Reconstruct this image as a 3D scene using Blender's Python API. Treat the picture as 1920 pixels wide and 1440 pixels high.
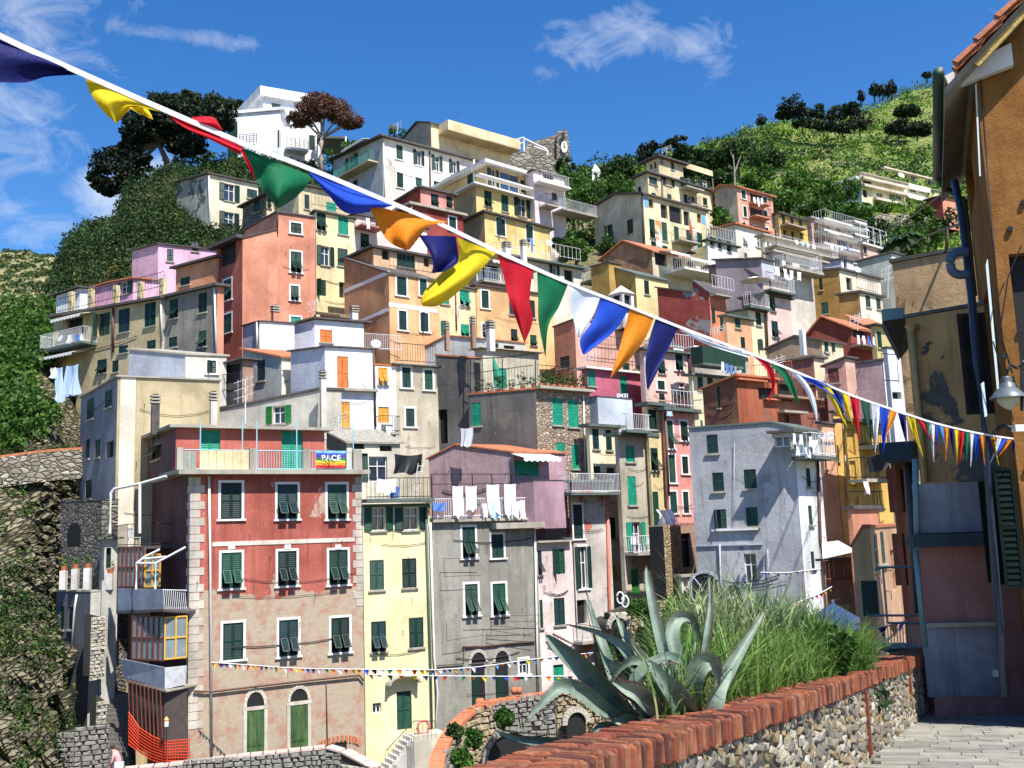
import bpy, bmesh, math, random
import numpy as np
from mathutils import Vector, Matrix
R=math.radians
random.seed(7); RNG=np.random.default_rng(7)
scene=bpy.context.scene
for o in list(bpy.data.objects): bpy.data.objects.remove(o)
# ------------------------------------------------------------ camera
F=1900.0; PITCH=R(8.5); ROLL=R(2.0)
fw=Vector((0,math.cos(PITCH),math.sin(PITCH))); r0=Vector((1,0,0)); u0=Vector((0,-math.sin(PITCH),math.cos(PITCH)))
cr=r0*math.cos(ROLL)-u0*math.sin(ROLL); cu=r0*math.sin(ROLL)+u0*math.cos(ROLL)
cd=bpy.data.cameras.new('camera'); cam=bpy.data.objects.new('camera',cd); scene.collection.objects.link(cam)
cd.sensor_width=36; cd.lens=36*F/1920; cd.clip_start=.1; cd.clip_end=6000
m=Matrix.Identity(4)
for i in range(3): m[i][0]=cr[i]; m[i][1]=cu[i]; m[i][2]=-fw[i]
cam.matrix_world=m; scene.camera=cam
# ------------------------------------------------------------ light
SUNAZ=147; SUNEL=57
world=bpy.data.worlds.new('World'); scene.world=world; world.use_nodes=True
def build_world():
    nt=world.node_tree; N=nt.nodes; L=nt.links; N.clear()
    out=N.new('ShaderNodeOutputWorld'); bg=N.new('ShaderNodeBackground'); bg.inputs[1].default_value=.070
    sky=N.new('ShaderNodeTexSky'); sky.sky_type='NISHITA'; sky.sun_disc=False; sky.sun_elevation=R(SUNEL); sky.sun_rotation=R(SUNAZ)
    sky.air_density=1.0; sky.dust_density=.35; sky.ozone_density=3.5
    hs=N.new('ShaderNodeHueSaturation'); hs.inputs['Saturation'].default_value=1.33; hs.inputs['Value'].default_value=1.5; hs.inputs['Hue'].default_value=.507
    L.new(sky.outputs[0],hs.inputs['Color'])
    tc=N.new('ShaderNodeTexCoord')
    no=N.new('ShaderNodeTexNoise'); no.inputs['Scale'].default_value=14; no.inputs['Detail'].default_value=12; no.inputs['Roughness'].default_value=.66; no.inputs['Distortion'].default_value=.7
    mp=N.new('ShaderNodeMapping'); mp.inputs['Scale'].default_value=(1.3,1.3,2.2); L.new(tc.outputs['Generated'],mp.inputs[0]); L.new(mp.outputs[0],no.inputs['Vector'])
    acc=None
    def blob(px,py,rx,rz,amp):
        d=(fw+cr*((px-960)/F)+cu*((720-py)/F)).normalized()
        sb=N.new('ShaderNodeVectorMath'); sb.operation='SUBTRACT'; L.new(tc.outputs['Generated'],sb.inputs[0]); sb.inputs[1].default_value=d
        sc=N.new('ShaderNodeVectorMath'); sc.operation='MULTIPLY'; sc.inputs[1].default_value=(1/rx,1/rx,1/rz); L.new(sb.outputs[0],sc.inputs[0])
        ln=N.new('ShaderNodeVectorMath'); ln.operation='LENGTH'; L.new(sc.outputs[0],ln.inputs[0])
        mr=N.new('ShaderNodeMapRange'); mr.interpolation_type='SMOOTHSTEP'; mr.inputs[1].default_value=0; mr.inputs[2].default_value=1; mr.inputs[3].default_value=amp; mr.inputs[4].default_value=0
        L.new(ln.outputs['Value'],mr.inputs[0]); return mr.outputs[0]
    for b in [(1080,88,.10,.036,.40),(1175,55,.085,.042,.44),(1310,78,.08,.042,.43),(1240,75,.09,.03,.34),(1340,115,.045,.035,.36),(1030,135,.05,.02,.34),
              (20,40,.20,.09,.34),(330,65,.15,.016,.38),(10,230,.13,.13,.34),(200,370,.07,.045,.60),(290,330,.05,.05,.5),(60,410,.16,.06,.30),(520,320,.24,.05,.2),(1840,20,.05,.02,.22),(760,205,.15,.025,.1)]:
        s=blob(*b)
        if acc is None: acc=s
        else:
            a=N.new('ShaderNodeMath'); a.operation='MAXIMUM'; L.new(acc,a.inputs[0]); L.new(s,a.inputs[1]); acc=a.outputs[0]
    ad=N.new('ShaderNodeMath'); ad.operation='ADD'; L.new(no.outputs[0],ad.inputs[0]); L.new(acc,ad.inputs[1])
    mr=N.new('ShaderNodeMapRange'); mr.inputs[1].default_value=.72; mr.inputs[2].default_value=1.5; L.new(ad.outputs[0],mr.inputs[0])
    mx=N.new('ShaderNodeMixRGB'); L.new(mr.outputs[0],mx.inputs[0]); L.new(hs.outputs[0],mx.inputs[1]); mx.inputs[2].default_value=(8.2,8.6,9.3,1)
    L.new(mx.outputs[0],bg.inputs[0]); L.new(bg.outputs[0],out.inputs[0])
build_world()
sd=bpy.data.lights.new('sun','SUN'); sd.energy=5.0; sd.angle=R(.55); sd.color=(1,.95,.86)
sun=bpy.data.objects.new('sun',sd); scene.collection.objects.link(sun)
sdir=Vector((math.sin(R(SUNAZ))*math.cos(R(SUNEL)),math.cos(R(SUNAZ))*math.cos(R(SUNEL)),math.sin(R(SUNEL))))
sun.rotation_euler=sdir.to_track_quat('Z','Y').to_euler(); sun.location=(20,-30,60)
vs=scene.view_settings; vs.view_transform='Standard'; vs.look='None'; vs.exposure=0.80; vs.gamma=1; vs.use_curve_mapping=False
# ------------------------------------------------------------ projection helpers
def ray(px,py): return fw+cr*((px-960)/F)+cu*((720-py)/F)
def P(px,py,D): r=ray(px,py); return r*(D/r.y)
def onz(px,py,z): r=ray(px,py); return r*(z/r.z)
def pix(v): d=v.dot(fw); return 960+F*v.dot(cr)/d, 720-F*v.dot(cu)/d
# ------------------------------------------------------------ materials
MC={}
def newmat(name):
    m=bpy.data.materials.new(name); m.use_nodes=True; nt=m.node_tree
    return m,nt,nt.nodes,nt.links,nt.nodes['Principled BSDF']
def noise(N,L,vec,scale,detail=4,rough=.6,dist=0):
    n=N.new('ShaderNodeTexNoise'); n.inputs['Scale'].default_value=scale; n.inputs['Detail'].default_value=detail; n.inputs['Roughness'].default_value=rough; n.inputs['Distortion'].default_value=dist
    if vec is not None: L.new(vec,n.inputs['Vector'])
    return n.outputs[0]
def ramp(N,L,val,a,b,lo=0,hi=1):
    r=N.new('ShaderNodeMapRange'); r.inputs[1].default_value=a; r.inputs[2].default_value=b; r.inputs[3].default_value=lo; r.inputs[4].default_value=hi
    L.new(val,r.inputs[0]); return r.outputs[0]
def mixc(N,L,fac,a,b,mode='MIX'):
    x=N.new('ShaderNodeMixRGB'); x.blend_type=mode
    if isinstance(fac,float): x.inputs[0].default_value=fac
    else: L.new(fac,x.inputs[0])
    for k,c in ((1,a),(2,b)):
        if isinstance(c,tuple): x.inputs[k].default_value=(*c[:3],1)
        else: L.new(c,x.inputs[k])
    return x.outputs[0]
def mapv(N,L,scale,loc=(0,0,0)):
    tc=N.new('ShaderNodeNewGeometry'); mp=N.new('ShaderNodeMapping'); mp.inputs['Scale'].default_value=scale; mp.inputs['Location'].default_value=loc
    L.new(tc.outputs['Position'],mp.inputs[0]); return mp.outputs[0]
def bump(N,L,B,h,s,d=.02):
    b=N.new('ShaderNodeBump'); b.inputs['Strength'].default_value=s; b.inputs['Distance'].default_value=d; L.new(h,b.inputs['Height']); L.new(b.outputs[0],B.inputs['Normal'])
def plaster(col,dirt=.35,patch=None,amt=.0,sc=1.0,zsplit=None):
    """painted render: mottling, rain streaks, optional patches where the coat has come off"""
    key=('pl',col,dirt,patch,amt,sc,zsplit)
    if key in MC: return MC[key]
    m,nt,N,L,B=newmat('plaster'); off=(random.uniform(-50,50),random.uniform(-50,50),0)
    v=mapv(N,L,(sc,sc,sc),off); vz=mapv(N,L,(2.6*sc,2.6*sc,.22*sc),off)
    n1=noise(N,L,v,.35,5,.65,.4); n2=noise(N,L,vz,1,5,.7,.2); n3=noise(N,L,v,9,4,.7)
    dk=tuple(c*.45 for c in col); lt=tuple(min(1,c*1.16+.02) for c in col)
    c=mixc(N,L,ramp(N,L,n1,.38,.62),tuple(x*.74 for x in col),lt)
    c=mixc(N,L,ramp(N,L,n2,.48,.74,0,min(.85,dirt*1.7)),c,dk)
    c=mixc(N,L,ramp(N,L,noise(N,L,v,1.7,7,.72,.8),.56,.70,0,dirt*1.1),c,tuple(x*.62+.02 for x in col))
    c=mixc(N,L,ramp(N,L,n3,.35,.75,0,.22),c,tuple(x*.7 for x in col))
    if zsplit:
        z0,c2=zsplit
        g=N.new('ShaderNodeNewGeometry'); s=N.new('ShaderNodeSeparateXYZ'); L.new(g.outputs['Position'],s.inputs[0])
        nn=noise(N,L,v,.9,5,.6); a=N.new('ShaderNodeMath'); a.operation='MULTIPLY_ADD'; L.new(nn,a.inputs[0]); a.inputs[1].default_value=2.2; L.new(s.outputs['Z'],a.inputs[2])
        f=ramp(N,L,a.outputs[0],z0+1.0,z0+1.15,1,0)
        c2m=mixc(N,L,ramp(N,L,noise(N,L,v,1.6,5,.7),.48,.62),c2,tuple(.5*(a_+b_) for a_,b_ in zip(c2,col)))
        c2m=mixc(N,L,ramp(N,L,n3,.3,.8,0,.4),c2m,tuple(x*.5 for x in c2))
        c=mixc(N,L,f,c,c2m)
    if patch:
        p=noise(N,L,v,.55,8,.62,.6); pf=ramp(N,L,p,.70-amt,.72-amt)
        pc=mixc(N,L,ramp(N,L,noise(N,L,v,3,5,.7),.35,.7),patch,tuple(x*.6 for x in patch))
        c=mixc(N,L,pf,c,pc)
    L.new(c,B.inputs['Base Color']); B.inputs['Roughness'].default_value=.9; B.inputs['Specular IOR Level'].default_value=.25
    bump(N,L,B,noise(N,L,v,4,8,.78),.7,.05)
    MC[key]=m; return m
def simple(name,col,rough=.6,var=.25,scale=4,metal=0,spec=.4,bmp=0,trans=0,streak=False):
    key=(name,col)
    if key in MC: return MC[key]
    m,nt,N,L,B=newmat(name)
    v=mapv(N,L,(1,1,.25) if streak else (1,1,1))
    n=noise(N,L,v,scale,5,.65)
    c=mixc(N,L,ramp(N,L,n,.3,.7),tuple(x*(1-var) for x in col),tuple(min(1,x*(1+var*.6)) for x in col))
    L.new(c,B.inputs['Base Color']); B.inputs['Roughness'].default_value=rough; B.inputs['Metallic'].default_value=metal; B.inputs['Specular IOR Level'].default_value=spec
    if bmp: bump(N,L,B,noise(N,L,v,scale*3,5,.7),bmp,.02)
    if trans:
        t=N.new('ShaderNodeBsdfTranslucent'); L.new(c,t.inputs[0]); ms=N.new('ShaderNodeMixShader'); ms.inputs[0].default_value=trans
        L.new(B.outputs[0],ms.inputs[1]); L.new(t.outputs[0],ms.inputs[2]); L.new(ms.outputs[0],N['Material Output'].inputs[0])
    MC[key]=m; return m
def leafmat(name,a,b,scale=.15,dry=None,trans=.25):
    key=(name,a,b)
    if key in MC: return MC[key]
    m,nt,N,L,B=newmat(name); v=mapv(N,L,(1,1,1))
    g=N.new('ShaderNodeNewGeometry')
    f=noise(N,L,v,scale,4,.6)
    c=mixc(N,L,ramp(N,L,f,.38,.62),a,b)
    if dry: c=mixc(N,L,ramp(N,L,noise(N,L,v,scale*2.3,4,.6),.60,.68,0,.8),c,dry)
    c=mixc(N,L,ramp(N,L,g.outputs['Random Per Island'],0,1,.0,.62),c,tuple(x*.35 for x in a))
    c2=mixc(N,L,ramp(N,L,g.outputs['Random Per Island'],.86,1,.0,.6),c,tuple(min(1,x*1.9) for x in b))
    L.new(c2,B.inputs['Base Color']); B.inputs['Roughness'].default_value=.6; B.inputs['Specular IOR Level'].default_value=.3
    t=N.new('ShaderNodeBsdfTranslucent'); L.new(c2,t.inputs[0]); ms=N.new('ShaderNodeMixShader'); ms.inputs[0].default_value=trans
    L.new(B.outputs[0],ms.inputs[1]); L.new(t.outputs[0],ms.inputs[2]); L.new(ms.outputs[0],N['Material Output'].inputs[0])
    MC[key]=m; return m
def groundmat(name,cols,scale=.12,fine=1.5,bmp=.8):
    m,nt,N,L,B=newmat(name); v=mapv(N,L,(1,1,1))
    c=mixc(N,L,ramp(N,L,noise(N,L,v,scale,6,.65,.5),.4,.6),cols[0],cols[1])
    c=mixc(N,L,ramp(N,L,noise(N,L,v,fine,6,.7),.45,.62),c,cols[2])
    if len(cols)>3: c=mixc(N,L,ramp(N,L,noise(N,L,v,fine*2.7,6,.7),.52,.66),c,cols[3])
    L.new(c,B.inputs['Base Color']); B.inputs['Roughness'].default_value=.95; B.inputs['Specular IOR Level'].default_value=.2
    bump(N,L,B,noise(N,L,v,fine,8,.75),bmp,.5/ fine)
    return m
def stratamat(name,cols,rot=35,scale=1.1):
    m,nt,N,L,B=newmat(name); g=N.new('ShaderNodeNewGeometry'); mp=N.new('ShaderNodeMapping'); mp.inputs['Rotation'].default_value=(0,R(rot),R(15)); L.new(g.outputs['Position'],mp.inputs[0])
    mp2=N.new('ShaderNodeMapping'); mp2.inputs['Scale'].default_value=(.45,.7,2.6); L.new(mp.outputs[0],mp2.inputs[0]); v=mp2.outputs[0]
    nz=N.new('ShaderNodeTexNoise'); nz.inputs['Scale'].default_value=2; nz.inputs['Detail'].default_value=6; L.new(v,nz.inputs['Vector'])
    av=N.new('ShaderNodeMixRGB'); av.blend_type='ADD'; av.inputs[0].default_value=.35; L.new(v,av.inputs[1]); L.new(nz.outputs['Color'],av.inputs[2])
    ve=N.new('ShaderNodeTexVoronoi'); ve.feature='DISTANCE_TO_EDGE'; ve.inputs['Scale'].default_value=scale; L.new(av.outputs[0],ve.inputs['Vector'])
    vo=N.new('ShaderNodeTexVoronoi'); vo.inputs['Scale'].default_value=scale; L.new(av.outputs[0],vo.inputs['Vector']); s_=N.new('ShaderNodeSeparateColor'); L.new(vo.outputs['Color'],s_.inputs[0])
    c=mixc(N,L,s_.outputs[0],cols[0],cols[1]); c=mixc(N,L,ramp(N,L,noise(N,L,g.outputs['Position'],1.3,7,.7),.5,.62),c,cols[2]); c=mixc(N,L,ramp(N,L,noise(N,L,v,5,7,.75),.5,.7,0,.6),c,cols[3])
    c=mixc(N,L,ramp(N,L,ve.outputs['Distance'],.01,.07,.92,0),c,(.02,.018,.012))
    L.new(c,B.inputs['Base Color']); B.inputs['Roughness'].default_value=.95; B.inputs['Specular IOR Level'].default_value=.15; bump(N,L,B,ramp(N,L,ve.outputs['Distance'],0,.16),1,.25); return m
def masonry(name,cols,scale=3.2,mort=(.10,.09,.075),z=1.8):
    key=(name,cols,scale)
    if key in MC: return MC[key]
    m,nt,N,L,B=newmat(name); v=mapv(N,L,(1,1,z))
    nz=N.new('ShaderNodeTexNoise'); nz.inputs['Scale'].default_value=scale*1.5; L.new(v,nz.inputs['Vector'])
    av=N.new('ShaderNodeMixRGB'); av.blend_type='ADD'; av.inputs[0].default_value=.12; L.new(v,av.inputs[1]); L.new(nz.outputs['Color'],av.inputs[2])
    vo=N.new('ShaderNodeTexVoronoi'); vo.feature='F1'; vo.inputs['Scale'].default_value=scale; L.new(av.outputs[0],vo.inputs['Vector'])
    ve=N.new('ShaderNodeTexVoronoi'); ve.feature='DISTANCE_TO_EDGE'; ve.inputs['Scale'].default_value=scale; L.new(av.outputs[0],ve.inputs['Vector'])
    s=N.new('ShaderNodeSeparateColor'); L.new(vo.outputs['Color'],s.inputs[0])
    c=mixc(N,L,s.outputs[0],cols[0],cols[1]); c=mixc(N,L,ramp(N,L,s.outputs[1],.6,1),c,cols[2])
    c=mixc(N,L,ramp(N,L,ve.outputs['Distance'],.02,.10,1,0),c,mort)
    L.new(c,B.inputs['Base Color']); B.inputs['Roughness'].default_value=.92; B.inputs['Specular IOR Level'].default_value=.2
    bump(N,L,B,ramp(N,L,ve.outputs['Distance'],0,.2),1.0,.06)
    MC[key]=m; return m
GREEN=simple('shutter_paint',(.007,.036,.026),.45,.35,3)
BGREEN=simple('shutter_paint_bright',(.010,.26,.16),.45,.3,3)
LGREEN=simple('shutter_paint_leaf',(.025,.17,.035),.45,.3,3)
ORANGE=simple('shutter_paint_orange',(.58,.16,.02),.45,.25,3)
YELLOW=simple('shutter_paint_yellow',(.65,.30,.03),.45,.25,3)
DARK=simple('room_dark',(.012,.012,.014),.7,.3,3)
BROWN=simple('brown_wood',(.16,.05,.03),.6,.3,5)
WHITE=simple('white_trim',(.72,.71,.70),.7,.15,3)
GLASS=simple('window_glass',(.03,.045,.07),.08,.3,1,0,.8)
BLUEGL=simple('blue_glass',(.03,.08,.16),.06,.3,1,0,.9)
SLATE=simple('roof_slate',(.085,.075,.075),.85,.4,2.5,bmp=.5)
TILE=simple('roof_tile',(.42,.15,.07),.85,.4,3.5,bmp=.6)
CONC=simple('concrete',(.36,.33,.28),.9,.35,1.5,bmp=.4,streak=True)
CONCD=simple('weathered_slab',(.10,.13,.12),.85,.35,2,bmp=.4)
IRON=simple('iron',(.025,.025,.028),.5,.3,5,.3)
WIRON=simple('white_iron',(.7,.7,.72),.5,.15,5)
CIRON=simple('pale_blue_iron',(.30,.55,.62),.5,.15,5)
PIPEW=simple('white_pipe',(.66,.66,.64),.5,.15,3)
PIPEG=simple('green_pipe',(.05,.09,.07),.5,.2,3)
COPPER=simple('brown_pipe',(.10,.05,.035),.5,.2,3)
CLOTH=simple('white_cloth',(.80,.81,.86),.9,.06,2,trans=.15)
BCLOTH=simple('blue_cloth',(.10,.22,.62),.9,.1,2,trans=.15)
PCLOTH=simple('pale_blue_cloth',(.45,.60,.85),.9,.08,2,trans=.15)
BARK=simple('bark',(.10,.075,.06),.95,.4,6,bmp=.8)
GBARK=simple('pale_bark',(.28,.24,.21),.95,.35,6,bmp=.8)
TERRA=simple('terracotta',(.50,.17,.08),.85,.3,8)
AWN=simple('awning_cloth',(.75,.75,.72),.8,.08,2)
AWNG=simple('green_awning_cloth',(.02,.25,.15),.8,.1,2)
SHV=[simple('shutter_paint_%s'%n,c,.5,.35,3) for n,c in (('dark',(.005,.022,.018)),('fresh',(.008,.062,.038)),('blueish',(.008,.034,.038)),('faded',(.028,.07,.05)))]
WCOL={'g':GREEN,'G':BGREEN,'l':LGREEN,'O':ORANGE,'Y':YELLOW,'W':WHITE,'B':BROWN,'D':DARK}
# ------------------------------------------------------------ objects
ORG={}
def tag(o,label=None,cat=None,group=None,kind=None):
    if label: o['label']=label
    if cat: o['category']=cat
    if group: o['group']=group
    if kind: o['kind']=kind
    return o
def thing(name,label,cat,loc,group=None):
    o=bpy.data.objects.new(name,None); scene.collection.objects.link(o); o.location=loc; ORG[o.name]=Vector(loc); o.empty_display_size=.3
    return tag(o,label,cat,group)
class MB:
    def __init__(s): s.v=[]; s.f=[]; s.m=[]; s.mats=[]; s.smooth=False
    def mi(s,mat):
        if mat not in s.mats: s.mats.append(mat)
        return s.mats.index(mat)
    def add(s,vs,fs,mat):
        b=len(s.v); s.v+= [tuple(x) for x in vs]; k=s.mi(mat)
        for f in fs: s.f.append(tuple(b+i for i in f)); s.m.append(k)
    def quad(s,a,b,c,d,mat): s.add([a,b,c,d],[(0,1,2,3)],mat)
    def obox(s,o,x,y,z,mat):
        """box from origin o with edge vectors x,y,z"""
        o=Vector(o);x=Vector(x);y=Vector(y);z=Vector(z)
        if x.cross(y).dot(z)<0: x,y=y,x
        vs=[o,o+x,o+x+y,o+y,o+z,o+x+z,o+x+y+z,o+y+z]
        s.add(vs,[(0,3,2,1),(4,5,6,7),(0,1,5,4),(1,2,6,5),(2,3,7,6),(3,0,4,7)],mat)
    def box(s,c,h,mat,rz=0):
        ca,sa=math.cos(rz),math.sin(rz); X=Vector((ca,sa,0))*h[0]; Y=Vector((-sa,ca,0))*h[1]; Z=Vector((0,0,h[2]))
        s.obox(Vector(c)-X-Y-Z,X*2,Y*2,Z*2,mat)
    def tube(s,pts,r,mat,n=6,cap=True):
        pts=[Vector(p) for p in pts]; rs=r if isinstance(r,(list,tuple)) else [r]*len(pts); rings=[]
        for i,p in enumerate(pts):
            t=(pts[min(i+1,len(pts)-1)]-pts[max(i-1,0)]).normalized()
            a=t.cross(Vector((0,0,1)));
            if a.length<.05: a=t.cross(Vector((1,0,0)))
            a.normalize(); b=t.cross(a)
            rings.append([p+(a*math.cos(2*math.pi*k/n)+b*math.sin(2*math.pi*k/n))*rs[i] for k in range(n)])
        vs=[q for r_ in rings for q in r_]; fs=[]
        for i in range(len(pts)-1):
            for k in range(n): fs.append((i*n+k,i*n+(k+1)%n,(i+1)*n+(k+1)%n,(i+1)*n+k))
        if cap: fs.append(tuple(range(n-1,-1,-1))); fs.append(tuple((len(pts)-1)*n+k for k in range(n)))
        s.add(vs,fs,mat)
    def ext(s,poly,d,mat):
        """prism: polygon of 3d points moved along d"""
        poly=[Vector(p) for p in poly]; d=Vector(d); n=len(poly)
        vs=poly+[p+d for p in poly]; fs=[tuple(range(n-1,-1,-1)),tuple(range(n,2*n))]+[(i,(i+1)%n,n+(i+1)%n,n+i) for i in range(n)]
        s.add(vs,fs,mat)
    def build(s,name,parent=None,org=None,label=None,cat=None,group=None,kind=None,smooth=False):
        if not s.v: return None
        if parent is not None: o0=ORG[parent.name] if org is None else Vector(org)
        elif org is not None: o0=Vector(org)
        else:
            a=np.array(s.v); o0=Vector((a[:,0].mean(),a[:,1].mean(),a[:,2].min()))
        me=bpy.data.meshes.new(name); me.from_pydata([(v[0]-o0[0],v[1]-o0[1],v[2]-o0[2]) for v in s.v],[],s.f)
        for m_ in s.mats: me.materials.append(m_)
        me.polygons.foreach_set('material_index',s.m)
        if smooth or s.smooth: me.polygons.foreach_set('use_smooth',[True]*len(me.polygons))
        me.update()
        o=bpy.data.objects.new(name,me); scene.collection.objects.link(o)
        if parent is not None:
            o.parent=parent; po=ORG[parent.name]; o.location=o0-po; ORG[o.name]=o0
        else: o.location=o0; ORG[o.name]=o0
        return tag(o,label,cat,group,kind)
def npmesh(name,V,Fc,mat,parent=None,kind=None,label=None,cat=None,group=None,smooth=False,org=None):
    """fast mesh from numpy quads"""
    o0=np.array(ORG[parent.name]) if parent is not None else (np.array(org) if org is not None else np.array([V[:,0].mean(),V[:,1].mean(),V[:,2].min()]))
    V=V-o0; me=bpy.data.meshes.new(name); k=Fc.shape[1]
    me.vertices.add(len(V)); me.vertices.foreach_set('co',V.astype(np.float32).ravel())
    me.loops.add(Fc.size); me.loops.foreach_set('vertex_index',Fc.astype(np.int32).ravel())
    me.polygons.add(len(Fc)); me.polygons.foreach_set('loop_start',np.arange(0,Fc.size,k,dtype=np.int32)); me.polygons.foreach_set('loop_total',np.full(len(Fc),k,dtype=np.int32))
    if smooth: me.polygons.foreach_set('use_smooth',[True]*len(Fc))
    me.materials.append(mat); me.update(calc_edges=True); me.validate()
    o=bpy.data.objects.new(name,me); scene.collection.objects.link(o)
    if parent is not None: o.parent=parent; ORG[o.name]=Vector(o0)
    else: o.location=o0; ORG[o.name]=Vector(o0)
    return tag(o,label,cat,group,kind)
# ------------------------------------------------------------ facade frames
class Face:
    def __init__(s,C,az,side):
        s.C=Vector((C[0],C[1],0)); s.d=Vector((math.sin(R(az)),math.cos(R(az)),0)); s.side=side
        s.r=s.d if side=='R' else -s.d; s.inn=Vector((-s.r.y,s.r.x,0)); s.out=-s.inn; s.rz=math.atan2(s.r.y,s.r.x)
    def proj(s,px,py):
        r=ray(px,py); det=s.d.x*(-r.y)+s.d.y*r.x
        # C + t d = k r
        t=(-s.C.x*(-r.y)-s.C.y*r.x)/det
        X=s.C+s.d*t; k=(X.x*r.x+X.y*r.y)/(r.x**2+r.y**2); return t,k*r.z
    def at(s,t,z,off=0): p=s.C+s.d*t+s.out*off; return Vector((p.x,p.y,z))
    def solve(s,z,px):
        k=(px-960)/F; w=cr-fw*k; return -(s.C.x*w.x+s.C.y*w.y+z*w.z)/(s.d.x*w.x+s.d.y*w.y)
    def pt(s,px,py,off=0): t,z=s.proj(px,py); return s.at(t,z,off)
# ------------------------------------------------------------ windows
WM={}
def q2(mb,x0,x1,z0,z1,y,mat): mb.quad((x0,y,z0),(x1,y,z0),(x1,y,z1),(x0,y,z1),mat)
def leaf_mesh(w,h,mat,slats=True,key=None):
    """one louvred leaf, hinge edge at x=0, hangs in plane y=0, thickness .035 towards -y"""
    k=('leaf',round(w,2),round(h,2),mat.name,slats)
    if k in WM: return WM[k]
    mb=MB(); st=min(.07,w*.16); t=.035
    mb.obox((0,-t,0),(st,0,0),(0,t,0),(0,0,h),mat); mb.obox((w-st,-t,0),(st,0,0),(0,t,0),(0,0,h),mat)
    for z in (0,h/2-st/2,h-st): mb.obox((st,-t,z),(w-2*st,0,0),(0,t,0),(0,0,st),mat)
    mb.quad((st,-.004,st),(w-st,-.004,st),(w-st,-.004,h-st),(st,-.004,h-st),mat)
    if slats:
        for a,b in ((st,h/2-st/2),(h/2+st/2,h-st)):
            n=max(2,int((b-a)/.085)); dz=(b-a)/n
            for i in range(n):
                z=a+i*dz; mb.quad((st,-t+.004,z+.01),(w-st,-t+.004,z+.01),(w-st,-.008,z+dz),(st,-.008,z+dz),mat)
    me=bpy.data.meshes.new('shutter'); me.from_pydata(mb.v,[],mb.f); me.materials.append(mat); me.update(); WM[k]=me; return me
def tiltleaf_mesh(w,h,mat):
    """leaf whose lower flap is propped out"""
    k=('tilt',round(w,2),round(h,2),mat.name)
    if k in WM: return WM[k]
    mb=MB(); st=min(.07,w*.16); t=.035
    mb.obox((0,-t,0),(st,0,0),(0,t,0),(0,0,h),mat); mb.obox((w-st,-t,0),(st,0,0),(0,t,0),(0,0,h),mat)
    for z in (0,h*.5,h-st): mb.obox((st,-t,z),(w-2*st,0,0),(0,t,0),(0,0,st),mat)
    a,b=h*.5+st,h-st; n=max(2,int((b-a)/.085)); dz=(b-a)/n
    mb.quad((st,-.004,a),(w-st,-.004,a),(w-st,-.004,b),(st,-.004,b),mat)
    for i in range(n):
        z=a+i*dz; mb.quad((st,-t+.004,z+.01),(w-st,-t+.004,z+.01),(w-st,-.008,z+dz),(st,-.008,z+dz),mat)
    L_=h*.5-st*1.2; ang=R(38); ca,sa=math.cos(ang),math.sin(ang); x0,x1=st*.7,w-st*.7
    def q(x,l,o): return (x, -t-l*sa-o*ca, h*.5-l*ca+o*sa)
    for (xa,xb,l0,l1) in ((x0,x0+st*.6,0,L_),(x1-st*.6,x1,0,L_),(x0,x1,0,st*.7),(x0,x1,L_-st*.7,L_)):
        mb.add([q(xa,l0,0),q(xb,l0,0),q(xb,l1,0),q(xa,l1,0),q(xa,l0,.03),q(xb,l0,.03),q(xb,l1,.03),q(xa,l1,.03)],[(0,1,2,3),(4,7,6,5),(0,4,5,1),(1,5,6,2),(2,6,7,3),(3,7,4,0)],mat)
    n=max(2,int(L_/.085))
    for i in range(n):
        l0=L_*i/n; l1=L_*(i+1)/n; mb.quad(q(x0,l0,.0),q(x1,l0,.0),q(x1,l1,.026),q(x0,l1,.026),mat)
    me=bpy.data.meshes.new('shutter'); me.from_pydata(mb.v,[],mb.f); me.materials.append(mat); me.update(); WM[k]=me; return me
def reveal_mesh(w,h,mat_in,mat_pane,depth=.2,bars=True):
    k=('rev',w,h,mat_in.name,mat_pane.name,bars)
    if k in WM: return WM[k]
    mb=MB(); x=w/2; e=.0
    for a,b in (((-x,0,0),(-x,0,h)),((x,0,h),(x,0,0)),((-x,0,h),(x,0,h)),((x,0,0),(-x,0,0))):
        mb.quad(a,b,(b[0],depth,b[2]),(a[0],depth,a[2]),mat_in)
    q2(mb,-x,x,0,h,depth,mat_pane)
    me=bpy.data.meshes.new('window'); me.from_pydata(mb.v,[],mb.f)
    for m_ in mb.mats: me.materials.append(m_)
    me.polygons.foreach_set('material_index',mb.m); me.update(); WM[k]=me; return me
def bars_mesh(w,h,mat):
    k=('bars',w,h,mat.name)
    if k in WM: return WM[k]
    mb=MB(); b=.05
    for x in (-w/2,-b/2,w/2-b): mb.obox((x,.14,0),(b,0,0),(0,.03,0),(0,0,h),mat)
    for z in (0,h*.6,h-b): mb.obox((-w/2,.145,z),(w,0,0),(0,.03,0),(0,0,b),mat)
    me=bpy.data.meshes.new('sash'); me.from_pydata(mb.v,[],mb.f); me.materials.append(mat); me.update(); WM[k]=me; return me
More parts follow.
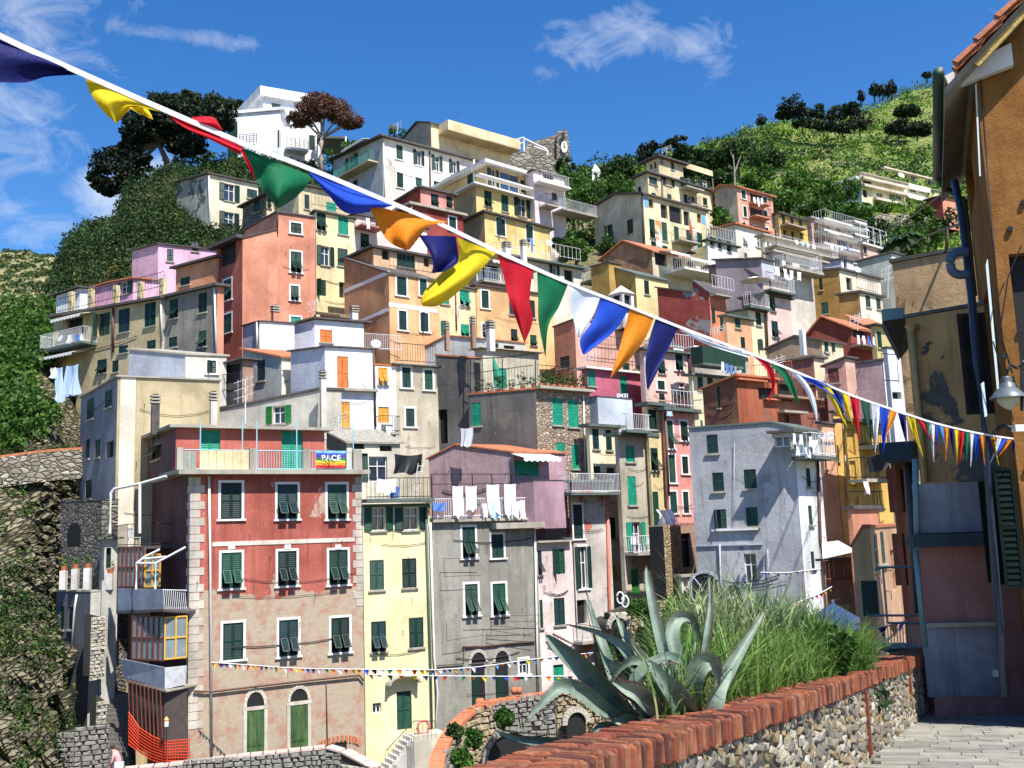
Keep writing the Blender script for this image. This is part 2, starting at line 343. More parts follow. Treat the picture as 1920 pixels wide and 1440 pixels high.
def trim_mesh(w,h,mat,tw,sill):
    k=('trim',w,h,mat.name,tw,sill)
    if k in WM: return WM[k]
    mb=MB(); p=.018
    if tw:
        mb.obox((-w/2-tw,-p,-.0),(tw,0,0),(0,p+.01,0),(0,0,h),mat); mb.obox((w/2,-p,-.0),(tw,0,0),(0,p+.01,0),(0,0,h),mat)
        mb.obox((-w/2-tw,-p-.003,h),(w+2*tw,0,0),(0,p+.013,0),(0,0,tw),mat)
    if sill: mb.obox((-w/2-.08-tw,-.09,-.09),(w+.16+2*tw,0,0),(0,.1,0),(0,0,.085),mat)
    me=bpy.data.meshes.new('window_trim'); me.from_pydata(mb.v,[],mb.f); me.materials.append(mat); me.update(); WM[k]=me; return me
def inst(name,me,parent,loc=(0,0,0),rot=(0,0,0)):
    o=bpy.data.objects.new(name,me); scene.collection.objects.link(o); o.parent=parent; o.location=loc; o.rotation_euler=rot; return o
def place_window(bo,face,u0,u1,z0,z1,kind,col,trim,wallm):
    if col is GREEN and random.random()<.55: col=random.choice(SHV)
    if kind=='c' and random.random()<.10: kind='h'
    elif kind=='c' and random.random()<.12 and (z1-z0)>1.1: kind='t'
    w=abs(u1-u0); h=z1-z0; wr=round(max(w,.3),1); hr=round(max(h,.3),1)
    um=(u0+u1)/2; pos=face.at(um,z0)-ORG[bo.name]
    nm='door' if kind=='k' or kind=='K' else 'window'
    pane={'c':DARK,'t':DARK,'o':GLASS,'d':DARK,'n':GLASS,'B':BROWN,'u':BLUEGL,'k':DARK,'K':DARK,'h':GLASS}[kind]
    ow=wr*(.5 if kind=='o' else 1)
    ow=round(ow,2)
    wo=inst(nm,reveal_mesh(ow,hr,wallm,pane),bo,pos,(0,0,face.rz)); wo.scale=(w/wr,1,h/hr)
    big=h*F/max(10,face.at(um,z0).y)>13
    if trim or kind in 'cto':
        inst('window_trim',trim_mesh(ow,hr,WHITE if trim else CONC,.11 if trim else 0,True),wo)
    if kind in 'cKk':
        for s_ in (-1,1):
            l=leaf_mesh(ow/2-.01,hr,col)
            inst('shutter' if kind=='c' else 'door_leaf',l,wo,((-ow/2+.005) if s_<0 else .005,.05 if kind=='c' else .12,0))
    elif kind=='t':
        for s_ in (-1,1): inst('shutter',tiltleaf_mesh(ow/2-.01,hr,col),wo,((-ow/2+.005) if s_<0 else .005,.04,0))
    elif kind=='o':
        l=leaf_mesh(wr*.25,hr,col)
        inst('shutter',l,wo,(-wr*.5,-.02,0),(0,0,R(-8))); inst('shutter',l,wo,(wr*.26,-.06,0),(0,0,R(9)))
        if big: inst('sash',bars_mesh(ow,hr,WHITE),wo)
    elif kind=='h':   # one leaf open, one shut
        l=leaf_mesh(ow/2,hr,col); inst('shutter',l,wo,(0.0,.05,0)); inst('shutter',l,wo,(-ow/2,0,0),(0,0,R(-60)))
    elif kind=='n' or kind=='u': inst('sash',bars_mesh(ow,hr,WHITE),wo)
    return wo
def wall_cells(mb,face,prof,zb,holes,mat):
    """prof: list (t,z) polyline; holes (t0,t1,z0,z1)"""
    ts=sorted(set([p[0] for p in prof]+[h[0] for h in holes]+[h[1] for h in holes])); t0,t1=prof[0][0],prof[-1][0]
    if t0>t1: t0,t1=t1,t0
    ts=[t for t in ts if t0-1e-6<=t<=t1+1e-6]
    pr=sorted(prof)
    def top(t):
        for a,b in zip(pr,pr[1:]):
            if a[0]-1e-6<=t<=b[0]+1e-6: return a[1]+(b[1]-a[1])*((t-a[0])/max(1e-9,b[0]-a[0]))
        return pr[-1][1]
    flip=face.side=='L'
    def quad(a,b,za,zc,zd):
        p=[face.at(a,za),face.at(b,za),face.at(b,zd),face.at(a,zc)]
        if flip: p=p[::-1]
        mb.add(p,[(0,1,2,3)],mat)
    for a,b in zip(ts,ts[1:]):
        if b-a<1e-4: continue
        m_=(a+b)/2; hs=sorted([(h[2],h[3]) for h in holes if h[0]<m_<h[1]]); z=zb
        lo=min(top(a),top(b))
        for h0,h1 in hs:
            h1=min(h1,lo-.02)
            if h0>z and h1>h0: quad(a,b,z,h0,h0); z=h1
        quad(a,b,z,top(a),top(b))
LAST={}
def zgb(x,y):
    return zg(x,y)-1.5-(max(0,x-22)*.9)-(max(0,-26-x)*1.2)
BL={}
def bld(key,label,D,xc,yc,xl,xr,yb,cR,cL=None,aL=-40,aR=50,pL=None,pR=None,ov=.3,rt=.16,roof=None,wins='',wc='g',trim='',dep=7,parent=None,name='town_house',cat='house',down=2.0,group=None):
    if D=='prev': D=LAST['D']
    if isinstance(D,tuple): D=BL[D[0]]['eD']+D[1]
    C=P(xc,yc,D); zt=C.z; zb=P(xc,yb,D).z-down
    if parent is None and 38<D<112: zb=min(zb,zgb(C.x,C.y))
    FR=Face(C,aR,'R'); FL=Face(C,aL,'L')
    cL=cL or cR; roof=roof or SLATE  # some houses pass a darker cL, the side's shade put into plaster
    # profiles
    tr=FR.solve(zt,xr) if xr is not None else dep
    tl=FL.solve(zt,xl) if xl is not None else dep
    if tr<0 or tr>60 or tl<0 or tl>60: print('BAD',key,tr,tl); tr=min(max(tr,2),20); tl=min(max(tl,2),20)
    PL=[(0,zt)]; PR=[(0,zt)]
    if pL:
        for q in pL:
            t,z=FL.proj(*q); PL.append((t,z))
        tl=PL[-1][0]
    else: PL.append((tl,zt))
    if pR:
        for q in pR:
            t,z=FR.proj(*q); PR.append((t,z))
        tr=PR[-1][0]
    else: PR.append((tr,zt))
    e=FR.at(tr,zt); LAST['D']=e.y
    base=Vector((C.x,C.y,zb))
    if parent is None: bo=thing(name,label,cat,base,group)
    else: bo=BL[parent]['o']
    holes={'L':[],'R':[]}; wl=[]
    for w in wins.split(';'):
        w=w.split()
        if not w: continue
        f,k=w[0][0],w[0][1]; tm='w' in w[0][2:] or 'w' in trim; c=[x for x in w[0][2:] if x in WCOL]; col=WCOL[c[0] if c else wc]
        x0,y0,x1,y1=map(float,w[1:5]); fc=FL if f=='L' else FR
        um,zm=fc.proj((x0+x1)/2,(y0+y1)/2); ua,_=fc.proj(x0,(y0+y1)/2); ub,_=fc.proj(x1,(y0+y1)/2); _,za=fc.proj((x0+x1)/2,y1); _,zc=fc.proj((x0+x1)/2,y0)
        a,b=min(ua,ub),max(ua,ub); tm_=tl if f=='L' else tr
        a=max(a,.06); b=min(b,tm_-.06)
        if b-a<.15: continue
        zc=max(zc,za+.3)
        if k=='o': ww=b-a; holes[f].append((a+ww*.25,b-ww*.25,za,zc))
        else: holes[f].append((a,b,za,zc))
        wl.append((fc,a,b,za,zc,k,col,tm,cL if f=='L' else cR))
    mb=MB(); s=rt
    dn=lambda pr,x=s:[(t,z-x) for t,z in pr]
    wall_cells(mb,FR,dn(PR),zb,holes['R'],cR); wall_cells(mb,FL,dn(PL),zb,holes['L'],cL)
    # back walls
    Rv=FR.d*tr; Lv=FL.d*tl
    BR=Face(FR.at(tr,0),aL,'R'); 
    for (fc,pr,mat,offv) in ((FR,PR,cR,Lv),(FL,PL,cL,Rv)):
        pr=sorted(dn(pr))
        for a,b in zip(pr,pr[1:]):
            dz_ = (PL[-1][1]-zt if fc is FR else PR[-1][1]-zt)
            p=[fc.at(a[0],zb)+offv,fc.at(b[0],zb)+offv,fc.at(b[0],b[1]+dz_)+offv,fc.at(a[0],a[1]+dz_)+offv]
            mb.add(p if fc.side=='L' else p[::-1],[(0,1,2,3)],mat)
    wo=mb.build('wall',bo)
    # roof
    rb=MB()
    def prism(fc,pr,along,ln):
        pr=sorted(pr)
        (a0,z0),(a1,z1)=pr[0],pr[1]; k=(z1-z0)/(a1-a0); pr2=[(a0-ov,z0-k*ov)]+pr[1:-1]
        (b0,y0),(b1,y1)=pr[-2],pr[-1]; k=(y1-y0)/(b1-b0); pr2.append((b1+ov,y1+k*ov))
        top=[fc.at(t,z+.01) for t,z in pr2]; bot=[fc.at(t,z-rt+.01) for t,z in pr2]
        for i in range(len(top)-1):
            rb.ext([v-along*ov for v in (top[i],top[i+1],bot[i+1],bot[i])],along*(ln+2*ov),roof)
    if pR and not pL: prism(FR,PR,FL.d,tl)
    else: prism(FL,PL,FR.d,tr)
    rb.build('roof',bo)
    for a in wl: place_window(bo,*a)
    BL[key]=dict(o=bo,L=FL,R=FR,D=D,eD=e.y,tl=tl,tr=tr,zt=zt,zb=zb,cR=cR,cL=cL)
    return bo
# ------------------------------------------------------------ facade furniture (children of buildings)
def balcony(key,f,x0,x1,y,h=1.0,dep=1.0,rail=None,slab=None,solid=None,spacing=.14,thick=.14,sub=''):
    b=BL[key]; fc=b[f]; rail=rail or IRON; slab=slab or CONC
    xm=(x0+x1)/2; t0,_=fc.proj(x0,y); t1,_=fc.proj(x1,y); t0,t1=min(t0,t1),max(t0,t1); _,z=fc.proj(xm,y)
    mb=MB(); mb.obox(fc.at(t0,z-thick,.004),fc.d*(t1-t0),fc.out*dep,Vector((0,0,thick)),slab); mb.build('balcony_slab',b['o'])
    mb=MB()
    if solid:
        mb.obox(fc.at(t0,z+.002,dep-.1),fc.d*(t1-t0),fc.out*.1,Vector((0,0,h)),solid)
        mb.obox(fc.at(t0,z+.002,.004),fc.d*.1,fc.out*(dep-.106),Vector((0,0,h-.004)),solid); mb.obox(fc.at(t1-.1,z+.002,.004),fc.d*.1,fc.out*(dep-.106),Vector((0,0,h-.004)),solid)
        mb.build('parapet',b['o']); return
    r=.018
    L=[(t0+.03,.02),(t0+.03,dep-.04),(t1-.03,dep-.04),(t1-.03,.02)]
    for zz in (z+h,z+.08): mb.tube([fc.at(t,zz,o) for t,o in L],r,rail,4)
    for (a,b_) in zip(L,L[1:]):
        ln=math.hypot(a[0]-b_[0],a[1]-b_[1]); n=max(1,int(ln/spacing))
        for i in range(n+1):
            k=i/n; t=a[0]+(b_[0]-a[0])*k; o=a[1]+(b_[1]-a[1])*k; mb.tube([fc.at(t,z,o),fc.at(t,z+h,o)],.01,rail,3,False)
    mb.build('railing',b['o'])
def slabf(key,f,x0,x1,y,dep=.6,th=.14,mat=None,name='cornice'):
    b=BL[key]; fc=b[f]; t0,_=fc.proj(x0,y); t1,_=fc.proj(x1,y); t0,t1=min(t0,t1),max(t0,t1); _,z=fc.proj((x0+x1)/2,y)
    mb=MB(); mb.obox(fc.at(t0,z-th,.003),fc.d*(t1-t0),fc.out*dep,Vector((0,0,th)),mat or CONC); return mb.build(name,b['o'])
def railing(key,f,x0,x1,y,h=1.0,off=0.,rail=None,spacing=.16,posts=None):
    b=BL[key]; fc=b[f]; t0,_=fc.proj(x0,y); t1,_=fc.proj(x1,y); t0,t1=min(t0,t1),max(t0,t1); _,z=fc.proj((x0+x1)/2,y); rail=rail or IRON
    mb=MB()
    for zz in (z+h,z+.1): mb.tube([fc.at(t0,zz,off),fc.at(t1,zz,off)],.02,rail,4)
    n=max(1,int((t1-t0)/spacing))
    for i in range(n+1):
        t=t0+(t1-t0)*i/n; mb.tube([fc.at(t,z,off),fc.at(t,z+h,off)],.012,rail,3,False)
    return mb.build('railing',b['o'])
def pipe(key,f,pts,mat=None,r=.05,off=.08):
    b=BL[key]; fc=b[f]; mb=MB(); mb.tube([fc.pt(x,y,off) for x,y in pts],r,mat or PIPEW,6); mb.build('drainpipe',b['o'],smooth=True)
def band(key,f,x0,x1,y0,y1,mat,off=.02,name='band'):
    b=BL[key]; fc=b[f]; t0,_=fc.proj(x0,(y0+y1)/2); t1,_=fc.proj(x1,(y0+y1)/2); t0,t1=min(t0,t1),max(t0,t1); _,za=fc.proj((x0+x1)/2,y1); _,zc=fc.proj((x0+x1)/2,y0)
    mb=MB(); mb.obox(fc.at(t0,za,-.02),fc.d*(t1-t0),fc.out*(off+.02),Vector((0,0,zc-za)),mat); return mb.build(name,b['o'])
def awning(key,f,x0,x1,y,dep=1.2,drop=.5,mat=None):
    b=BL[key]; fc=b[f]; t0,_=fc.proj(x0,y); t1,_=fc.proj(x1,y); t0,t1=min(t0,t1),max(t0,t1); _,z=fc.proj((x0+x1)/2,y)
    mb=MB(); n=max(3,int((t1-t0)/.35)); v=[]
    p0,p1,q0,q1=fc.at(t0,z,.03),fc.at(t1,z,.03),fc.at(t0,z-drop,dep),fc.at(t1,z-drop,dep)
    mb.ext([p0,p1,q1,q0],(0,0,.03),mat or AWN)
    for i in range(n):
        a=q0.lerp(q1,i/n); c=q0.lerp(q1,(i+.92)/n); mb.ext([a,c,c-Vector((0,0,.13)),a.lerp(c,.5)-Vector((0,0,.2)),a-Vector((0,0,.13))],fc.out*.01,mat or AWN)
    mb.build('awning',b['o'])
def chimney(key,px,py,hpx,wpx,D=None,mat=None,cap=True):
    b=BL[key]; D=D or b['D']+1.5; p=P(px,py,D); w=wpx*D/F/2; h=hpx*D/F; mat=mat or b['cR']
    mb=MB(); rz=b['R'].rz; mb.box(p+Vector((0,0,h/2-.4)),(w,w,h/2+.4),mat,rz)
    if cap:
        for k in range(3): mb.box(p+Vector((0,0,h+.08+k*.16)),(w*1.25,w*1.25,.04),CONC,rz)
        mb.box(p+Vector((0,0,h+.25)),(w*.7,w*.7,.25),DARK,rz)
    mb.build('chimney',b['o'])
def cloth(p,r,w,h,mat,label,name='laundry',cat='laundry',group=None,wav=.05,skew=0,parent=None,up=Vector((0,0,1))):
    """hanging cloth: top-left point p, direction r"""
    nx,nz=14,10; V=[];ph=random.uniform(0,6); wav=max(wav,.05)*1.5; inn=Vector((-r.y,r.x,0))
    for j in range(nz+1):
        for i in range(nx+1):
            a=i/nx; b=j/nz; q=p+r*(w*a*(1-.06*b)+skew*b*h)-up*(h*b*(1+.06*math.sin(ph+a*9)))-up*(.06*w*math.sin(math.pi*a))*(1-b*.3)
            q=q-inn*(wav*b*(math.sin(ph+a*8+b*2)+.45*math.sin(ph*2+a*19+b*3))+.02)+r*(.05*w*b*math.sin(ph*3+b*4)); V.append(q)
    fs=[(j*(nx+1)+i,j*(nx+1)+i+1,(j+1)*(nx+1)+i+1,(j+1)*(nx+1)+i) for j in range(nz) for i in range(nx)]
    mb=MB(); mb.add(V,fs,mat)
    if parent is not None: return mb.build(name,parent,smooth=True)
    return mb.build(name,None,label=label,cat=cat,group=group,smooth=True)
def clothpx(x,y,wpx,hpx,D,mat,label,az=90,**k):
    p=P(x,y,D); r=Vector((math.sin(R(az)),math.cos(R(az)),0)); return cloth(p,r,wpx*D/F,hpx*D/F,mat,label,**k)
# ------------------------------------------------------------ foliage
def leafquads(C,Rad,n,size,flat=1.0,aspect=.55):
    """C (k,3) clump centres, Rad (k,), n leaves each"""
    C=np.asarray(C,float); k=len(C); Rad=np.broadcast_to(np.asarray(Rad,float),(k,))
    d=RNG.normal(size=(k,n,3)); d/=np.linalg.norm(d,axis=2,keepdims=True); rr=RNG.uniform(.35,1,size=(k,n,1))**.6
    c=C[:,None,:]+d*rr*Rad[:,None,None]*np.array([1,1,flat]); c=c.reshape(-1,3); m=len(c)
    a=RNG.normal(size=(m,3)); a/=np.linalg.norm(a,axis=1,keepdims=True); b=RNG.normal(size=(m,3)); b=np.cross(a,b); b/=np.linalg.norm(b,axis=1,keepdims=True)
    s=size*RNG.uniform(.6,1.3,size=(m,1)); a*=s; b*=s*aspect
    V=np.stack([c-a,c-b*1.0,c+a,c+b],axis=1).reshape(-1,3); Fq=np.arange(m*4).reshape(-1,4); return V,Fq
PINE=leafmat('pine_needles',(.018,.036,.014),(.035,.062,.018),.3)
PINEDK=leafmat('dark_pine_needles',(.008,.018,.011),(.016,.034,.014),.3,trans=.1)
BROWNP=leafmat('withered_needles',(.13,.065,.045),(.20,.10,.06),.3)
LEAF=leafmat('leaves',(.035,.10,.014),(.085,.19,.022),.25)
LEAFD=leafmat('dark_leaves',(.014,.042,.010),(.036,.085,.015),.3)
SCRUB=leafmat('scrub_leaves',(.05,.14,.014),(.20,.36,.03),.035,dry=(.28,.24,.08))
SCRUBL=leafmat('cliff_scrub_leaves',(.03,.06,.018),(.08,.13,.03),.2,dry=(.32,.26,.06))
def tree(name,label,D,crowns,trunk,leaf,cat='tree',size=.22,per=26,clump=.34,flat=.75,dens=1.0,bark=None,limbs=True,group=None,trw=.22,thin=1.0):
    """crowns: (px,py,rx,ry) ellipses in the photo; trunk polyline px"""
    tp=[P(x,y,D) for x,y in trunk]; base=tp[0]
    o=thing(name,label,cat,base,group); bark=bark or BARK
    mb=MB(); n=len(tp); mb.tube(tp,[trw*(1-.55*i/max(1,n-1)) for i in range(n)],bark,7)
    Cs=[];Rs=[]
    for (x,y,rx,ry) in crowns:
        c=P(x,y,D); rx=rx*D/F; ry=ry*D/F; cr_=clump*min(rx,ry)*1.25+.12; m_=int(dens*max(7,3.2*(rx*ry*rx)/(cr_**3)*.34))
        m_=min(m_,150)
        d=RNG.normal(size=(m_,3)); d/=np.linalg.norm(d,axis=1,keepdims=True); q=d*(RNG.uniform(.25,1,size=(m_,1))**.5)*(1-.5*clump*.6)
        pts=np.array(c)+q*np.array([rx,rx*.85,ry]); Cs.append(pts); Rs.append(np.full(m_,cr_)*RNG.uniform(.6,1.15,m_))
        if limbs:
            top=tp[-1]; mid=tp[len(tp)//2]
            mb.tube([mid.lerp(top,.5),top.lerp(c,.55)+Vector((0,0,-.1*ry)),c],[trw*.45,trw*.3,trw*.12],bark,5)
            for t_ in range(0,m_,max(1,m_//9)):
                mb.tube([c-Vector((0,0,ry*.3)),Vector(pts[t_])],[trw*.2,trw*.06],bark,4)
    mb.build('trunk',o,smooth=True)
    C_=np.concatenate(Cs); R_=np.concatenate(Rs); V,Fq=leafquads(C_,R_,int(per*thin),size,flat); npmesh('crown',V,Fq,leaf,o)
    return o
def loft(curves,nu,nv,amp=0,seed=0,fr=.3,amp2=0):
    """curves: list of lists (px,py,D) or Vector; returns grid of points [v][u]"""
    cs=[]
    for c in curves:
        pts=[Vector(q) if isinstance(q,Vector) else P(*q) for q in c]; L=[0]
        for a,b in zip(pts,pts[1:]): L.append(L[-1]+(b-a).length)
        row=[]
        for i in range(nu+1):
            s=L[-1]*i/nu; k=0
            while k<len(L)-2 and L[k+1]<s: k+=1
            f=(s-L[k])/max(1e-6,L[k+1]-L[k]); row.append(np.array(pts[k].lerp(pts[k+1],min(1,f))))
        cs.append(np.array(row))
    G=[]
    m_=len(cs)-1
    for j in range(nv+1):
        v=m_*j/nv; k=min(int(v),m_-1); f=v-k
        p0=cs[max(k-1,0)]; p1=cs[k]; p2=cs[k+1]; p3=cs[min(k+2,m_)]
        G.append(p1*(1-f)+p2*f)
    G=np.array(G)
    if amp:
        from mathutils import noise as mn
        for j in range(G.shape[0]):
            for i in range(G.shape[1]):
                p=Vector(G[j,i]); n_=mn.fractal(p*fr+Vector((seed,0,0)),1.0,2.0,6); n2=mn.noise(p*fr*6+Vector((seed,5,0)))
                G[j,i,2]+=amp*n_+amp2*n2; G[j,i,1]+=amp*.5*n_
    return G
def gridmesh(name,G,mat,kind='structure',label=None,cat=None,parent=None,smooth=True):
    nv,nu=G.shape[:2]; idx=np.arange(nv*nu).reshape(nv,nu); Fq=np.stack([idx[:-1,:-1],idx[:-1,1:],idx[1:,1:],idx[1:,:-1]],axis=-1).reshape(-1,4)
    return npmesh(name,G.reshape(-1,3),Fq,mat,parent,kind,label,cat,smooth=smooth)
def sampleG(G,n,vmin=0,vmax=1):
    nv,nu=G.shape[:2]; u=RNG.uniform(0,nu-1.001,n); v=RNG.uniform(vmin*(nv-1),vmax*(nv-1)-.001,n); i=u.astype(int); j=v.astype(int); fu=(u-i)[:,None]; fv=(v-j)[:,None]
    return G[j,i]*(1-fu)*(1-fv)+G[j,i+1]*fu*(1-fv)+G[j+1,i]*(1-fu)*fv+G[j+1,i+1]*fu*fv
def bushes(name,pts,rad,n,size,mat,flat=.7,lift=.4,kind='stuff',label=None,cat=None):
    rad=np.broadcast_to(rad,(len(pts),)); c=np.array(pts); c[:,2]+=rad*lift; V,Fq=leafquads(c,rad,n,size,flat); return npmesh(name,V,Fq,mat,None,kind,label,cat)
# ============================================================ TERRAIN
EARTH=groundmat('hillside_earth',((.06,.075,.03),(.13,.12,.06),(.20,.17,.10)))
ROCK=stratamat('cliff_rock',((.11,.095,.058),(.24,.21,.14),(.045,.055,.018),(.36,.33,.25)),35,1.9)
HILLG=groundmat('green_hill',((.07,.13,.025),(.16,.24,.04),(.24,.21,.09)),.05,.6,.6)
PAVE=simple('paving_slate',(.33,.32,.29),.85,.35,2.5,bmp=.4)
def zg(x,y):
    pts=[(-20,-1.9),(11.5,-2.0),(14,-2.4),(16,-13),(40,-13),(56,-12.5),(61,-4),(66,7),(75,14.5),(85,20),(95,27),(110,36),(130,44),(170,44)]
    for a,b in zip(pts,pts[1:]):
        if y<=b[0]: k=(y-a[0])/(b[0]-a[0]); return a[1]+(b[1]-a[1])*k
    return pts[-1][1]
ys=[16,30,40,48,56,61,66,75,85,95,110,130,170]; xs=np.linspace(-34,110,30)
G=np.array([[(x,y,zg(x,y)-(0 if x>-26 else (-26-x)*1.2)) for x in xs] for y in ys]); 
for j,y in enumerate(ys):
    for i,x in enumerate(xs):
        if x>8 and y>110: G[j,i,2]=24
        if x>22: G[j,i,2]=max(-13,G[j,i,2]-(x-22)*.9)
        if x>4 and y<40: G[j,i,2]=-13
gridmesh('hillside',G,EARTH)
# big ground sheet to the horizon
mb=MB(); mb.quad((-3000,-200,-14),(3000,-200,-14),(3000,4000,-14),(-3000,4000,-14),EARTH); tag(mb.build('ground'),kind='structure')
# right hill
GH=loft([[(1000,540,112),(1300,520,112),(1700,540,120),(2100,560,120)],[(1000,410,140),(1200,390,150),(1500,420,160),(1800,410,170),(2100,400,170)],
 [(1000,370,165),(1200,340,180),(1500,320,225),(1700,290,240),(2100,260,250)],
 [(1000,350,170),(1120,322,180),(1200,306,200),(1300,288,230),(1400,247,260),(1470,229,280),(1560,228,300),(1650,196,310),(1700,174,320),(1770,152,330),(2100,90,340)],
 [(1000,520,300),(1500,420,420),(2100,330,480)]],110,70,1.3,3,.08)
gridmesh('green_hillside',GH,HILLG)
pts=sampleG(GH,5200,.05,.78); sel=RNG.random(len(pts)); D_=pts[:,1]
bushes('hillside_scrub',pts[sel<.66],RNG.uniform(.8,2.3,(sel<.66).sum())*D_[sel<.66]/190,42,.33,SCRUB,.65,.2,label='bright green terraced scrub covering the right hillside',cat='scrub')
bushes('hillside_bushes',pts[sel>.88],RNG.uniform(1.2,3.0,(sel>.88).sum())*D_[sel>.88]/190,60,.36,LEAFD,.8,.4,label='darker bushes scattered over the right hillside',cat='bushes')
# terrace lines: low dry walls
mb=MB(); tw=masonry('terrace_stone',((.36,.31,.22),(.26,.22,.15),(.45,.40,.30)),1.5)
for (x0,y0,x1,y1,d0,d1) in [(1560,300,1760,330,228,222),(1420,320,1600,335,205,215),(1640,215,1770,190,292,300),(1650,232,1770,215,280,285),(1500,360,1660,378,190,190),(1480,285,1620,282,240,250),(1450,385,1580,372,165,175),(1640,262,1770,250,262,266)]:
    n=12
    for i in range(n):
        a=P(x0+(x1-x0)*i/n,y0+(y1-y0)*i/n+3*math.sin(i*1.3+x0),d0+(d1-d0)*i/n); b=P(x0+(x1-x0)*(i+1)/n,y0+(y1-y0)*(i+1)/n+3*math.sin(i*1.3+1.3+x0),d0+(d1-d0)*(i+1)/n)
        mb.ext([a,b,b-Vector((0,0,1.6)),a-Vector((0,0,1.6))],(0,.6,0),tw)
tag(mb.build('terrace_walls'),'low dry stone terrace walls running across the right hillside','stone walls',kind='stuff')
# left villa hill
GV=loft([[(20,700,74),(110,640,76),(250,560,76),(410,520,78),(640,480,86)],[(90,600,82),(130,520,84),(230,450,84),(340,410,88),(640,400,94)],
 [(100,560,90),(135,452,92),(170,425,94),(225,415,96),(243,350,97),(320,318,98),(460,296,104),(660,330,110)],
 [(60,700,130),(300,600,130),(660,560,130)]],70,40,.8,9,.2)
gridmesh('villa_hillside',GV,groundmat('villa_hill_rock',((.05,.05,.028),(.13,.10,.06),(.03,.045,.015)),.3,1.2,1))
pts=sampleG(GV,2300,.0,.70); sel=RNG.random(len(pts))
bushes('cliff_bushes',pts[sel<.55],RNG.uniform(.35,1.1,(sel<.55).sum()),60,.13,SCRUBL,.8,.5,label='mixed scrub and prickly pear covering the slope below the villa',cat='scrub')
bushes('cliff_shrubs',pts[sel>.55],RNG.uniform(.5,1.3,(sel>.55).sum()),60,.15,LEAFD,.8,.5,label='dark green bushes growing on the slope below the villa',cat='bushes')
# far terraced hill left
GF=loft([[(-120,720,110),(60,700,112),(220,640,112)],[(-120,600,150),(60,600,150),(220,600,150)],[(-120,468,230),(0,472,235),(60,476,235),(110,484,235),(220,505,235)],[(-120,640,330),(220,640,330)]],60,60,.5,5,.1)
for j in range(GF.shape[0]):
    for i in range(GF.shape[1]): GF[j,i,2]=round(GF[j,i,2]/1.4)*1.4*.8+GF[j,i,2]*.2 if j<41 else GF[j,i,2]
gridmesh('terraced_hillside',GF,groundmat('terrace_hill',((.13,.15,.05),(.20,.19,.08),(.30,.26,.16)),.06,.5,.6),smooth=False)
pts=sampleG(GF,1500,.1,.67); bushes('terrace_vines',pts,RNG.uniform(.5,1.3,len(pts)),26,.33,SCRUBL,.6,.2,label='low scrub on the distant terraced hill at the far left',cat='scrub')
# left rocky slope
GR=loft([[(-140,1560,34),(60,1560,38),(260,1560,60)],[(-140,1300,41),(72,1300,44),(260,1300,66)],[(-140,1120,47),(84,1120,51),(260,1120,72)],[(-140,900,53),(100,900,56),(260,900,74)],
 [(-140,858,55),(108,850,58),(260,850,74)],[(-140,720,62),(95,720,66),(260,720,84)],[(-140,610,76),(95,600,78),(260,600,90)]],150,260,.9,21,.35)
sd_=np.array([.45,.15,.88]); kk=(GR@sd_)*1.9+.5*np.sin(GR[...,0]*.7+GR[...,2]*.3); fr_=kk-np.floor(kk); GR[...,1]-=.42*np.where(fr_<.7,fr_,(1-fr_)*2.3)*(.5+.5*np.sin(GR[...,0]*.9+GR[...,2]*1.7)**2); kk2=(GR@np.array([.8,-.1,-.5]))*1.3; GR[...,1]-=.2*(kk2-np.floor(kk2))
gridmesh('rocky_slope',GR,ROCK,smooth=False)
pts=sampleG(GR,2300,.02,.66); sel=RNG.random(len(pts)); w=np.array([pix(Vector(p)) for p in pts])
def inbox(w,x0,x1,y0,y1): return (w[:,0]>x0)&(w[:,0]<x1)&(w[:,1]>y0)&(w[:,1]<y1)
vis=inbox(w,-100,250,860,1440)
A=vis&((sel<.07)|((sel<.48)&~inbox(w,-10,110,900,1060))); B_=vis&(sel<.25)
bushes('slope_bushes',pts[A],RNG.uniform(.3,1.0,A.sum()),70,.10,SCRUBL,.8,.5,label='green and yellow shrubs on the rocky slope at the left edge',cat='shrubs')
bushes('slope_grass_tufts',pts[B_],RNG.uniform(.2,.5,B_.sum()),50,.08,LEAF,.8,.3,label='small green tufts among the rocks at the left edge',cat='plants')
pts=sampleG(GR,900,.66,1); w=np.array([pix(Vector(p)) for p in pts]); A=inbox(w,-100,88,540,860)
bushes('slope_thicket',pts[A],RNG.uniform(.8,1.9,A.sum()),110,.17,LEAF,.85,.6,label='bright green thicket above the red topped stone wall at the left',cat='bushes')
# layered rock slabs on the slope
def strata(name,boxes,mat,label,cat='rocks'):
    mb=MB()
    for (x,y,D,n,tilt,ln) in boxes:
        b=P(x,y,D)
        for i in range(n):
            c=b+Vector((random.uniform(-.8,.8),random.uniform(-.6,.6),random.uniform(-.5,.5))); a=R(tilt+random.uniform(-22,22)); X=Vector((math.cos(a),random.uniform(-.2,.2),math.sin(a)))*ln*random.uniform(.5,1.2); Z=Vector((-math.sin(a),0,math.cos(a)))*random.uniform(.08,.22); Y=Vector((.2,1,0))*random.uniform(.2,.5)
            o=c-X/2-Y/2; j=lambda:Vector((random.uniform(-.1,.1),random.uniform(-.1,.1),random.uniform(-.07,.07)))
            vs=[q+j() for q in (o,o+X,o+X+Y,o+Y,o+Z,o+X+Z,o+X+Y+Z,o+Y+Z)]; mb.add(vs,[(0,3,2,1),(4,5,6,7),(0,1,5,4),(1,2,6,5),(2,3,7,6),(3,0,4,7)],mat)
    return tag(mb.build(name),label,cat,kind='stuff')
RKS=ROCK
bx=[]
for i in range(150):
    x=random.uniform(-20,130); y=random.uniform(880,1110); t=(y-900)/220; D=56-5.5*t; bx.append((x,y,D+.05,6,-34,.42))
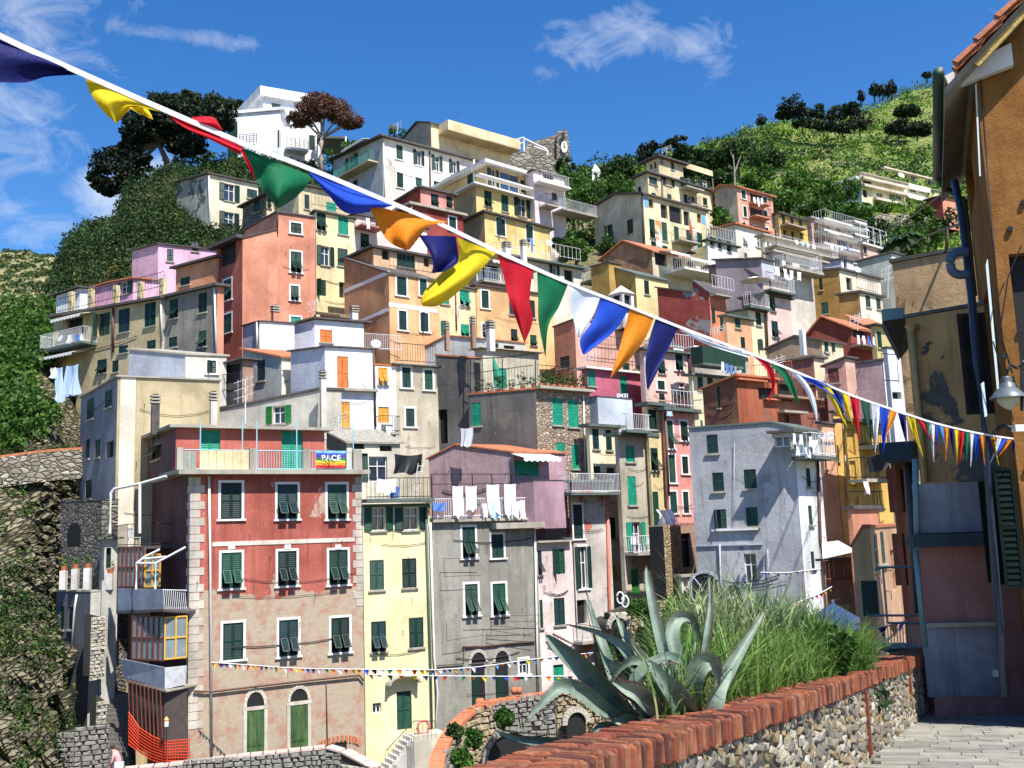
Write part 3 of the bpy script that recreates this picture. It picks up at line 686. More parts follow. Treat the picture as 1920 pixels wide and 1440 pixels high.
for i in range(60):
    x=random.uniform(-20,100); y=random.uniform(1110,1300); D=51-7*(y-1120)/180; bx.append((x,y,D-.1,4,-30,.45))
strata('rock_outcrop',bx,RKS,'grey and ochre layered rock outcrop on the slope at the left edge')
bx=[(x,y,D,5,-62,2.2) for (x,y,D) in [(20,1330,42.5),(45,1290,43.5),(60,1340,42.5),(85,1300,44),(100,1340,43.5),(30,1400,41),(60,1410,41),(85,1400,41.5),(5,1420,40.5),(110,1270,45),(80,1250,45.5),(100,1420,41.5),(15,1370,41.5)]]
bx=[(x*.75-6,y,D,6,tl,l*.55) for (x,y,D,n,tl,l) in bx]
strata('tilted_rock_slabs',bx,ROCK,'steeply tilted brown rock slabs at the bottom left corner')
# red topped retaining wall on the slope
STONE=masonry('rubble_stone',((.30,.27,.21),(.20,.17,.13),(.44,.41,.36)),2.6)
STONED=masonry('grey_rubble_stone',((.17,.16,.14),(.11,.10,.09),(.26,.24,.21)),2.4)
wl=thing('retaining_wall','stone retaining wall with thin red coping running across the left slope','wall',P(60,900,53.5))
mb=MB(); mc=MB(); pl=[(-120,868,53),(0,858,54),(60,850,54.6),(110,845,55),(160,842,55.5)]
for a,b in zip(pl,pl[1:]):
    p,q=P(*a),P(*b); mb.ext([p,q,q-Vector((0,0,1.6)),p-Vector((0,0,1.6))],(0,.5,0),STONE)
    n=int((q-p).length/.3)
    for i in range(n):
        u=p.lerp(q,i/n); v=p.lerp(q,(i+.93)/n); mc.ext([u,v,v+Vector((0,0,.12)),u+Vector((0,0,.12))],(0,.6,0),TERRA)
mb.build('masonry',wl); mc.build('coping',wl)
# ============================================================ BUILDINGS (back to front)
CREAM=plaster((.65,.55,.35),.34); PALE=plaster((.62,.54,.45),.3); YEL=plaster((.68,.50,.24),.22); BEIGE=plaster((.55,.46,.32),.3)
WHT=plaster((.72,.72,.74),.22); SALM=plaster((.60,.255,.165),.3,(.55,.45,.38),.02); DRED=plaster((.26,.045,.035),.3); PEACH=plaster((.70,.42,.21),.22)
ORG_=plaster((.58,.28,.14),.25); PINK=plaster((.70,.47,.40),.25); LPINK=plaster((.74,.60,.58),.2); LILAC=plaster((.66,.40,.54),.2); GREYB=plaster((.42,.38,.31),.4)
GREY=plaster((.275,.265,.23),.45); DGREY=plaster((.13,.125,.12),.6,(.20,.18,.15),.06); BROWNW=plaster((.34,.21,.15),.4,(.22,.17,.13),.05); MUST=plaster((.38,.25,.07),.3)
TANW=plaster((.50,.36,.20),.35); MAUVE=plaster((.40,.26,.28),.3); RUST=plaster((.36,.10,.05),.6,(.22,.13,.09),.10); LGREY=plaster((.46,.48,.54),.35)
# white villa
vb=thing('villa','white modernist villa with rounded end and flat roofs beside the brown pine','villa',P(500,330,110)); BL['villa']={'o':vb}
def vblock(x0,x1,yt,yb,D,dep=8,az=62,roof=True,name='wall',aL=-35):
    FR=Face(P(x0,yt,D),az,'R'); zt=P(x0,yt,D).z; zb=P(x0,yb,D).z-1; t=FR.solve(zt,x1); Lv=Vector((math.sin(R(aL)),math.cos(R(aL)),0))
    return FR,zt,zb,t,Lv*dep
vm=plaster((.78,.78,.80),.12)
mb=MB(); rb=MB()
FR,zt,zb,t,Lv=vblock(494,600,182,330,109,7); mb.obox(FR.at(0,zb),FR.d*t,Lv,(0,0,zt-zb),vm); rb.obox(FR.at(-.5,zt,.5),FR.d*(t+1),Lv*1.1,(0,0,1.1),vm)
FM,z2,zb2,t2,Lv2=vblock(520,596,236,332,107.2,6); mb.obox(FM.at(0,zb2),FM.d*t2,Lv2,(0,0,z2-zb2-.01),vm)
# rounded wing
c0=P(470,218,108.5); zt3=c0.z; zb3=P(470,332,108.5).z-1; pl=[]
a=P(520,218,107.0); bq=P(424,218,107.8); 
for k in range(13):
    th=R(-90-k*13); rx=(P(520,218,108).x-P(398,218,108).x)*.5; pl.append(Vector((bq.x+1.1+rx*.45*math.cos(th),bq.y+3.2+3.2*math.sin(th),zb3)))
pl=[Vector((a.x+.3,a.y+.2,zb3))]+pl+[Vector((a.x+.3,a.y+8,zb3))]
mb.ext(pl,(0,0,zt3-zb3),vm)
cx=sum(p.x for p in pl)/len(pl); cy=sum(p.y for p in pl)/len(pl)
rb.ext([Vector((cx+(p.x-cx)*1.07,cy+(p.y-cy)*1.07,zt3+.005)) for p in pl],(0,0,.35),vm)
mb.build('wall',vb); rb.build('roof',vb)
def vwin(F_,x0,y0,x1,y1,k='d',col=GREEN,off=.01):
    ta,_=F_.proj(x0,(y0+y1)/2); tb,_=F_.proj(x1,(y0+y1)/2); _,za=F_.proj((x0+x1)/2,y1); _,zc=F_.proj((x0+x1)/2,y0); mb=MB(); mb.obox(F_.at(min(ta,tb),za,-.05),F_.d*abs(tb-ta),F_.out*(.05+off+.05),(0,0,zc-za),col)
    n=4
    for i in range(n+1): mb.obox(F_.at(min(ta,tb)+abs(tb-ta)*i/n-.03,za,.05),F_.d*.06,F_.out*.05,(0,0,zc-za),col)
    mb.build('window',vb)
vwin(FR,510,195,525,220); vwin(FM,513+8,244,526,276); vwin(FM,580,254,591,280); vwin(FM,580,300,591,318)
FX=Face((a.x,a.y),-86,'L'); 
for q in [(428,229,445,262),(428,279,444,305)]: vwin(FX,*q)
vwin(Face((pl[5].x,pl[5].y),-50,'L'),402,305,407,324)
def vrail(F_,x0,x1,y,off,slab=True):
    ta,_=F_.proj(x0,y); tb,_=F_.proj(x1,y); z=F_.proj((x0+x1)/2,y)[1]; mb=MB(); ta,tb=min(ta,tb),max(ta,tb)
    if slab: mb.obox(F_.at(ta,z-.3,0),F_.d*(tb-ta),F_.out*off,(0,0,.3),vm)
    for k in range(5): mb.tube([F_.at(ta,z+.22*(k+1),off-.05),F_.at(tb,z+.22*(k+1),off-.05)],.025,IRON,4)
    for k in range(6): mb.tube([F_.at(ta+(tb-ta)*k/5,z,off-.05),F_.at(ta+(tb-ta)*k/5,z+1.1,off-.05)],.03,IRON,4)
    mb.build('balcony',vb)
vrail(FM,532,572,284,1.3); vrail(FX,450,482,270,.2,False); vrail(FX,430,508,217,-1,False)
mb=MB(); mb.tube([P(501,170,110),P(501,160,110)],.06,IRON,4); mb.tube([P(471,215,109),P(471,204,109)],.05,IRON,4); mb.build('antenna',vb)
pg=thing('pergola','white framed pergola on the terrace behind the brown pine','pergola',P(620,300,108)); mb=MB()
for x in (592,648): mb.tube([P(x,300,108),P(x,256,108)],.12,WIRON,4)
mb.ext([P(590,258,108),P(652,260,108),P(652,256,108),P(590,254,108)],(0,5,0),CONCD); mb.build('frame',pg)
# castle ruin and clock tower
cs=thing('clock_tower','ruined stone castle wall with small bell gable and white clock face on the hilltop','castle',P(1030,320,130))
mb=MB(); CST=masonry('castle_stone',((.28,.25,.20),(.17,.15,.12),(.36,.33,.28)),1.1)
q=[(988,268),(1046,252),(1046,300),(1066,322),(975,322)]; mb.ext([P(x,y,130) for x,y in q],(0,3,0),CST)
mb.ext([P(x,y,129.4) for x,y in [(1044,250),(1046,246),(1056,243),(1064,246),(1066,262),(1068,270),(1068,322),(1044,322)]],(0,2.2,0),CST); mb.build('wall',cs)
mb=MB(); c=P(1058,276,129.2); mb.ext([c+Vector((math.cos(k*.3927)*.42,0,math.sin(k*.3927)*.80)) for k in range(16)],(0,-.15,0),simple('clock_white',(.8,.8,.78),.6,.05)); mb.build('clock_face',cs)
mb=MB(); mb.box(c+Vector((0,-.2,.3)),(.05,.03,.35),IRON); mb.box(c+Vector((.08,-.2,-.05)),(.12,.03,.04),IRON); mb.build('clock_hand',cs)
mb=MB(); mb.ext([P(x,y,129.1) for x,y in [(1052,262),(1052,252),(1055,248),(1059,250),(1059,262)]],(0,-.1,0),DARK); mb.build('bell_opening',cs)
sc_=thing('scaffold','pale metal scaffold frame beside the castle ruin','scaffold',P(985,300,128)); mb=MB()
for a_,b_ in [((982,258),(982,288)),((1001,275),(1026,284)),((982,260),(1026,281)),((1026,281),(1026,300)),((955,275),(982,268)),((960,290),(960,276)),((950,268),(982,258))]: mb.tube([P(*a_,128),P(*b_,128)],.14,WIRON,4)
mb.build('frame',sc_)
mb=MB(); mb.ext([P(x,y,124) for x,y in [(952,292),(975,284),(1010,283),(1045,300),(1055,325),(1050,345),(952,345)]],(0,5,0),CST)
tag(mb.build('castle_rampart'),'rough stone rampart below the castle ruin on the hilltop','wall')
sp=thing('bell_turret','small white bell turret with pointed roof standing among the trees','turret',P(1118,348,138)); mb=MB(); rz=.4
c=P(1118,345,138); w=.55; zt=P(1118,325,138).z
for sx in (-1,1):
    for sy in (-1,1): mb.box((c.x+sx*.4,c.y+sy*.4,(c.z+zt)/2),(.16,.16,(zt-c.z)/2),vm)
mb.box((c.x,c.y,c.z-1),(.62,.62,1),vm); mb.box((c.x,c.y,zt),(.62,.62,.1),vm); mb.build('wall',sp)
mb=MB(); ap=P(1114,307,138); b4=[Vector((c.x+sx*.65,c.y+sy*.65,zt+.1)) for sx,sy in ((-1,-1),(1,-1),(1,1),(-1,1))]; mb.add(b4+[Vector((c.x,c.y,ap.z))],[(0,1,4),(1,2,4),(2,3,4),(3,0,4),(3,2,1,0)],vm); mb.build('spire',sp)
# modern apartments far right
b=bld('apt','pale yellow and grey apartment block with stacked balconies on the hillside',172,1612,324,1556,1760,398,plaster((.72,.66,.42),.15),plaster((.42,.45,.42),.2),aL=-42,aR=58,pL=[(1556,362)],roof=CONC,name='apartment_block',cat='apartments',
 wins="Rd 1640 330 1660 338;Rd 1618 356 1626 370;Rd 1618 380 1634 396;Ru 1678 364 1690 374;Ru 1676 340 1688 352;Rd 1618 338 1634 344;Rn 1644 362 1656 374;Rn 1668 364 1680 376;Ru 1640 380 1662 396;Ru 1666 384 1680 398;Lu 1598 345 1606 357;Lu 1585 350 1592 360;Lu 1598 368 1608 376;Rn 1706 350 1718 360;Rn 1722 352 1734 362;Rn 1704 372 1716 384;Rn 1722 374 1732 386;Ru 1708 330 1716 340;Rc 1740 334 1744 346;Ru 1746 334 1752 346",wc='g',dep=10)
for (x0,x1,y) in [(1612,1694,342),(1614,1694,356),(1636,1694,378)]: slabf('apt','R',x0,x1,y,.9,.45,PALE,'balcony_parapet')
slabf('apt','R',1652,1756,327,.8,.25,PALE); slabf('apt','R',1700,1740,350,.5,.9,WHITE,'balcony_parapet'); slabf('apt','R',1696,1740,370,.8,.8,WHITE,'balcony_parapet')
slabf('apt','L',1612,1560,340,1.2,.6,WHITE)
b=bld('redf','small red house with one wall toned salmon as sunlit at the right end of the hillside',150,1766,366,1737,1795,404,SALM,DRED,aL=-40,aR=60,pL=[(1737,374)],wins='Rd 1776 388 1782 396',ov=.4)  # salmon and dark red put the sunlit and shaded side into the plaster
mb=MB(); mb.ext([P(x,y,158) for x,y in [(1640,402),(1740,402),(1760,410),(1760,445),(1640,440)]],(0,2,0),masonry('yard_stone',((.38,.33,.25),(.28,.24,.18),(.44,.40,.32)),1.0)); tag(mb.build('garden_wall'),'tan stone garden wall below the apartment block','wall')
# upper row right
b=bld('tall','tall cream house with small roof tower right of the church trees',98,1214,322,1190,1338,440,CREAM,aL=-38,aR=50,ov=.35,
 wins="Rc 1217 332 1232 346;Ro 1241 333 1264 348;Ro 1276 335 1299 356;Ro 1310 338 1331 353;Rc 1251 364 1259 375;Ro 1283 367 1301 387;Rc 1318 371 1326 385;Rc 1222 362 1230 372;Lc 1196 350 1202 362")
balcony('tall','R',1273,1305,357,1,1.1); balcony('tall','R',1283,1303,388,1,1.0); pipe('tall','R',[(1240,328),(1243,440)],COPPER,.09); pipe('tall','R',[(1335,335),(1340,440)],COPPER,.09)
bld('tallt','',99.2,1234,293,1211,1280,330,CREAM,aL=-38,aR=50,ov=.5,parent='tall',wins="Ru 1237 295 1244 307;Rc 1258 300 1264 318;Ld 1218 308 1223 318;Ld 1226 303 1230 316")
band('tall','R',1281,1336,312,322,CREAM,.0,'parapet')
bld('pinku','salmon pink house with recessed balconies and hanging laundry below the green hillside',102,1381,348,1340,1448,440,plaster((.66,.33,.24),.2),GREYB,aL=-42,aR=52,pL=[(1352,346),(1340,357)],roof=TILE,
 wins="Rcw 1390 357 1398 373;Rcw 1394 387 1400 407;Rcw 1431 370 1438 384;Rcw 1433 396 1439 415;Rd 1407 364 1431 384;Rd 1407 391 1431 410;Rcw 1414 424 1421 436;Rcw 1435 427 1441 440;Rcw 1392 418 1399 428")
balcony('pinku','R',1404,1432,384,1,1.0,slab=SALM); balcony('pinku','R',1404,1433,410,1,1.0,slab=SALM)
for i in range(3): clothpx(1412+i*7,369+i,6.5,13+(i%2)*6,101-.4*i,CLOTH,['leftmost white cloth on the salmon house balcony line','middle white cloth on the salmon house balcony line','rightmost white cloth on the salmon house balcony line'][i],az=52,group='laundry on the salmon house balcony')
bld('yelu','small yellow ochre house with green shutters and one balcony on the upper right',105,1459,398,1452,1516,470,plaster((.66,.42,.10),.2),GREYB,aL=-35,aR=50,wins="Rc 1466 403 1472 422;Rc 1482 406 1488 425;Rc 1498 409 1504 424;Rd 1469 431 1475 446;Rd 1484 434 1490 450;Rd 1500 436 1507 450")
balcony('yelu','R',1463,1500,427,1,1.0)
bld('balk','brown pink apartment building with rows of long white balconies',100,1520,407,1512,1610,520,plaster((.50,.34,.28),.3),aL=-35,aR=52,roof=CONC,wins="Rd 1527 416 1533 434;Rd 1550 420 1556 432;Rd 1568 422 1576 434;Rd 1590 424 1596 440;Rd 1528 446 1536 462;Rd 1552 450 1558 464;Rd 1570 448 1590 466;Rd 1592 458 1599 472;Rd 1530 474 1538 488;Rd 1552 474 1562 490;Rd 1572 478 1590 492")
for y in (425,446,470,494): balcony('balk','R',1526,1608,y,.9,1.3,rail=WIRON,slab=WHITE,spacing=.3)
awning('balk','R',1578,1600,417,1.6,.4); awning('balk','R',1527,1548,436,1.6,.4,AWN); awning('balk','R',1578,1604,441,1.6,.4)
for i,x in enumerate((1557,1566,1576,1586)): clothpx(x,458+i,8,10,97,[CLOTH,PCLOTH,CLOTH,BCLOTH][i],'%s cloth drying on the balcony of the brown pink apartments'%['first white','pale blue','second white','dark blue'][i],az=52,group='laundry on the apartment balconies')
bld('pks','small pink house with white glazed roof terrace left of the palm',98,1617,456,1612,1666,500,PINK,aL=-30,aR=50,roof=WHITE,wins="Rc 1619 462 1625 476;Rn 1645 462 1656 477")
railing('pks','R',1617,1665,456,1.0,.2,WIRON,.5); mb=MB(); f_=BL['pks']['R']; 
for t in np.linspace(0,BL['pks']['tr'],5): mb.tube([f_.at(t,BL['pks']['zt'],-.1),f_.at(t,BL['pks']['zt']+2.0,-.1)],.05,WIRON,4)
mb.tube([f_.at(0,BL['pks']['zt']+2,-.1),f_.at(BL['pks']['tr'],BL['pks']['zt']+2,-.1)],.05,WIRON,4); mb.build('terrace_frame',BL['pks']['o'])
bld('mural','cream house with two painted mural panels and an open loggia under the roof',90,1205,361,1113,1328,500,plaster((.70,.62,.40),.28),plaster((.52,.49,.38),.3),aL=-34,aR=51,pL=[(1153,363),(1113,387)],ov=.3,
 wins="Lc 1176 411 1187 439;Lc 1137 421 1149 448;Rd 1239 384 1251 409;Rd 1255 387 1278 418;Rd 1282 396 1293 423;RBB 1216 373 1225 390;RB 1307 401 1315 418;Rc 1218 411 1228 446;Rc 1241 417 1251 452;Rc 1264 425 1273 455;Rc 1287 432 1297 461;Rc 1307 437 1317 466;Rc 1221 453 1230 464;Rc 1242 461 1252 470;Rc 1290 472 1300 484;Ro 1304 486 1322 508")
balcony('mural','R',1259,1295,457,1,1.2); pipe('mural','R',[(1203,365),(1207,500)],IRON,.1); pipe('mural','R',[(1324,402),(1328,500)],PIPEW,.08)
band('mural','R',1208,1215,369,388,simple('mural_blue',(.12,.38,.62),.7,.2),.03,'blue_panel'); band('mural','R',1316,1322,404,420,simple('mural_blue',(.12,.38,.62)),.03,'blue_panel')
for k,(x0,x1,y0,y1) in enumerate([(1230,1240,414,463),(1298,1307,427,480)]):
    m_,nt,N,L,B=newmat('mural_paint'); v=mapv(N,L,(1,1,.7)); vo=N.new('ShaderNodeTexVoronoi'); vo.inputs['Scale'].default_value=1.6; L.new(v,vo.inputs['Vector']); s=N.new('ShaderNodeSeparateColor'); L.new(vo.outputs['Color'],s.inputs[0])
    c=mixc(N,L,ramp(N,L,s.outputs[0],.35,.45),(.12,.42,.65),(.62,.22,.05)); c=mixc(N,L,ramp(N,L,s.outputs[1],.62,.7),c,(.75,.70,.55)); L.new(c,B.inputs['Base Color']); band('mural','R',x0,x1,y0,y1,m_,.03,'mural_panel')
mb=MB(); f_=BL['mural']['R']; a=f_.pt(1277,440,1.0); mb.add([a+Vector((0,0,-.1)),a+f_.d*.55+Vector((0,0,-.1)),a+f_.d*.28+Vector((0,0,1.5))],[(0,1,2)],simple('red_sail',(.4,.08,.06))); mb.build('pennant',BL['mural']['o'])
bld('whlo','low white house with glass roof railing beside the mural house',88,1326,449,1322,1382,520,WHT,aL=-35,aR=50,wins="Rt 1331 443 1338 461;Rt 1346 447 1352 466;Rt 1363 452 1370 472",rt=.12)
railing('whlo','R',1327,1381,450,1.1,0,WIRON,.35)
bld('gab','pale cream gabled house with white shutters below the salmon house',92,1378,418,1341,1440,520,plaster((.70,.64,.54),.15),aL=-42,aR=50,pL=[(1341,427)],wins="RcW 1393 434 1400 457;RoW 1414 442 1430 464;Rd 1395 474 1401 484",roof=TILE)
bld('longb','long cream building with two balcony rows stepping down to the right',90,1430,440,1425,1560,520,CREAM,aL=-40,aR=52,ov=.4,roof=CONC,wins="RoW 1434 452 1444 472;RoW 1452 456 1462 476;RoW 1470 462 1480 480;Rn 1490 468 1500 486;RoB 1508 474 1518 490;Rn 1524 478 1534 492")
balcony('longb','R',1434,1552,478,1,1.4,rail=WIRON,spacing=.25); railing('longb','R',1440,1556,441,1,.2,IRON,.4); balcony('longb','R',1436,1510,500,1,1.6,rail=WIRON,spacing=.3)
for i in range(4): clothpx(1490+i*11,449+i*3,9,9,89,[CLOTH,PCLOTH,CLOTH,CLOTH][i],'%s cloth on the roof terrace of the long cream building'%['first white','pale blue','second white','last white'][i],az=52,group='laundry on the long cream roof terrace')
# upper row centre
bld('topb','beige top house with long solid terrace parapet, highest of the centre',101,808,229,752,956,330,plaster((.68,.55,.34),.15),plaster((.40,.37,.28),.3),aL=-36,aR=50,pL=[(783,228),(752,264)],rt=.1,ov=.25,wins="Rd 824 242 835 251;Rd 838 245 850 252;Rd 880 257 893 265;Rd 923 270 934 277")  # left wall takes a greyer, darker beige: shade put into its colour
balcony('topb','R',822,956,270,1.0,1.8,solid=plaster((.68,.55,.34),.15),slab=plaster((.50,.38,.22),.3))
bld('longw','long whitewashed house with green balcony panels left of the beige top house',95,717,255,632,892,400,plaster((.66,.60,.53),.25),plaster((.50,.51,.53),.3),aL=-40,aR=50,ov=.5,pL=[(625,298)],
 wins="Rcw 743 272 755 299;Row 775 282 795 310;Row 809 292 829 321;Row 842 301 861 326;Rcw 744 324 756 352;Rcw 779 333 791 350;Rcw 813 340 825 356;Lo 648 292 672 330;Lc 661 338 670 352")
balcony('longw','L',709,640,322,1.0,1.1,rail=simple('green_iron',(.03,.25,.19),.5),slab=BEIGE,spacing=.1); pipe('longw','R',[(805,284),(806,350)],COPPER,.09); pipe('longw','R',[(718,258),(721,390)],PIPEW,.06)
awning('longw','L',695,655,272,1.0,.2)
bld('cor','pinkish white house with white balustrade terrace beside the tree mass',92,1000,318,985,1058,440,plaster((.72,.60,.62),.2),aL=-36,aR=50,rt=.1,wins="Rd 985 317 1000 328;Rd 1018 326 1038 336;Rc 1035 362 1044 376",ov=.2)
balcony('cor','R',1000,1057,350,1.0,1.0,rail=WIRON,slab=WHITE,spacing=.2); balcony('cor','R',1010,1032,390,1,1.2,rail=IRON); balcony('cor','R',1035,1100,406,1,1.6,rail=WIRON,slab=CONC)
bld('yel','tall yellow house in three set-back tiers with green shutters',86,908,396,864,1033,520,plaster((.68,.50,.20),.26),plaster((.50,.36,.20),.3),aL=-37,aR=47,ov=.35,pL=[(866,416)],wins="Rcw 931 410 947 442;Rcw 987 423 999 455")  # left walls of the lower tiers: darker yellow copy with shade painted in
bld('yelm','',88,892,346,850,1008,416,plaster((.68,.50,.20),.26),plaster((.50,.36,.20),.3),aL=-36,aR=47,ov=.6,roof=WHITE,parent='yel',wins="Rc 908 358 922 387;Rc 940 366 953 397;Ro 964 372 994 406",down=.5)
balcony('yelm','R',890,1006,344,1,.7,rail=IRON,slab=WHITE,spacing=.3)
bld('yelt','',90,912,304,805,1000,350,plaster((.68,.50,.24),.18),aL=-38,aR=47,ov=.7,roof=WHITE,rt=.3,parent='yel',wins="Ro 913 317 935 349;Ru 938 325 974 359;Rc 976 338 984 362;Lc 876 324 887 345",down=.5)
railing('yelt','L',905,850,349,1.0,1.4,IRON,.4); pipe('yelt','L',[(890,300),(890,342)],PIPEW,.1); pipe('yel','R',[(1030,425),(1033,495)],PIPEW,.07); pipe('yelm','R',[(1006,372),(1009,412)],PIPEW,.07)
clothpx(994,445,7,30,84,BCLOTH,'blue towels hanging down from a window of the yellow tiered house',az=47)
balcony('yel','R',912,1030,492,.9,1.4,rail=WIRON,slab=WHITE)
bld('dred','dark red house with pink upper wall squeezed left of the yellow tiered house',82,788,350,740,850,400,plaster((.62,.25,.22),.2),DRED,aL=-42,aR=50,pL=[(742,378)],ov=.3,wins="Rt 808 364 822 386;Rt 837 368 848 390")
bld('dredl','',80,770,380,745,868,450,DRED,aL=-40,aR=50,ov=.3,rt=.2,parent='dred',roof=CONC,wins="Rcw 842 407 855 432;Rc 776 396 791 404;Rcw 778 436 790 452",down=1)
pipe('dredl','R',[(772,384),(768,400),(768,420)],PIPEW,.06)
bld('twr','cream tower house with blotched grey side wall below the villa',85,392,324,330,484,480,plaster((.66,.60,.44),.2),plaster((.36,.36,.31),.3,(.13,.14,.12),.12),aL=-48,aR=50,pL=[(332,340)],rt=.12,ov=.25,wins="Ro 411 345 449 377;Ro 411 398 448 431;Rc 463 355 482 372;Lc 337 425 352 455")
pipe('twr','R',[(391,330),(393,440)],PIPEW,.07)
bld('stn','small dark stone house with sloping slab roof beside the cream tower house',81,500,363,455,560,450,BEIGE,STONED,aL=-44,aR=52,pL=[(455,386)],rt=.14,ov=.35,wins="Lc 476 375 487 398;Rt 500 372 508 390")
bld('mid','narrow cream rooftop house with terrace clutter behind the salmon tower',79,560,345,520,664,420,CREAM,aL=-44,aR=52,rt=.1,wins="Rc 571 365 580 392;RcG 612 380 630 396",ov=.3)
railing('mid','R',575,640,396,1.0,.9,IRON,.3)
# middle rows
b=bld('orng','orange house with white string bands and a recessed roof terrace',63,729,510,645,822,660,plaster((.70,.40,.20),.28),plaster((.52,.27,.14),.2),aL=-40,aR=50,ov=.1,pL=[(645,483)],rt=.1,
 wins="Rcw 744 519 762 554;Rcw 787 523 800 555;Rcw 748 583 762 619;Rcw 789 587 803 622")
bld('orngt','',66,700,461,646,830,520,plaster((.66,.42,.26),.2),plaster((.52,.27,.14),.2),aL=-40,aR=50,ov=.3,parent='orng',down=0,wins="Rd 716 469 730 487;Rc 744 476 778 502;Rd 795 480 805 500",pL=[(645,486)])
railing('orng','R',730,815,508,1,.05,IRON,.3); band('orng','R',729,820,573,581,WHITE,.02,'string_course')
for (a_,b_) in (((729,507),(646,543)),((729,576),(646,612))):
    f_=BL['orng']['L']; p,q=f_.pt(*a_,.02),f_.pt(*b_,.02); mb=MB(); mb.ext([p,q,q-Vector((0,0,.25)),p-Vector((0,0,.25))],f_.inn*.05,WHITE); mb.build('string_course',BL['orng']['o'])
bld('pnk2','pale pink house with shaded plum top behind the orange house',74,664,400,655,800,500,LPINK,aL=-40,aR=50,rt=.12,wins="Rt 676 438 692 465;Rc 760 434 775 452;Rc 705 405 722 425",ov=.2)
balcony('pnk2','R',664,705,430,1,1.2,rail=IRON,slab=plaster((.36,.13,.12)))
clothpx(686,408,8,22,71,CLOTH,'white shirts on the balcony of the pale pink house',az=50)
bld('crm2','cream house with green shutters wedged between the salmon tower and orange house',70,592,394,586,664,620,plaster((.72,.63,.36),.25),aL=-30,aR=50,rt=.12,ov=.2,wins="Rt 592 399 611 432;RcG 634 405 653 440;Ro 586 461 626 497;Rc 633 466 652 499;Rh 592 524 611 554;Rd 636 529 646 558")
b=bld('salm','tall salmon house with blank lit wall and side toned dark red for shade',66,519,396,None,591,660,SALM,aL=-40,aR=57,rt=.1,ov=.1,wins="Rcw 545 418 565 438;Rtw 545 472 565 511;Rtw 545 536 560 563;RcwG 545 594 564 612",dep=5)
bld('salml','',64,455,444,407,519,660,SALM,plaster((.36,.10,.07),.4,(.2,.13,.11),.06),aL=-46,aR=57,rt=.1,ov=.08,parent='salm',pR=[(519,428)],wins="Ld 412 456 442 497;Ltw 419 524 434 563;Lcw 419 589 434 624")  # left wall is the salmon darkened to red, its shade in the plaster
slabf('salml','L',456,400,452,.5,.25,SLATE); chimney('salm',516,600,14,12,62,SALM)
railing('salml','L',455,410,445,1.0,-.2,IRON,.35); pipe('salm','R',[(520,398),(519,440)],IRON,.06)
# peach row
bld('pch1','pale cream house with bright green shutters in the peach row',66,818,530,810,891,680,plaster((.72,.57,.34),.25),aL=-40,aR=52,rt=.1,ov=.15,wins="RcG 826 550 842 570;RtG 862 544 880 574;RhG 827 603 843 628;RtG 864 608 880 630")
pipe('pch1','R',[(853,540),(855,620)],COPPER,.05); pipe('pch1','R',[(819,532),(820,650)],COPPER,.05)
bld('pch2','long peach house behind the red and green flags of the near bunting','prev',892,533,885,1037,680,plaster((.70,.43,.21),.25),aL=-40,aR=54,rt=.1,ov=.15,wins="Rcw 903 545 916 578;Rcw 905 608 923 633;Rt 958 617 970 642;Rc 993 563 1003 596;Rt 994 628 1006 648;Rc 955 560 967 590",dep=5)
bld('vera','glazed roof veranda with scalloped awning above the peach house',70,893,487,886,1000,545,plaster((.62,.55,.42),.2),aL=-40,aR=52,rt=.14,ov=.4,roof=CONC,wins="Rn 896 494 936 530;Rd 960 500 975 525",name='rooftop_room',cat='rooftop room')
balcony('vera','R',893,952,533,.9,.9,rail=WIRON); awning('vera','R',905,935,488,1.2,.35)
bld('tera','long cream terrace house with thin slab roof below the yellow tiered house',74,958,480,950,1090,560,plaster((.66,.60,.48),.18),aL=-40,aR=52,rt=.14,ov=.5,roof=CONCD,wins="Ro 1030 492 1048 516;Rd 1058 506 1075 530;Rd 965 494 980 520")
railing('tera','R',960,1085,479,1,.2,WIRON,.4); balcony('tera','R',1088,1135,534,.9,1.3,rail=WIRON,slab=CONCD); chimney('tera',982,482,22,9,72,WHT); chimney('tera',950,478,14,12,71,WHT)
bld('salr','salmon house with brown shaded side behind the blue and orange flags',68,1077,597,1037,1205,720,plaster((.66,.38,.30),.2),plaster((.44,.20,.13),.25),aL=-42,aR=52,rt=.08,ov=.08,pL=[(1038,612)],wins="Rc 1168 680 1180 705;Lc 1050 668 1068 690",dep=6)
railing('salr','R',1100,1200,664,1,.9,IRON,.3)
bld('pinkc','pink house with grey quoins and white shutters right of the near navy flag',61,1206,652,1198,1290,800,plaster((.70,.46,.40),.2),aL=-40,aR=52,rt=.14,ov=.3,roof=CONCD,wins="Rcw 1266 657 1280 694;Rt 1234 675 1247 700;Rcw 1233 714 1246 731;RoW 1263 717 1293 741;Rt 1236 738 1246 750")
railing('pinkc','R',1206,1296,652,.9,.2,WIRON,.22); pipe('pinkc','R',[(1289,656),(1293,740)],IRON,.05)
f_=BL['pinkc']['R']; 
mb=MB(); z=P(1206,654,61).z-.3
for i in range(12): mb.obox(f_.at(.02,z-.28*i-.26,.002),f_.d*(.35 if i%2 else .22),f_.out*.02,(0,0,.25),plaster((.55,.50,.46)))
mb.build('quoins',BL['pinkc']['o'])
bld('lilr','lilac grey flat roofed house high above the red peeling house',72,1427,483,1341,1450,540,LGREY,plaster((.30,.25,.27),.3),aL=-62,aR=50,rt=.1,ov=.2,pL=[(1341,486)],dep=6)
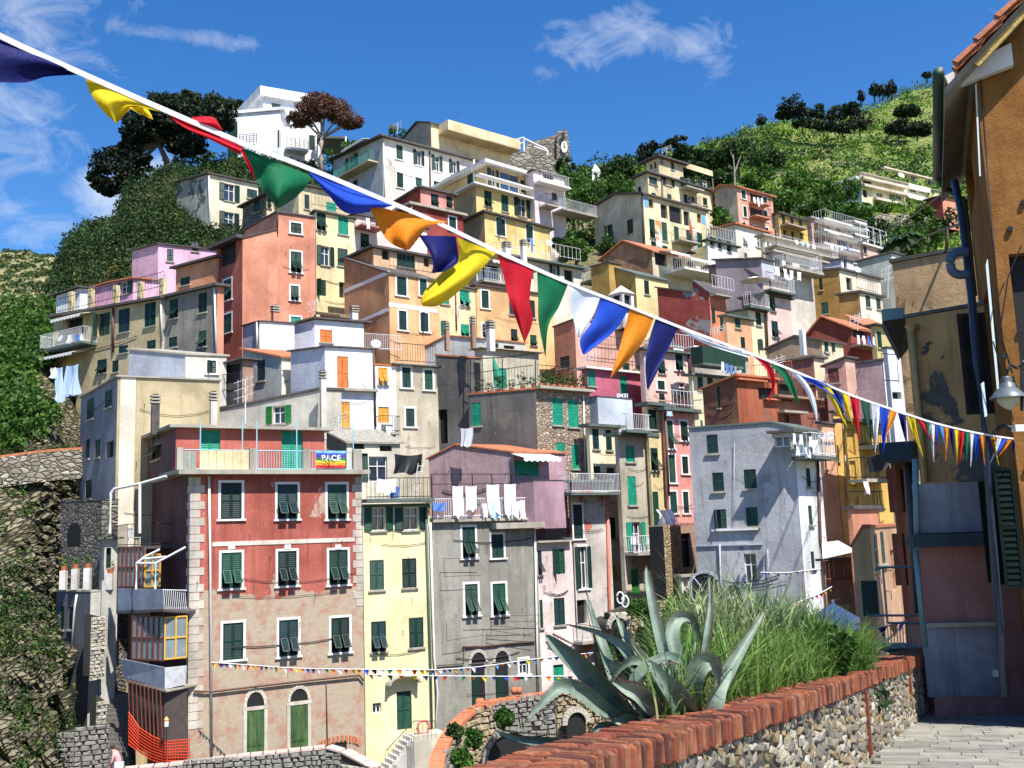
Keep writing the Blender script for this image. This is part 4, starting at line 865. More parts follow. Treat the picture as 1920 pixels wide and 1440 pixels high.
bld('lilr2','white terraced house with laundry under the long cream building',74,1449,470,1440,1545,560,plaster((.60,.56,.50),.2),aL=-40,aR=52,rt=.14,ov=.3,roof=CONC,wins="Rd 1452 484 1466 500;Rd 1474 490 1486 506;Rd 1500 498 1520 512;Rd 1450 520 1462 545;Rd 1470 524 1478 548")
balcony('lilr2','R',1450,1520,512,.9,1.2,rail=WIRON); 
for i,(x,w_) in enumerate(((1452,14),(1468,10),(1480,12),(1494,13))): clothpx(x,500+i*3,w_,17,71,CLOTH,'%s white sheet on the long line below the cream building'%['first','second','third','fourth'][i],az=52,group='white sheets on the long line')
bld('barn','brown boarded gable house with white balustraded veranda',80,1222,468,1128,1312,560,plaster((.62,.54,.38),.2),plaster((.42,.24,.13),.5,(.32,.17,.10),.14),aL=-50,aR=52,roof=TILE,rt=.12,ov=.25,pL=[(1170,450),(1128,485)],wins="Rd 1228 474 1250 498;Rd 1262 484 1280 506;Rd 1288 490 1300 510",dep=7)
awning('barn','R',1232,1268,474,1.5,.4); awning('barn','R',1270,1304,486,1.5,.4)
f_=BL['barn']['R']; balcony('barn','R',1246,1334,520,.95,2.2,rail=WHITE,slab=WHITE,spacing=.22)
bld('must','mustard yellow house with blank shaded side and leafy window box',74,1191,512,1142,1252,620,plaster((.70,.58,.30),.18),MUST,aL=-42,aR=50,pL=[(1142,498)],rt=.1,ov=.15,wins="Rc 1208 526 1217 552",roof=CONCD)
bld('must2','',75,1141,490,1108,1165,600,MUST,aL=-45,aR=50,rt=.1,ov=.1,parent='must',down=0)
bld('brn1','brown rendered house with sloping slab roof behind the red peeling house',72,1431,520,1333,1480,620,plaster((.66,.48,.42),.2),plaster((.34,.21,.17),.3),aL=-55,aR=50,pL=[(1378,492),(1328,498)],rt=.14,ov=.2,wins="Rd 1437 510 1450 530",dep=6)
bld('pnk3','pale pink corner house with tilted green shutters and top balcony',66,1432,549,1390,1482,680,plaster((.68,.50,.44),.2),plaster((.34,.21,.17),.3),aL=-50,aR=50,rt=.14,ov=.2,wins="Rt 1443 555 1453 583;Rt 1447 602 1459 632")
balcony('pnk3','R',1432,1480,549,.9,.6,rail=WIRON,slab=CONCD); pipe('pnk3','R',[(1433,555),(1438,655)],COPPER,.06)
pz=thing('parasol','cream parasol on the brown roof terrace above the pale pink corner house','parasol',P(1415,540,65)); mb=MB(); c=P(1415,518,65); mb.tube([P(1415,540,65),c],.04,WIRON,5); mb.build('pole',pz)
mb=MB(); n=8; rim=[c+Vector((math.cos(k*math.pi/4)*1.0,math.sin(k*math.pi/4)*1.0,-.3)) for k in range(n)]; mb.add([c]+rim,[(0,1+k,1+(k+1)%n) for k in range(n)],AWN); mb.build('canopy',pz)
bld('crm3','cream yellow house with white balcony between red and pink houses',65,1402,578,1365,1434,680,plaster((.70,.62,.38),.18),plaster((.50,.44,.30),.3),aL=-55,aR=50,rt=.12,ov=.15,wins="Rc 1417 585 1427 610;Rc 1421 637 1431 657")
balcony('crm3','R',1395,1435,578,.9,.5,rail=WIRON,slab=CONCD)
bld('orr','orange house with slab balcony below the red peeling house',63.5,1361,590,1355,1408,680,plaster((.66,.36,.20),.18),aL=-50,aR=50,rt=.12,ov=.25,roof=CONCD,wins="Rc 1378 595 1388 615;Rc 1389 632 1397 653")
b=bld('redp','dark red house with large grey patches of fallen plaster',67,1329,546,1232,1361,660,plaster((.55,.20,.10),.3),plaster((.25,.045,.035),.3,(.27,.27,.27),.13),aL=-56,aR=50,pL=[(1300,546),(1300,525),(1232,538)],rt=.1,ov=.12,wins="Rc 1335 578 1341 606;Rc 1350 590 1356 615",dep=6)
railing('redp','R',1330,1370,545,.9,.3,WIRON,.3); slabf('redp','R',1330,1360,556,.6,.1)
# small turret chimney
tc=thing('roof_lantern','whitewashed roof turret with gabled cap and arched openings','turret',P(1165,590,70)); mb=MB(); c=P(1165,560,70); w=.62; FR=Face((c.x,c.y-.6),50,'R')
c0=Vector((c.x,c.y-.4,0)); z0=P(1165,590,70).z-1; z1=P(1165,553,70).z
for f_ in (Face(c0,50,'R'),Face(c0,-40,'L')):
    for t in (0,.95): mb.obox(f_.at(t,z0,0),f_.d*.25,f_.inn*.25,(0,0,z1-z0),WHT)
    mb.obox(f_.at(.25,z0,-.02),f_.d*.7,f_.inn*.2,(0,0,(z1-z0)*.45),WHT)
f1=Face(c0,50,'R'); ll=Face(c0,-40,'L').d*1.2
mb.obox(f1.at(0,z1,0),f1.d*1.2,ll,(0,0,.12),WHT); mb.obox(f1.at(.2,z0,-.2),f1.d*.8,ll*.7,(0,0,z1-z0),DARK); mb.build('wall',tc)
mb=MB(); q=[f1.at(-.1,z1+.12,.1),f1.at(1.3,z1+.12,.1),f1.at(1.3,z1+.12,.1)+ll*1.15,f1.at(-.1,z1+.12,.1)+ll*1.15]; mb.add(q+[f1.at(.6,P(1165,532,70).z,0)+ll*.5],[(0,1,4),(1,2,4),(2,3,4),(3,0,4),(3,2,1,0)],LPINK); mb.build('cap',tc)
# right cluster
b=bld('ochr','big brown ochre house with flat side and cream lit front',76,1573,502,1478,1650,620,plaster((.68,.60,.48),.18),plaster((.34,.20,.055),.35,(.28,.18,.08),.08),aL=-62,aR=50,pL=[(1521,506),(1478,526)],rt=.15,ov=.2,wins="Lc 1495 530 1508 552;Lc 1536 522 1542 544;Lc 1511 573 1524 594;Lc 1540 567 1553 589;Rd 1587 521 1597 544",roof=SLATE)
bld('ochr2','',73,1611,545,1572,1654,640,plaster((.70,.60,.48),.18),plaster((.36,.20,.06),.35),aL=-62,aR=50,rt=.15,ov=.2,parent='ochr',wins="Rc 1623 554 1632 576;Rc 1643 559 1651 580",down=1)
railing('ochr2','R',1612,1650,545,.8,-.2,IRON,.3)
bld('grnr','grey green flat roofed house beside the dark bare wall',80,1671,472,1607,1690,540,WHT,plaster((.34,.36,.32),.3),aL=-62,aR=50,rt=.12,ov=.2,pL=[(1607,489)])
bld('lilc','small lilac grey roof block behind the brown ochre house',83,1577,484,1542,1600,520,WHT,plaster((.42,.39,.45),.3),aL=-60,aR=50,rt=.1,ov=.15,pL=[(1542,490)],wins="Rd 1582 488 1588 505")
bld('ylw4','narrow yellow house with laundry balcony right of the red roofed house',60,1640,608,1632,1668,690,plaster((.66,.54,.26),.2),aL=-40,aR=50,rt=.1,wins="Rc 1645 622 1653 652")
b=bld('redr','dark red gabled house with bright orange tile roof and laundry balcony',63,1594,612,1510,1632,680,DRED,plaster((.30,.07,.05),.3),aL=-60,aR=50,pL=[(1542,592),(1508,634)],roof=TILE,rt=.1,ov=.25,wins="Rd 1600 618 1625 634",dep=5)
bld('redr2','red gabled house with orange tiles tucked behind its dark red neighbour',66,1612,604,1590,1660,640,DRED,aL=-60,aR=50,pL=[(1592,593)],roof=TILE,rt=.1,ov=.2,dep=5)
balcony('redr','R',1592,1640,652,.9,1.0,slab=BROWNW)
for i in range(4): clothpx(1606+i*10,628+i,9,18,60,[CLOTH,CLOTH,BCLOTH,CLOTH][i],'%s cloth on the balcony line of the red tiled house'%['first white','second white','bright blue','last white'][i],az=50,group='laundry of the red tiled house')
b=bld('brg','brown gabled house with pale front and chimney in the right cluster',58,1540,636,1438,1580,700,plaster((.66,.58,.40),.2),plaster((.32,.22,.15),.35),aL=-62,aR=50,pL=[(1492,628),(1438,652)],rt=.1,ov=.15,wins="Rc 1546 640 1553 660;Rc 1560 644 1566 660",dep=5)
chimney('brg',1505,640,22,9,56,WHT,False)
b=bld('rst','rust red house with plum gable and cream end wall in the right cluster',53,1525,667,1437,1545,760,plaster((.62,.48,.34),.3),plaster((.24,.10,.08),.5,(.30,.15,.09),.09),aL=-60,aR=50,pL=[(1437,682)],rt=.12,ov=.15,dep=4)
railing('rst','L',1500,1425,722,1.0,1.4,TERRA,.14)
b=bld('pnk5','pink house with brown shuttered window beside the rust red house',52,1584,669,1546,1602,760,plaster((.64,.38,.30),.25),plaster((.50,.26,.22),.25),aL=-58,aR=50,pL=[(1546,684)],rt=.1,ov=.15,wins="LcB 1553 690 1573 718",dep=4)
bld('mauv','mauve rear wall with yellow strip right of the pink house',56,1655,672,1598,1680,790,WHT,plaster((.36,.24,.25),.3),aL=-62,aR=50,pL=[(1598,680)],rt=.1,ov=.1)
bld('whtt','tall white lit wall beside the dark eaves of the tan building',42,1663,650,1655,1700,800,WHT,aL=-30,aR=62,rt=.06,ov=.05,wins="Rd 1668 735 1690 748")
railing('whtt','R',1636,1664,722,1.2,.6,IRON,.5)
# ochre tall row
bld('t1','tall narrow salmon orange house with dark slit windows beside the grey corner house',45,1539,790,1533,1562,1060,plaster((.68,.38,.24),.2),aL=-40,aR=46,rt=.1,ov=.1,wins="Rc 1540 834 1549 880;Rc 1542 887 1551 934;Rc 1546 945 1554 980")
bld('t2','tall narrow yellow orange house with pipe, second from the grey corner house','prev',1562,770,1558,1586,1060,plaster((.68,.40,.12),.2),aL=-40,aR=46,rt=.1,ov=.1,wins="Rc 1559 778 1567 812;Rc 1563 835 1573 864;Rc 1565 886 1573 922;Rc 1572 955 1580 985")
pipe('t2','R',[(1578,775),(1588,960)],PIPEW,.06)
bld('t3','deep ochre house with large dark openings and stacked balconies',43,1584,785,1580,1660,1060,plaster((.56,.34,.08),.25),aL=-40,aR=50,rt=.15,ov=.3,wins="Rd 1585 804 1603 853;Rd 1588 864 1606 913;Rd 1592 932 1610 950;Rd 1625 800 1640 835;Rd 1628 862 1645 893")
balcony('t3','R',1610,1660,838,.9,.8); balcony('t3','R',1592,1650,900,.9,.8); balcony('t3','R',1590,1640,953,.7,.5)
clothpx(1618,902,16,24,40,simple('flag_cloth',(.75,.6,.55),.9,.1),'white and red cloth hanging from an ochre house balcony',az=50)
# rusty building
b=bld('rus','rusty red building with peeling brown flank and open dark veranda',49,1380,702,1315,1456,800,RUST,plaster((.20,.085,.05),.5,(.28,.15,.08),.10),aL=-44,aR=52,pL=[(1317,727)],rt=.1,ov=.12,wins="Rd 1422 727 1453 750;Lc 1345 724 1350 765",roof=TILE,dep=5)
bld('rusr','dark rust veranda building with wooden railing beside the lettering sign','prev',1456,742,1450,1568,830,plaster((.25,.09,.06),.5),aL=-44,aR=52,rt=.12,ov=.4,roof=BROWNW,wins="Rd 1462 720 1484 752;Rd 1512 722 1540 752;Rd 1470 778 1480 794")
railing('rusr','R',1512,1568,768,1.0,.4,BROWN,.12); slabf('rusr','R',1456,1500,772,.5,.12)
for (x0,x1,y) in ((1378,1432,712),(1430,1456,748),(1490,1560,715)): slabf('rus' if x0<1450 else 'rusr','R',x0,x1,y,.25,.08,TERRA)
# cream with green awnings
b=bld('gawn','cream house with dark green panelled balcony and drying jeans',59,1297,700,1290,1420,800,plaster((.68,.60,.40),.2),aL=-40,aR=52,rt=.14,ov=.2,wins="Rc 1308 702 1318 731;Rc 1326 706 1337 726",roof=CONCD)
bld('gawt','',61,1300,650,1294,1402,715,plaster((.45,.42,.36),.3),aL=-40,aR=52,rt=.1,ov=.3,roof=WHITE,parent='gawn',wins="Rd 1308 660 1330 690;Rd 1340 664 1360 690;Rc 1390 676 1398 700",down=0)
balcony('gawn','R',1297,1372,688,1.0,.9,solid=simple('dark_green_panel',(.012,.04,.025),.6),slab=CONCD)
for i,(m_,n_) in enumerate(((CLOTH,'white cloth'),(BCLOTH,'pair of dark blue jeans'),(simple('mid_blue_cloth',(.12,.2,.4),.9),'pair of mid blue trousers'),(simple('grey_blue_cloth',(.2,.28,.42),.9),'pair of grey blue trousers'))): clothpx(1352+i*8,678+i*3,7.5,19,57.6,m_,n_+' on the line beside the dark green balcony',az=52,group='laundry beside the dark green balcony')
# tight row in front right of stone house
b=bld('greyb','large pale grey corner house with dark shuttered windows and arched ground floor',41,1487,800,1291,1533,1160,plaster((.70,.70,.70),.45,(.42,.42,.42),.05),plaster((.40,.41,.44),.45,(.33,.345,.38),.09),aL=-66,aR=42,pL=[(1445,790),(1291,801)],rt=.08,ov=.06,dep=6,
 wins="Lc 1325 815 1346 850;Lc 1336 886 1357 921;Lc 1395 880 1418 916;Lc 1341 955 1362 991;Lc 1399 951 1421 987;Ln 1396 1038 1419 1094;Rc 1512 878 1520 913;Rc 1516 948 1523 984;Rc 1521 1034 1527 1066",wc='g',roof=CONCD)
slabf('greyb','L',1422,1335,992,.15,.06,WHITE,'sill'); slabf('greyb','L',1430,1298,1021,.07,.05,LGREY,'cable_ledge')
pipe('greyb','L',[(1378,830),(1377,990)],LGREY,.012); pipe('greyb','L',[(1440,1030),(1443,1110)],LGREY,.02); pipe('greyb','L',[(1350,1020),(1352,1095),(1362,1110)],simple('grey_pipe',(.4,.42,.46)),.04); pipe('greyb','R',[(1530,860),(1535,1010),(1540,1080)],COPPER,.06)
# loggia box with laundry
bld('log','',40,1484,806,1447,1534,862,plaster((.50,.50,.46),.3),plaster((.46,.44,.38),.3),aL=-66,aR=42,rt=.1,ov=.15,parent='greyb',down=-.9,wins="Ln 1452 806 1482 838;Rd 1488 812 1500 842")
balcony('greyb','R',1484,1532,858,.9,.9,rail=WIRON,slab=CONCD)
for i,(x,y,w_,h_) in enumerate(((1486,812,10,22),(1498,814,12,20),(1492,836,14,18),(1508,838,18,20),(1516,818,12,20))): clothpx(x,y,w_,h_,39.0,CLOTH,'white cloth %s on the grey corner house loggia'%['hung highest at the left','second along the upper line','on the lower left line','on the lower right line','at the right end of the upper line'][i],az=42,group='laundry on the grey house loggia')
def archpanel(key,f,x0,x1,y0,y1,ysp,mat=DARK,off=.03,ring=None,name='archway',depth=None):  # by default a flat dark panel stands in for an unlit opening
    b=BL[key]; fc=b[f]; ta,_=fc.proj(x0,y1); tb,_=fc.proj(x1,y1); ta,tb=min(ta,tb),max(ta,tb); z0=fc.proj((x0+x1)/2,y1)[1]; zs=fc.proj((x0+x1)/2,ysp)[1]; zt=fc.proj((x0+x1)/2,y0)[1]; c=(ta+tb)/2; r=(tb-ta)/2
    pts=[(ta,z0)]+[(c-r*math.cos(k*math.pi/10),zs+(zt-zs)*math.sin(k*math.pi/10)) for k in range(11)]+[(tb,z0)]
    mb=MB(); mb.ext([fc.at(t,z,.006) for t,z in pts],fc.inn*.02,mat)
    for a,c_ in zip(pts[1:-1],pts[2:-1]): pass
    mb.build(name,b['o'])
    if ring:
        mb=MB()
        for k in range(10):
            a0,a1=k*math.pi/10,(k+.93)*math.pi/10; q=lambda a,s:(c-r*s*math.cos(a),zs+(zt-zs)*s*math.sin(a)); o=1+.13/r
            mb.ext([fc.at(*q(a0,1),0),fc.at(*q(a1,1),0),fc.at(*q(a1,o),0),fc.at(*q(a0,o),0)],fc.out*.05,ring)
        for t in (ta-.13,tb): mb.obox(fc.at(t,z0,0),fc.d*.13,fc.out*.05,(0,0,zs-z0),ring)
        mb.build('arch_surround',b['o'])
archpanel('greyb','L',1300,1349,1075,1140,1096,ring=plaster((.40,.43,.48))); archpanel('greyb','L',1362,1388,1096,1116,1106,GLASS,ring=plaster((.55,.56,.58))); band('greyb','L',1362,1386,1122,1140,DARK,.02,'window')
bld('pnkn','narrow rose pink house with five rows of green shutters',57.5,1244,765,1240,1293,1010,plaster((.72,.30,.27),.18),aL=-40,aR=48,rt=.18,ov=.5,roof=CONCD,wins="Rtw 1251 789 1262 841;Rtw 1276 790 1289 826;Rcw 1254 853 1266 905;Rcw 1279 856 1290 888;Rcw 1257 922 1269 962;Rcw 1281 922 1291 962",dep=5)
railing('pnkn','R',1244,1310,765,.9,.5,WIRON,.3); balcony('pnkn','R',1268,1308,984,.9,.8); pipe('pnkn','R',[(1245,775),(1252,930)],COPPER,.07)
clothpx(1250,770,16,10,56,PCLOTH,'pale blue cloth on the rail of the narrow rose pink house',az=48)
bld('ylwn','narrow cream yellow house next to the rose pink house',57,1213,755,1208,1248,1010,plaster((.66,.54,.30),.2),aL=-40,aR=48,rt=.18,ov=.4,roof=CONCD,wins="Rc 1216 768 1231 805;Rt 1219 840 1234 882;Rh 1216 922 1236 1000",dep=5)
bld('grbn','narrow grey beige house with bright green shutters and a small balcony',56,1159,812,1152,1216,1150,plaster((.42,.38,.30),.4),aL=-40,aR=50,rt=.16,ov=.45,roof=CONCD,wins="RcG 1173 836 1190 866;RcG 1177 893 1193 947;RoG 1175 979 1210 1036;Rk 1184 1067 1199 1115",wc='l',dep=5)
balcony('grbn','R',1171,1218,1036,.9,1.0,rail=WIRON,slab=CONC)
balcony('ylwn','R',1165,1212,808,.9,.4,rail=WIRON,slab=CONCD)
clothpx(1230,955,34,28,53.5,CLOTH,'large white sheet billowing on a line before the narrow yellow house',az=60,wav=.35,skew=.25)
bld('crmn','narrow cream house with tilted shutters left of the grey beige house',57,1104,795,1098,1160,1170,plaster((.68,.60,.44),.2),aL=-40,aR=50,rt=.16,ov=.3,roof=CONCD,wins="Rc 1111 804 1123 842;Rc 1136 806 1147 844;Rt 1113 874 1126 895;Rt 1138 877 1152 908;Rc 1143 970 1154 1010;RcY 1145 1060 1157 1086",dep=5)
bld('wtr','white and pale blue roof terrace walls above the narrow cream house',59,1120,742,1104,1185,800,plaster((.50,.56,.64),.2),aL=-40,aR=50,rt=.06,ov=.03,name='roof_terrace',cat='roof terrace')
bld('plmt','plum pink terrace house with bright green doors beside the rubble stone house',60.5,1100,688,1090,1200,760,plaster((.42,.10,.16),.2),aL=-40,aR=50,rt=.12,ov=.3,roof=WHITE,wins="RcG 1102 694 1116 724;RcG 1162 704 1176 740")
railing('plmt','R',1100,1196,684,1,.1,IRON,.3)
# rubble stone house
b=bld('rub','rubble stone house with green shutters and streaked dark grey flank',56,1004,727,878,1105,890,masonry('rubble_front',((.42,.33,.25),(.26,.18,.13),(.58,.50,.42)),5.2,(.20,.17,.13),1.2),DGREY,aL=-58,aR=52,pL=[(878,738)],rt=.1,ov=.05,roof=TILE,wins="RcG 1036 747 1055 797;RcG 1065 750 1084 801;RcG 1044 830 1059 875;RcG 1072 834 1085 879;LcG 884 755 902 799",dep=5)
bld('rubg','',59,878,668,817,900,880,DGREY,aL=-64,aR=52,rt=.1,ov=.05,parent='rub',roof=TILE,wins="Ld 819 768 839 832",down=0,pL=[(817,664)],dep=3)
slabf('rub','R',1004,1105,728,.45,.16,CONC); pipe('rub','R',[(1092,740),(1096,885)],PIPEW,.05)
railing('rub','L',1000,882,728,1.1,-.05,IRON,.2); railing('rub','R',1004,1100,722,1.0,.25,IRON,.3)
f_=BL['rub']['L']; mb=MB()
for (x,y,h_) in ((880,738,66),(940,732,60),(1002,725,50)): mb.tube([f_.pt(x,y,-.1),f_.pt(x,y-h_,-.1)],.03,IRON,4)
mb.tube([f_.pt(880,672,-.1),f_.pt(940,670,-.1),f_.pt(1002,662,-.1)],.03,IRON,4); mb.build('pergola_frame',BL['rub']['o'])
bld('rubb','',62,905,652,890,1010,740,plaster((.45,.42,.32),.4),aL=-50,aR=56,rt=.05,ov=.3,parent='rub',roof=CONC,down=0,wins="RcG 925 690 950 728")
clothpx(864,803,27,34,54.5,CLOTH,'white sheet hung on the dark grey flank of the rubble stone house',az=118,wav=.03)
b=bld('shed','pale grey gabled rooftop shed with thin red ridge behind the dark grey wall',63,910,634,796,985,720,plaster((.50,.48,.44),.3),plaster((.50,.50,.50),.3),aL=-66,aR=54,pL=[(839,628),(796,650)],rt=.08,ov=.1,roof=TILE,wins="Rd 922 643 935 662;Rd 945 648 965 666",dep=4)
chimney('shed',838,632,14,8,57.5,BROWNW); chimney('shed',887,628,20,8,58,BROWNW); chimney('shed',920,634,18,12,58,WHT)
b=bld('bgy','beige grey house with five green shutters left of the dark grey wall',57,740,682,735,820,870,plaster((.48,.43,.33),.3),aL=-40,aR=58,rt=.08,ov=.25,roof=CONCD,wins="Rcw 754 689 770 727;Rcw 796 694 811 731;Rcw 761 766 777 800",dep=5)
railing('bgy','R',742,818,680,1.1,-.1,IRON,.16)
b=bld('whm','tall white house with orange and yellow shutters',55,609,648,545,702,850,plaster((.80,.80,.82),.12),plaster((.50,.52,.60),.15),aL=-50,aR=62,pL=[(600,650),(545,657)],rt=.08,ov=.15,wins="RcO 632 668 653 729;RcY 633 753 656 801",dep=3)
bld('whm2','','prev',703,682,700,742,850,plaster((.76,.76,.78),.12),aL=-50,aR=60,rt=.08,ov=.05,parent='whm',roof=ORANGE,wins="RtY 709 689 727 721;RcYw 709 763 729 793",down=0,dep=3)
slabf('whm','R',610,706,729,.3,.14,CONC); balcony('whm2','R',704,742,812,.9,.7); pipe('whm','R',[(700,656),(703,800)],COPPER,.06)
for i in range(3): clothpx(706+i*9,795+i*2,9,16,54.6,simple('dark_laundry',(.12,.12,.13),.9) if i%2 else CLOTH,['white cloth on the left of the black balcony rail','dark cloth in the middle of the black balcony rail','white cloth on the right of the black balcony rail'][i],az=60,group='laundry on the black balcony of the white house')
b=bld('whup','low white upper house with flat dark roof line and orange shuttered door',60.5,487,601,455,552,680,plaster((.80,.80,.82),.1),plaster((.45,.45,.58),.15),aL=-44,aR=64,rt=.07,ov=.1,pL=[(455,610)],dep=4)  # lilac left wall is the white plaster tinted with its shade
bld('whup2','',62,590,596,551,682,660,plaster((.78,.79,.82),.1),plaster((.55,.56,.64),.15),aL=-66,aR=60,rt=.12,ov=.3,parent='whup',pL=[(551,606)],wins="RcO 600 618 623 642",down=0,dep=5)  # left side darkened the same way, shade in the colour
railing('whup2','R',640,735,664,1.0,1.6,WIRON,.12); pipe('whup','L',[(484,604),(484,655)],PIPEW,.06)
bld('stor','low stone slab roof with chimney behind the white upper house',66,640,590,590,700,640,BROWNW,aL=-50,aR=58,rt=.2,ov=.3,pL=[(600,585)],roof=simple('stone_slab_roof',(.22,.18,.11),.9,.5,4,bmp=.8))
chimney('stor',664,600,14,12,64,WHT)
b=bld('whc','weathered white cottage with tiled slope and peeling cream front',57.5,528,667,455,609,800,plaster((.70,.64,.50),.2,(.36,.34,.30),.10),plaster((.42,.43,.42),.3),aL=-52,aR=62,pL=[(455,653)],rt=.1,ov=.15,roof=TILE,wins="Lc 482 675 497 714;Rc 587 686 600 712",dep=4)
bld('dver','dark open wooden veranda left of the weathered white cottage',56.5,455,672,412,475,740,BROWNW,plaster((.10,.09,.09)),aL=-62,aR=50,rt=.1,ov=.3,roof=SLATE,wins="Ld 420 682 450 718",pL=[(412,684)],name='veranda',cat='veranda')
railing('dver','L',455,412,735,1.0,.3,IRON,.15)
bld('blk','pale blue grey wall block with cream neighbour window and thin tiled edge',56,348,662,242,425,720,plaster((.62,.58,.50),.2),plaster((.40,.43,.50),.25),aL=-66,aR=66,rt=.1,ov=.1,pL=[(242,653)],roof=CONC,wins="Rcw 389 676 405 700",dep=4)
# left pink and orange houses above tan row
b=bld('lil','lilac pink house stepping up the slope at the left',71,297,456,248,405,560,LILAC,plaster((.68,.44,.56),.2),aL=-52,aR=60,rt=.08,ov=.15,pL=[(248,469)],wins="Rc 313 467 325 490;Rc 360 453 372 471",dep=5)
bld('lil2','',69,250,520,168,300,590,LILAC,plaster((.66,.36,.50),.2),aL=-60,aR=60,rt=.1,ov=.2,parent='lil',roof=TILE,pL=[(206,528),(168,540)],wins="Lo 219 528 250 551",down=1)
bld('lil3','white cottage end with yellow roof edge at the left of the lilac house',70,150,538,106,170,580,WHT,aL=-60,aR=60,rt=.1,ov=.3,pL=[(106,552)],roof=SLATE)
b=bld('orr2','small orange terrace room with dark canopy roof beside the lilac house',66,405,480,330,420,545,plaster((.70,.32,.16),.2),plaster((.68,.30,.16),.2),aL=-56,aR=50,rt=.15,ov=.3,pL=[(330,500)],roof=SLATE,wins="Lc 338 520 356 535",name='terrace_room',cat='terrace room')
b=bld('tan','long tan terrace house with dark shuttered windows at the left',62,304,556,101,320,850,GREYB,plaster((.56,.44,.26),.25),aL=-57,aR=50,rt=.16,ov=.3,roof=SLATE,pL=[(101,591)],wins="Ld 125 596 155 625;Lc 183 587 206 629;Lc 222 579 243 623;Lc 271 567 292 612;Lc 222 648 240 662;Lc 275 638 292 655;Lc 121 745 142 788;Lc 125 808 135 832;Lt 182 674 200 700;Lc 210 676 222 698",trim='')
bld('tang','grey rendered terrace house with green shutters right of the tan one',59.5,407,532,305,420,700,SALM,plaster((.25,.23,.20),.45,(.33,.28,.22),.06),aL=-57,aR=50,rt=.16,ov=.3,roof=SLATE,pL=[(305,556)],wins="Lc 318 561 334 597;Lc 372 549 388 586;Lc 316 632 332 651;Lt 372 620 387 650")
railing('tan','L',304,106,562,1.0,-.1,IRON,.3); pipe('tan','L',[(214,578),(214,660)],COPPER,.07); pipe('tang','L',[(404,540),(408,680)],PIPEW,.06); pipe('tan','L',[(303,560),(306,640)],PIPEW,.05)
for x in (128,165,212,258,300):
    f_=BL['tan']['L']; t,z=f_.proj(x,578-(x-100)*.13); mb=MB(); mb.obox(f_.at(t,z-.3,-.2),f_.d*.35,f_.inn*.3,(0,0,1.4),plaster((.66,.56,.32))); mb.build('terrace_pillar',BL['tan']['o'])
balcony('tan','L',182,100,652,1.0,1.1,rail=WIRON,slab=CONCD,spacing=.12); awning('tan','L',175,120,592,1.0,.25); awning('tan','L',168,105,664,1.3,.25)
for i,(x,y,w_,h_,m_,s_) in enumerate(((108,630,16,10,CLOTH,'first small white cloth'),(126,628,17,16,CLOTH,'second white cloth'),(143,627,9,12,BCLOTH,'blue cloth'),(152,626,9,13,CLOTH,'last white cloth'))): clothpx(x,y,w_,h_,59.5,m_,s_+' on the white balcony rail of the tan house',az=118,group='laundry on the tan house balcony')
for i,(x,y,w_,h_,m_,s_) in enumerate(((96,690,14,20,CLOTH,'small white cloth at the left end of the lower line'),(106,690,18,64,PCLOTH,'narrow pale blue sheet on the lower line of the tan house'),(125,686,34,56,PCLOTH,'wide pale blue sheet on the lower line of the tan house'))): clothpx(x,y,w_,h_,57.5,m_,s_,az=118,wav=.15,group='sheets on the lower line of the tan house')
# beige wall house; flank plaster darkened to stand for its shade
b=bld('bei','beige house with painted sunlit cream strip and flank toned dark blue grey for shade',50,221,704,152,412,1110,plaster((.44,.36,.22),.3),plaster((.24,.25,.29),.35),aL=-36,aR=62,rt=.08,ov=.1,pL=[(178,730),(152,744)],roof=CONC,wins="Lc 163 748 176 786;Lc 197 732 210 764;Ld 199 828 213 858;Lc 161 824 168 860;Lc 178 824 188 858;Lc 160 900 172 935",dep=5)
band('bei','R',222,251,705,1100,plaster((.74,.66,.55),.12),.012,'sunlit_strip_paint'); chimney('bei',291,784,26,14,48,SLATE)  # pale band paints the sunlit strip beside the corner
# main red house
MR=plaster((.40,.105,.078),.5,(.50,.36,.29),.05,1.0,(P(500,1110,47).z,(.44,.36,.27)))
b=bld('red','main red house with grey stone quoins, rainbow flag terrace and green shutters',45,358,884,240,678,1450,MR,plaster((.13,.055,.05),.5),aL=-33,aR=60,rt=.1,ov=.02,roof=CONC,  # flank is a much darker red, its shade put into the plaster
 wins="Rcw 414 905 453 973;Rtw 520 908 558 973;Rtw 614 908 650 973;Rtw 415 1036 453 1103;Rtw 521 1033 556 1098;Rtw 617 1031 652 1096;Rcw 418 1168 456 1237;Rtw 523 1162 559 1230;Rtw 621 1158 655 1223",wc='g',dep=6)
# brighter green for the top row is sun only; cornice slab, string course, quoins
slabf('red','R',330,686,882,.55,.2,CONC); slabf('red','L',358,318,884,.5,.18,CONC)
band('red','R',398,665,1012,1020,plaster((.60,.52,.46)),.03,'string_course')
f_=BL['red']['R']; mb=MB(); q_=plaster((.52,.46,.40),.4)
zt=BL['red']['zt']; tr=BL['red']['tr']
for i in range(30):
    z=zt-.25-.36*i; w=.62 if i%2 else .42; mb.obox(f_.at(.0,z-.34,0),f_.d*w,f_.out*.022,(0,0,.335),q_)
    if i<17: mb.obox(f_.at(tr-w*.8,z-.34,0),f_.d*w*.8,f_.out*.022,(0,0,.335),q_)
fl=BL['red']['L']
for i in range(26):
    z=zt-.25-.36*i; w=.5 if i%2 else .3; mb.obox(fl.at(.0,z-.34,0),fl.d*w,fl.out*.022,(0,0,.335),q_)
mb.build('quoins',BL['red']['o'])
# keystones over the middle row
mb=MB()
for x in (434,539,634): t,z=f_.proj(x,1030); mb.obox(f_.at(t-.15,z,0),f_.d*.3,f_.out*.04,(0,0,.22),WHITE)
mb.build('keystones',BL['red']['o'])
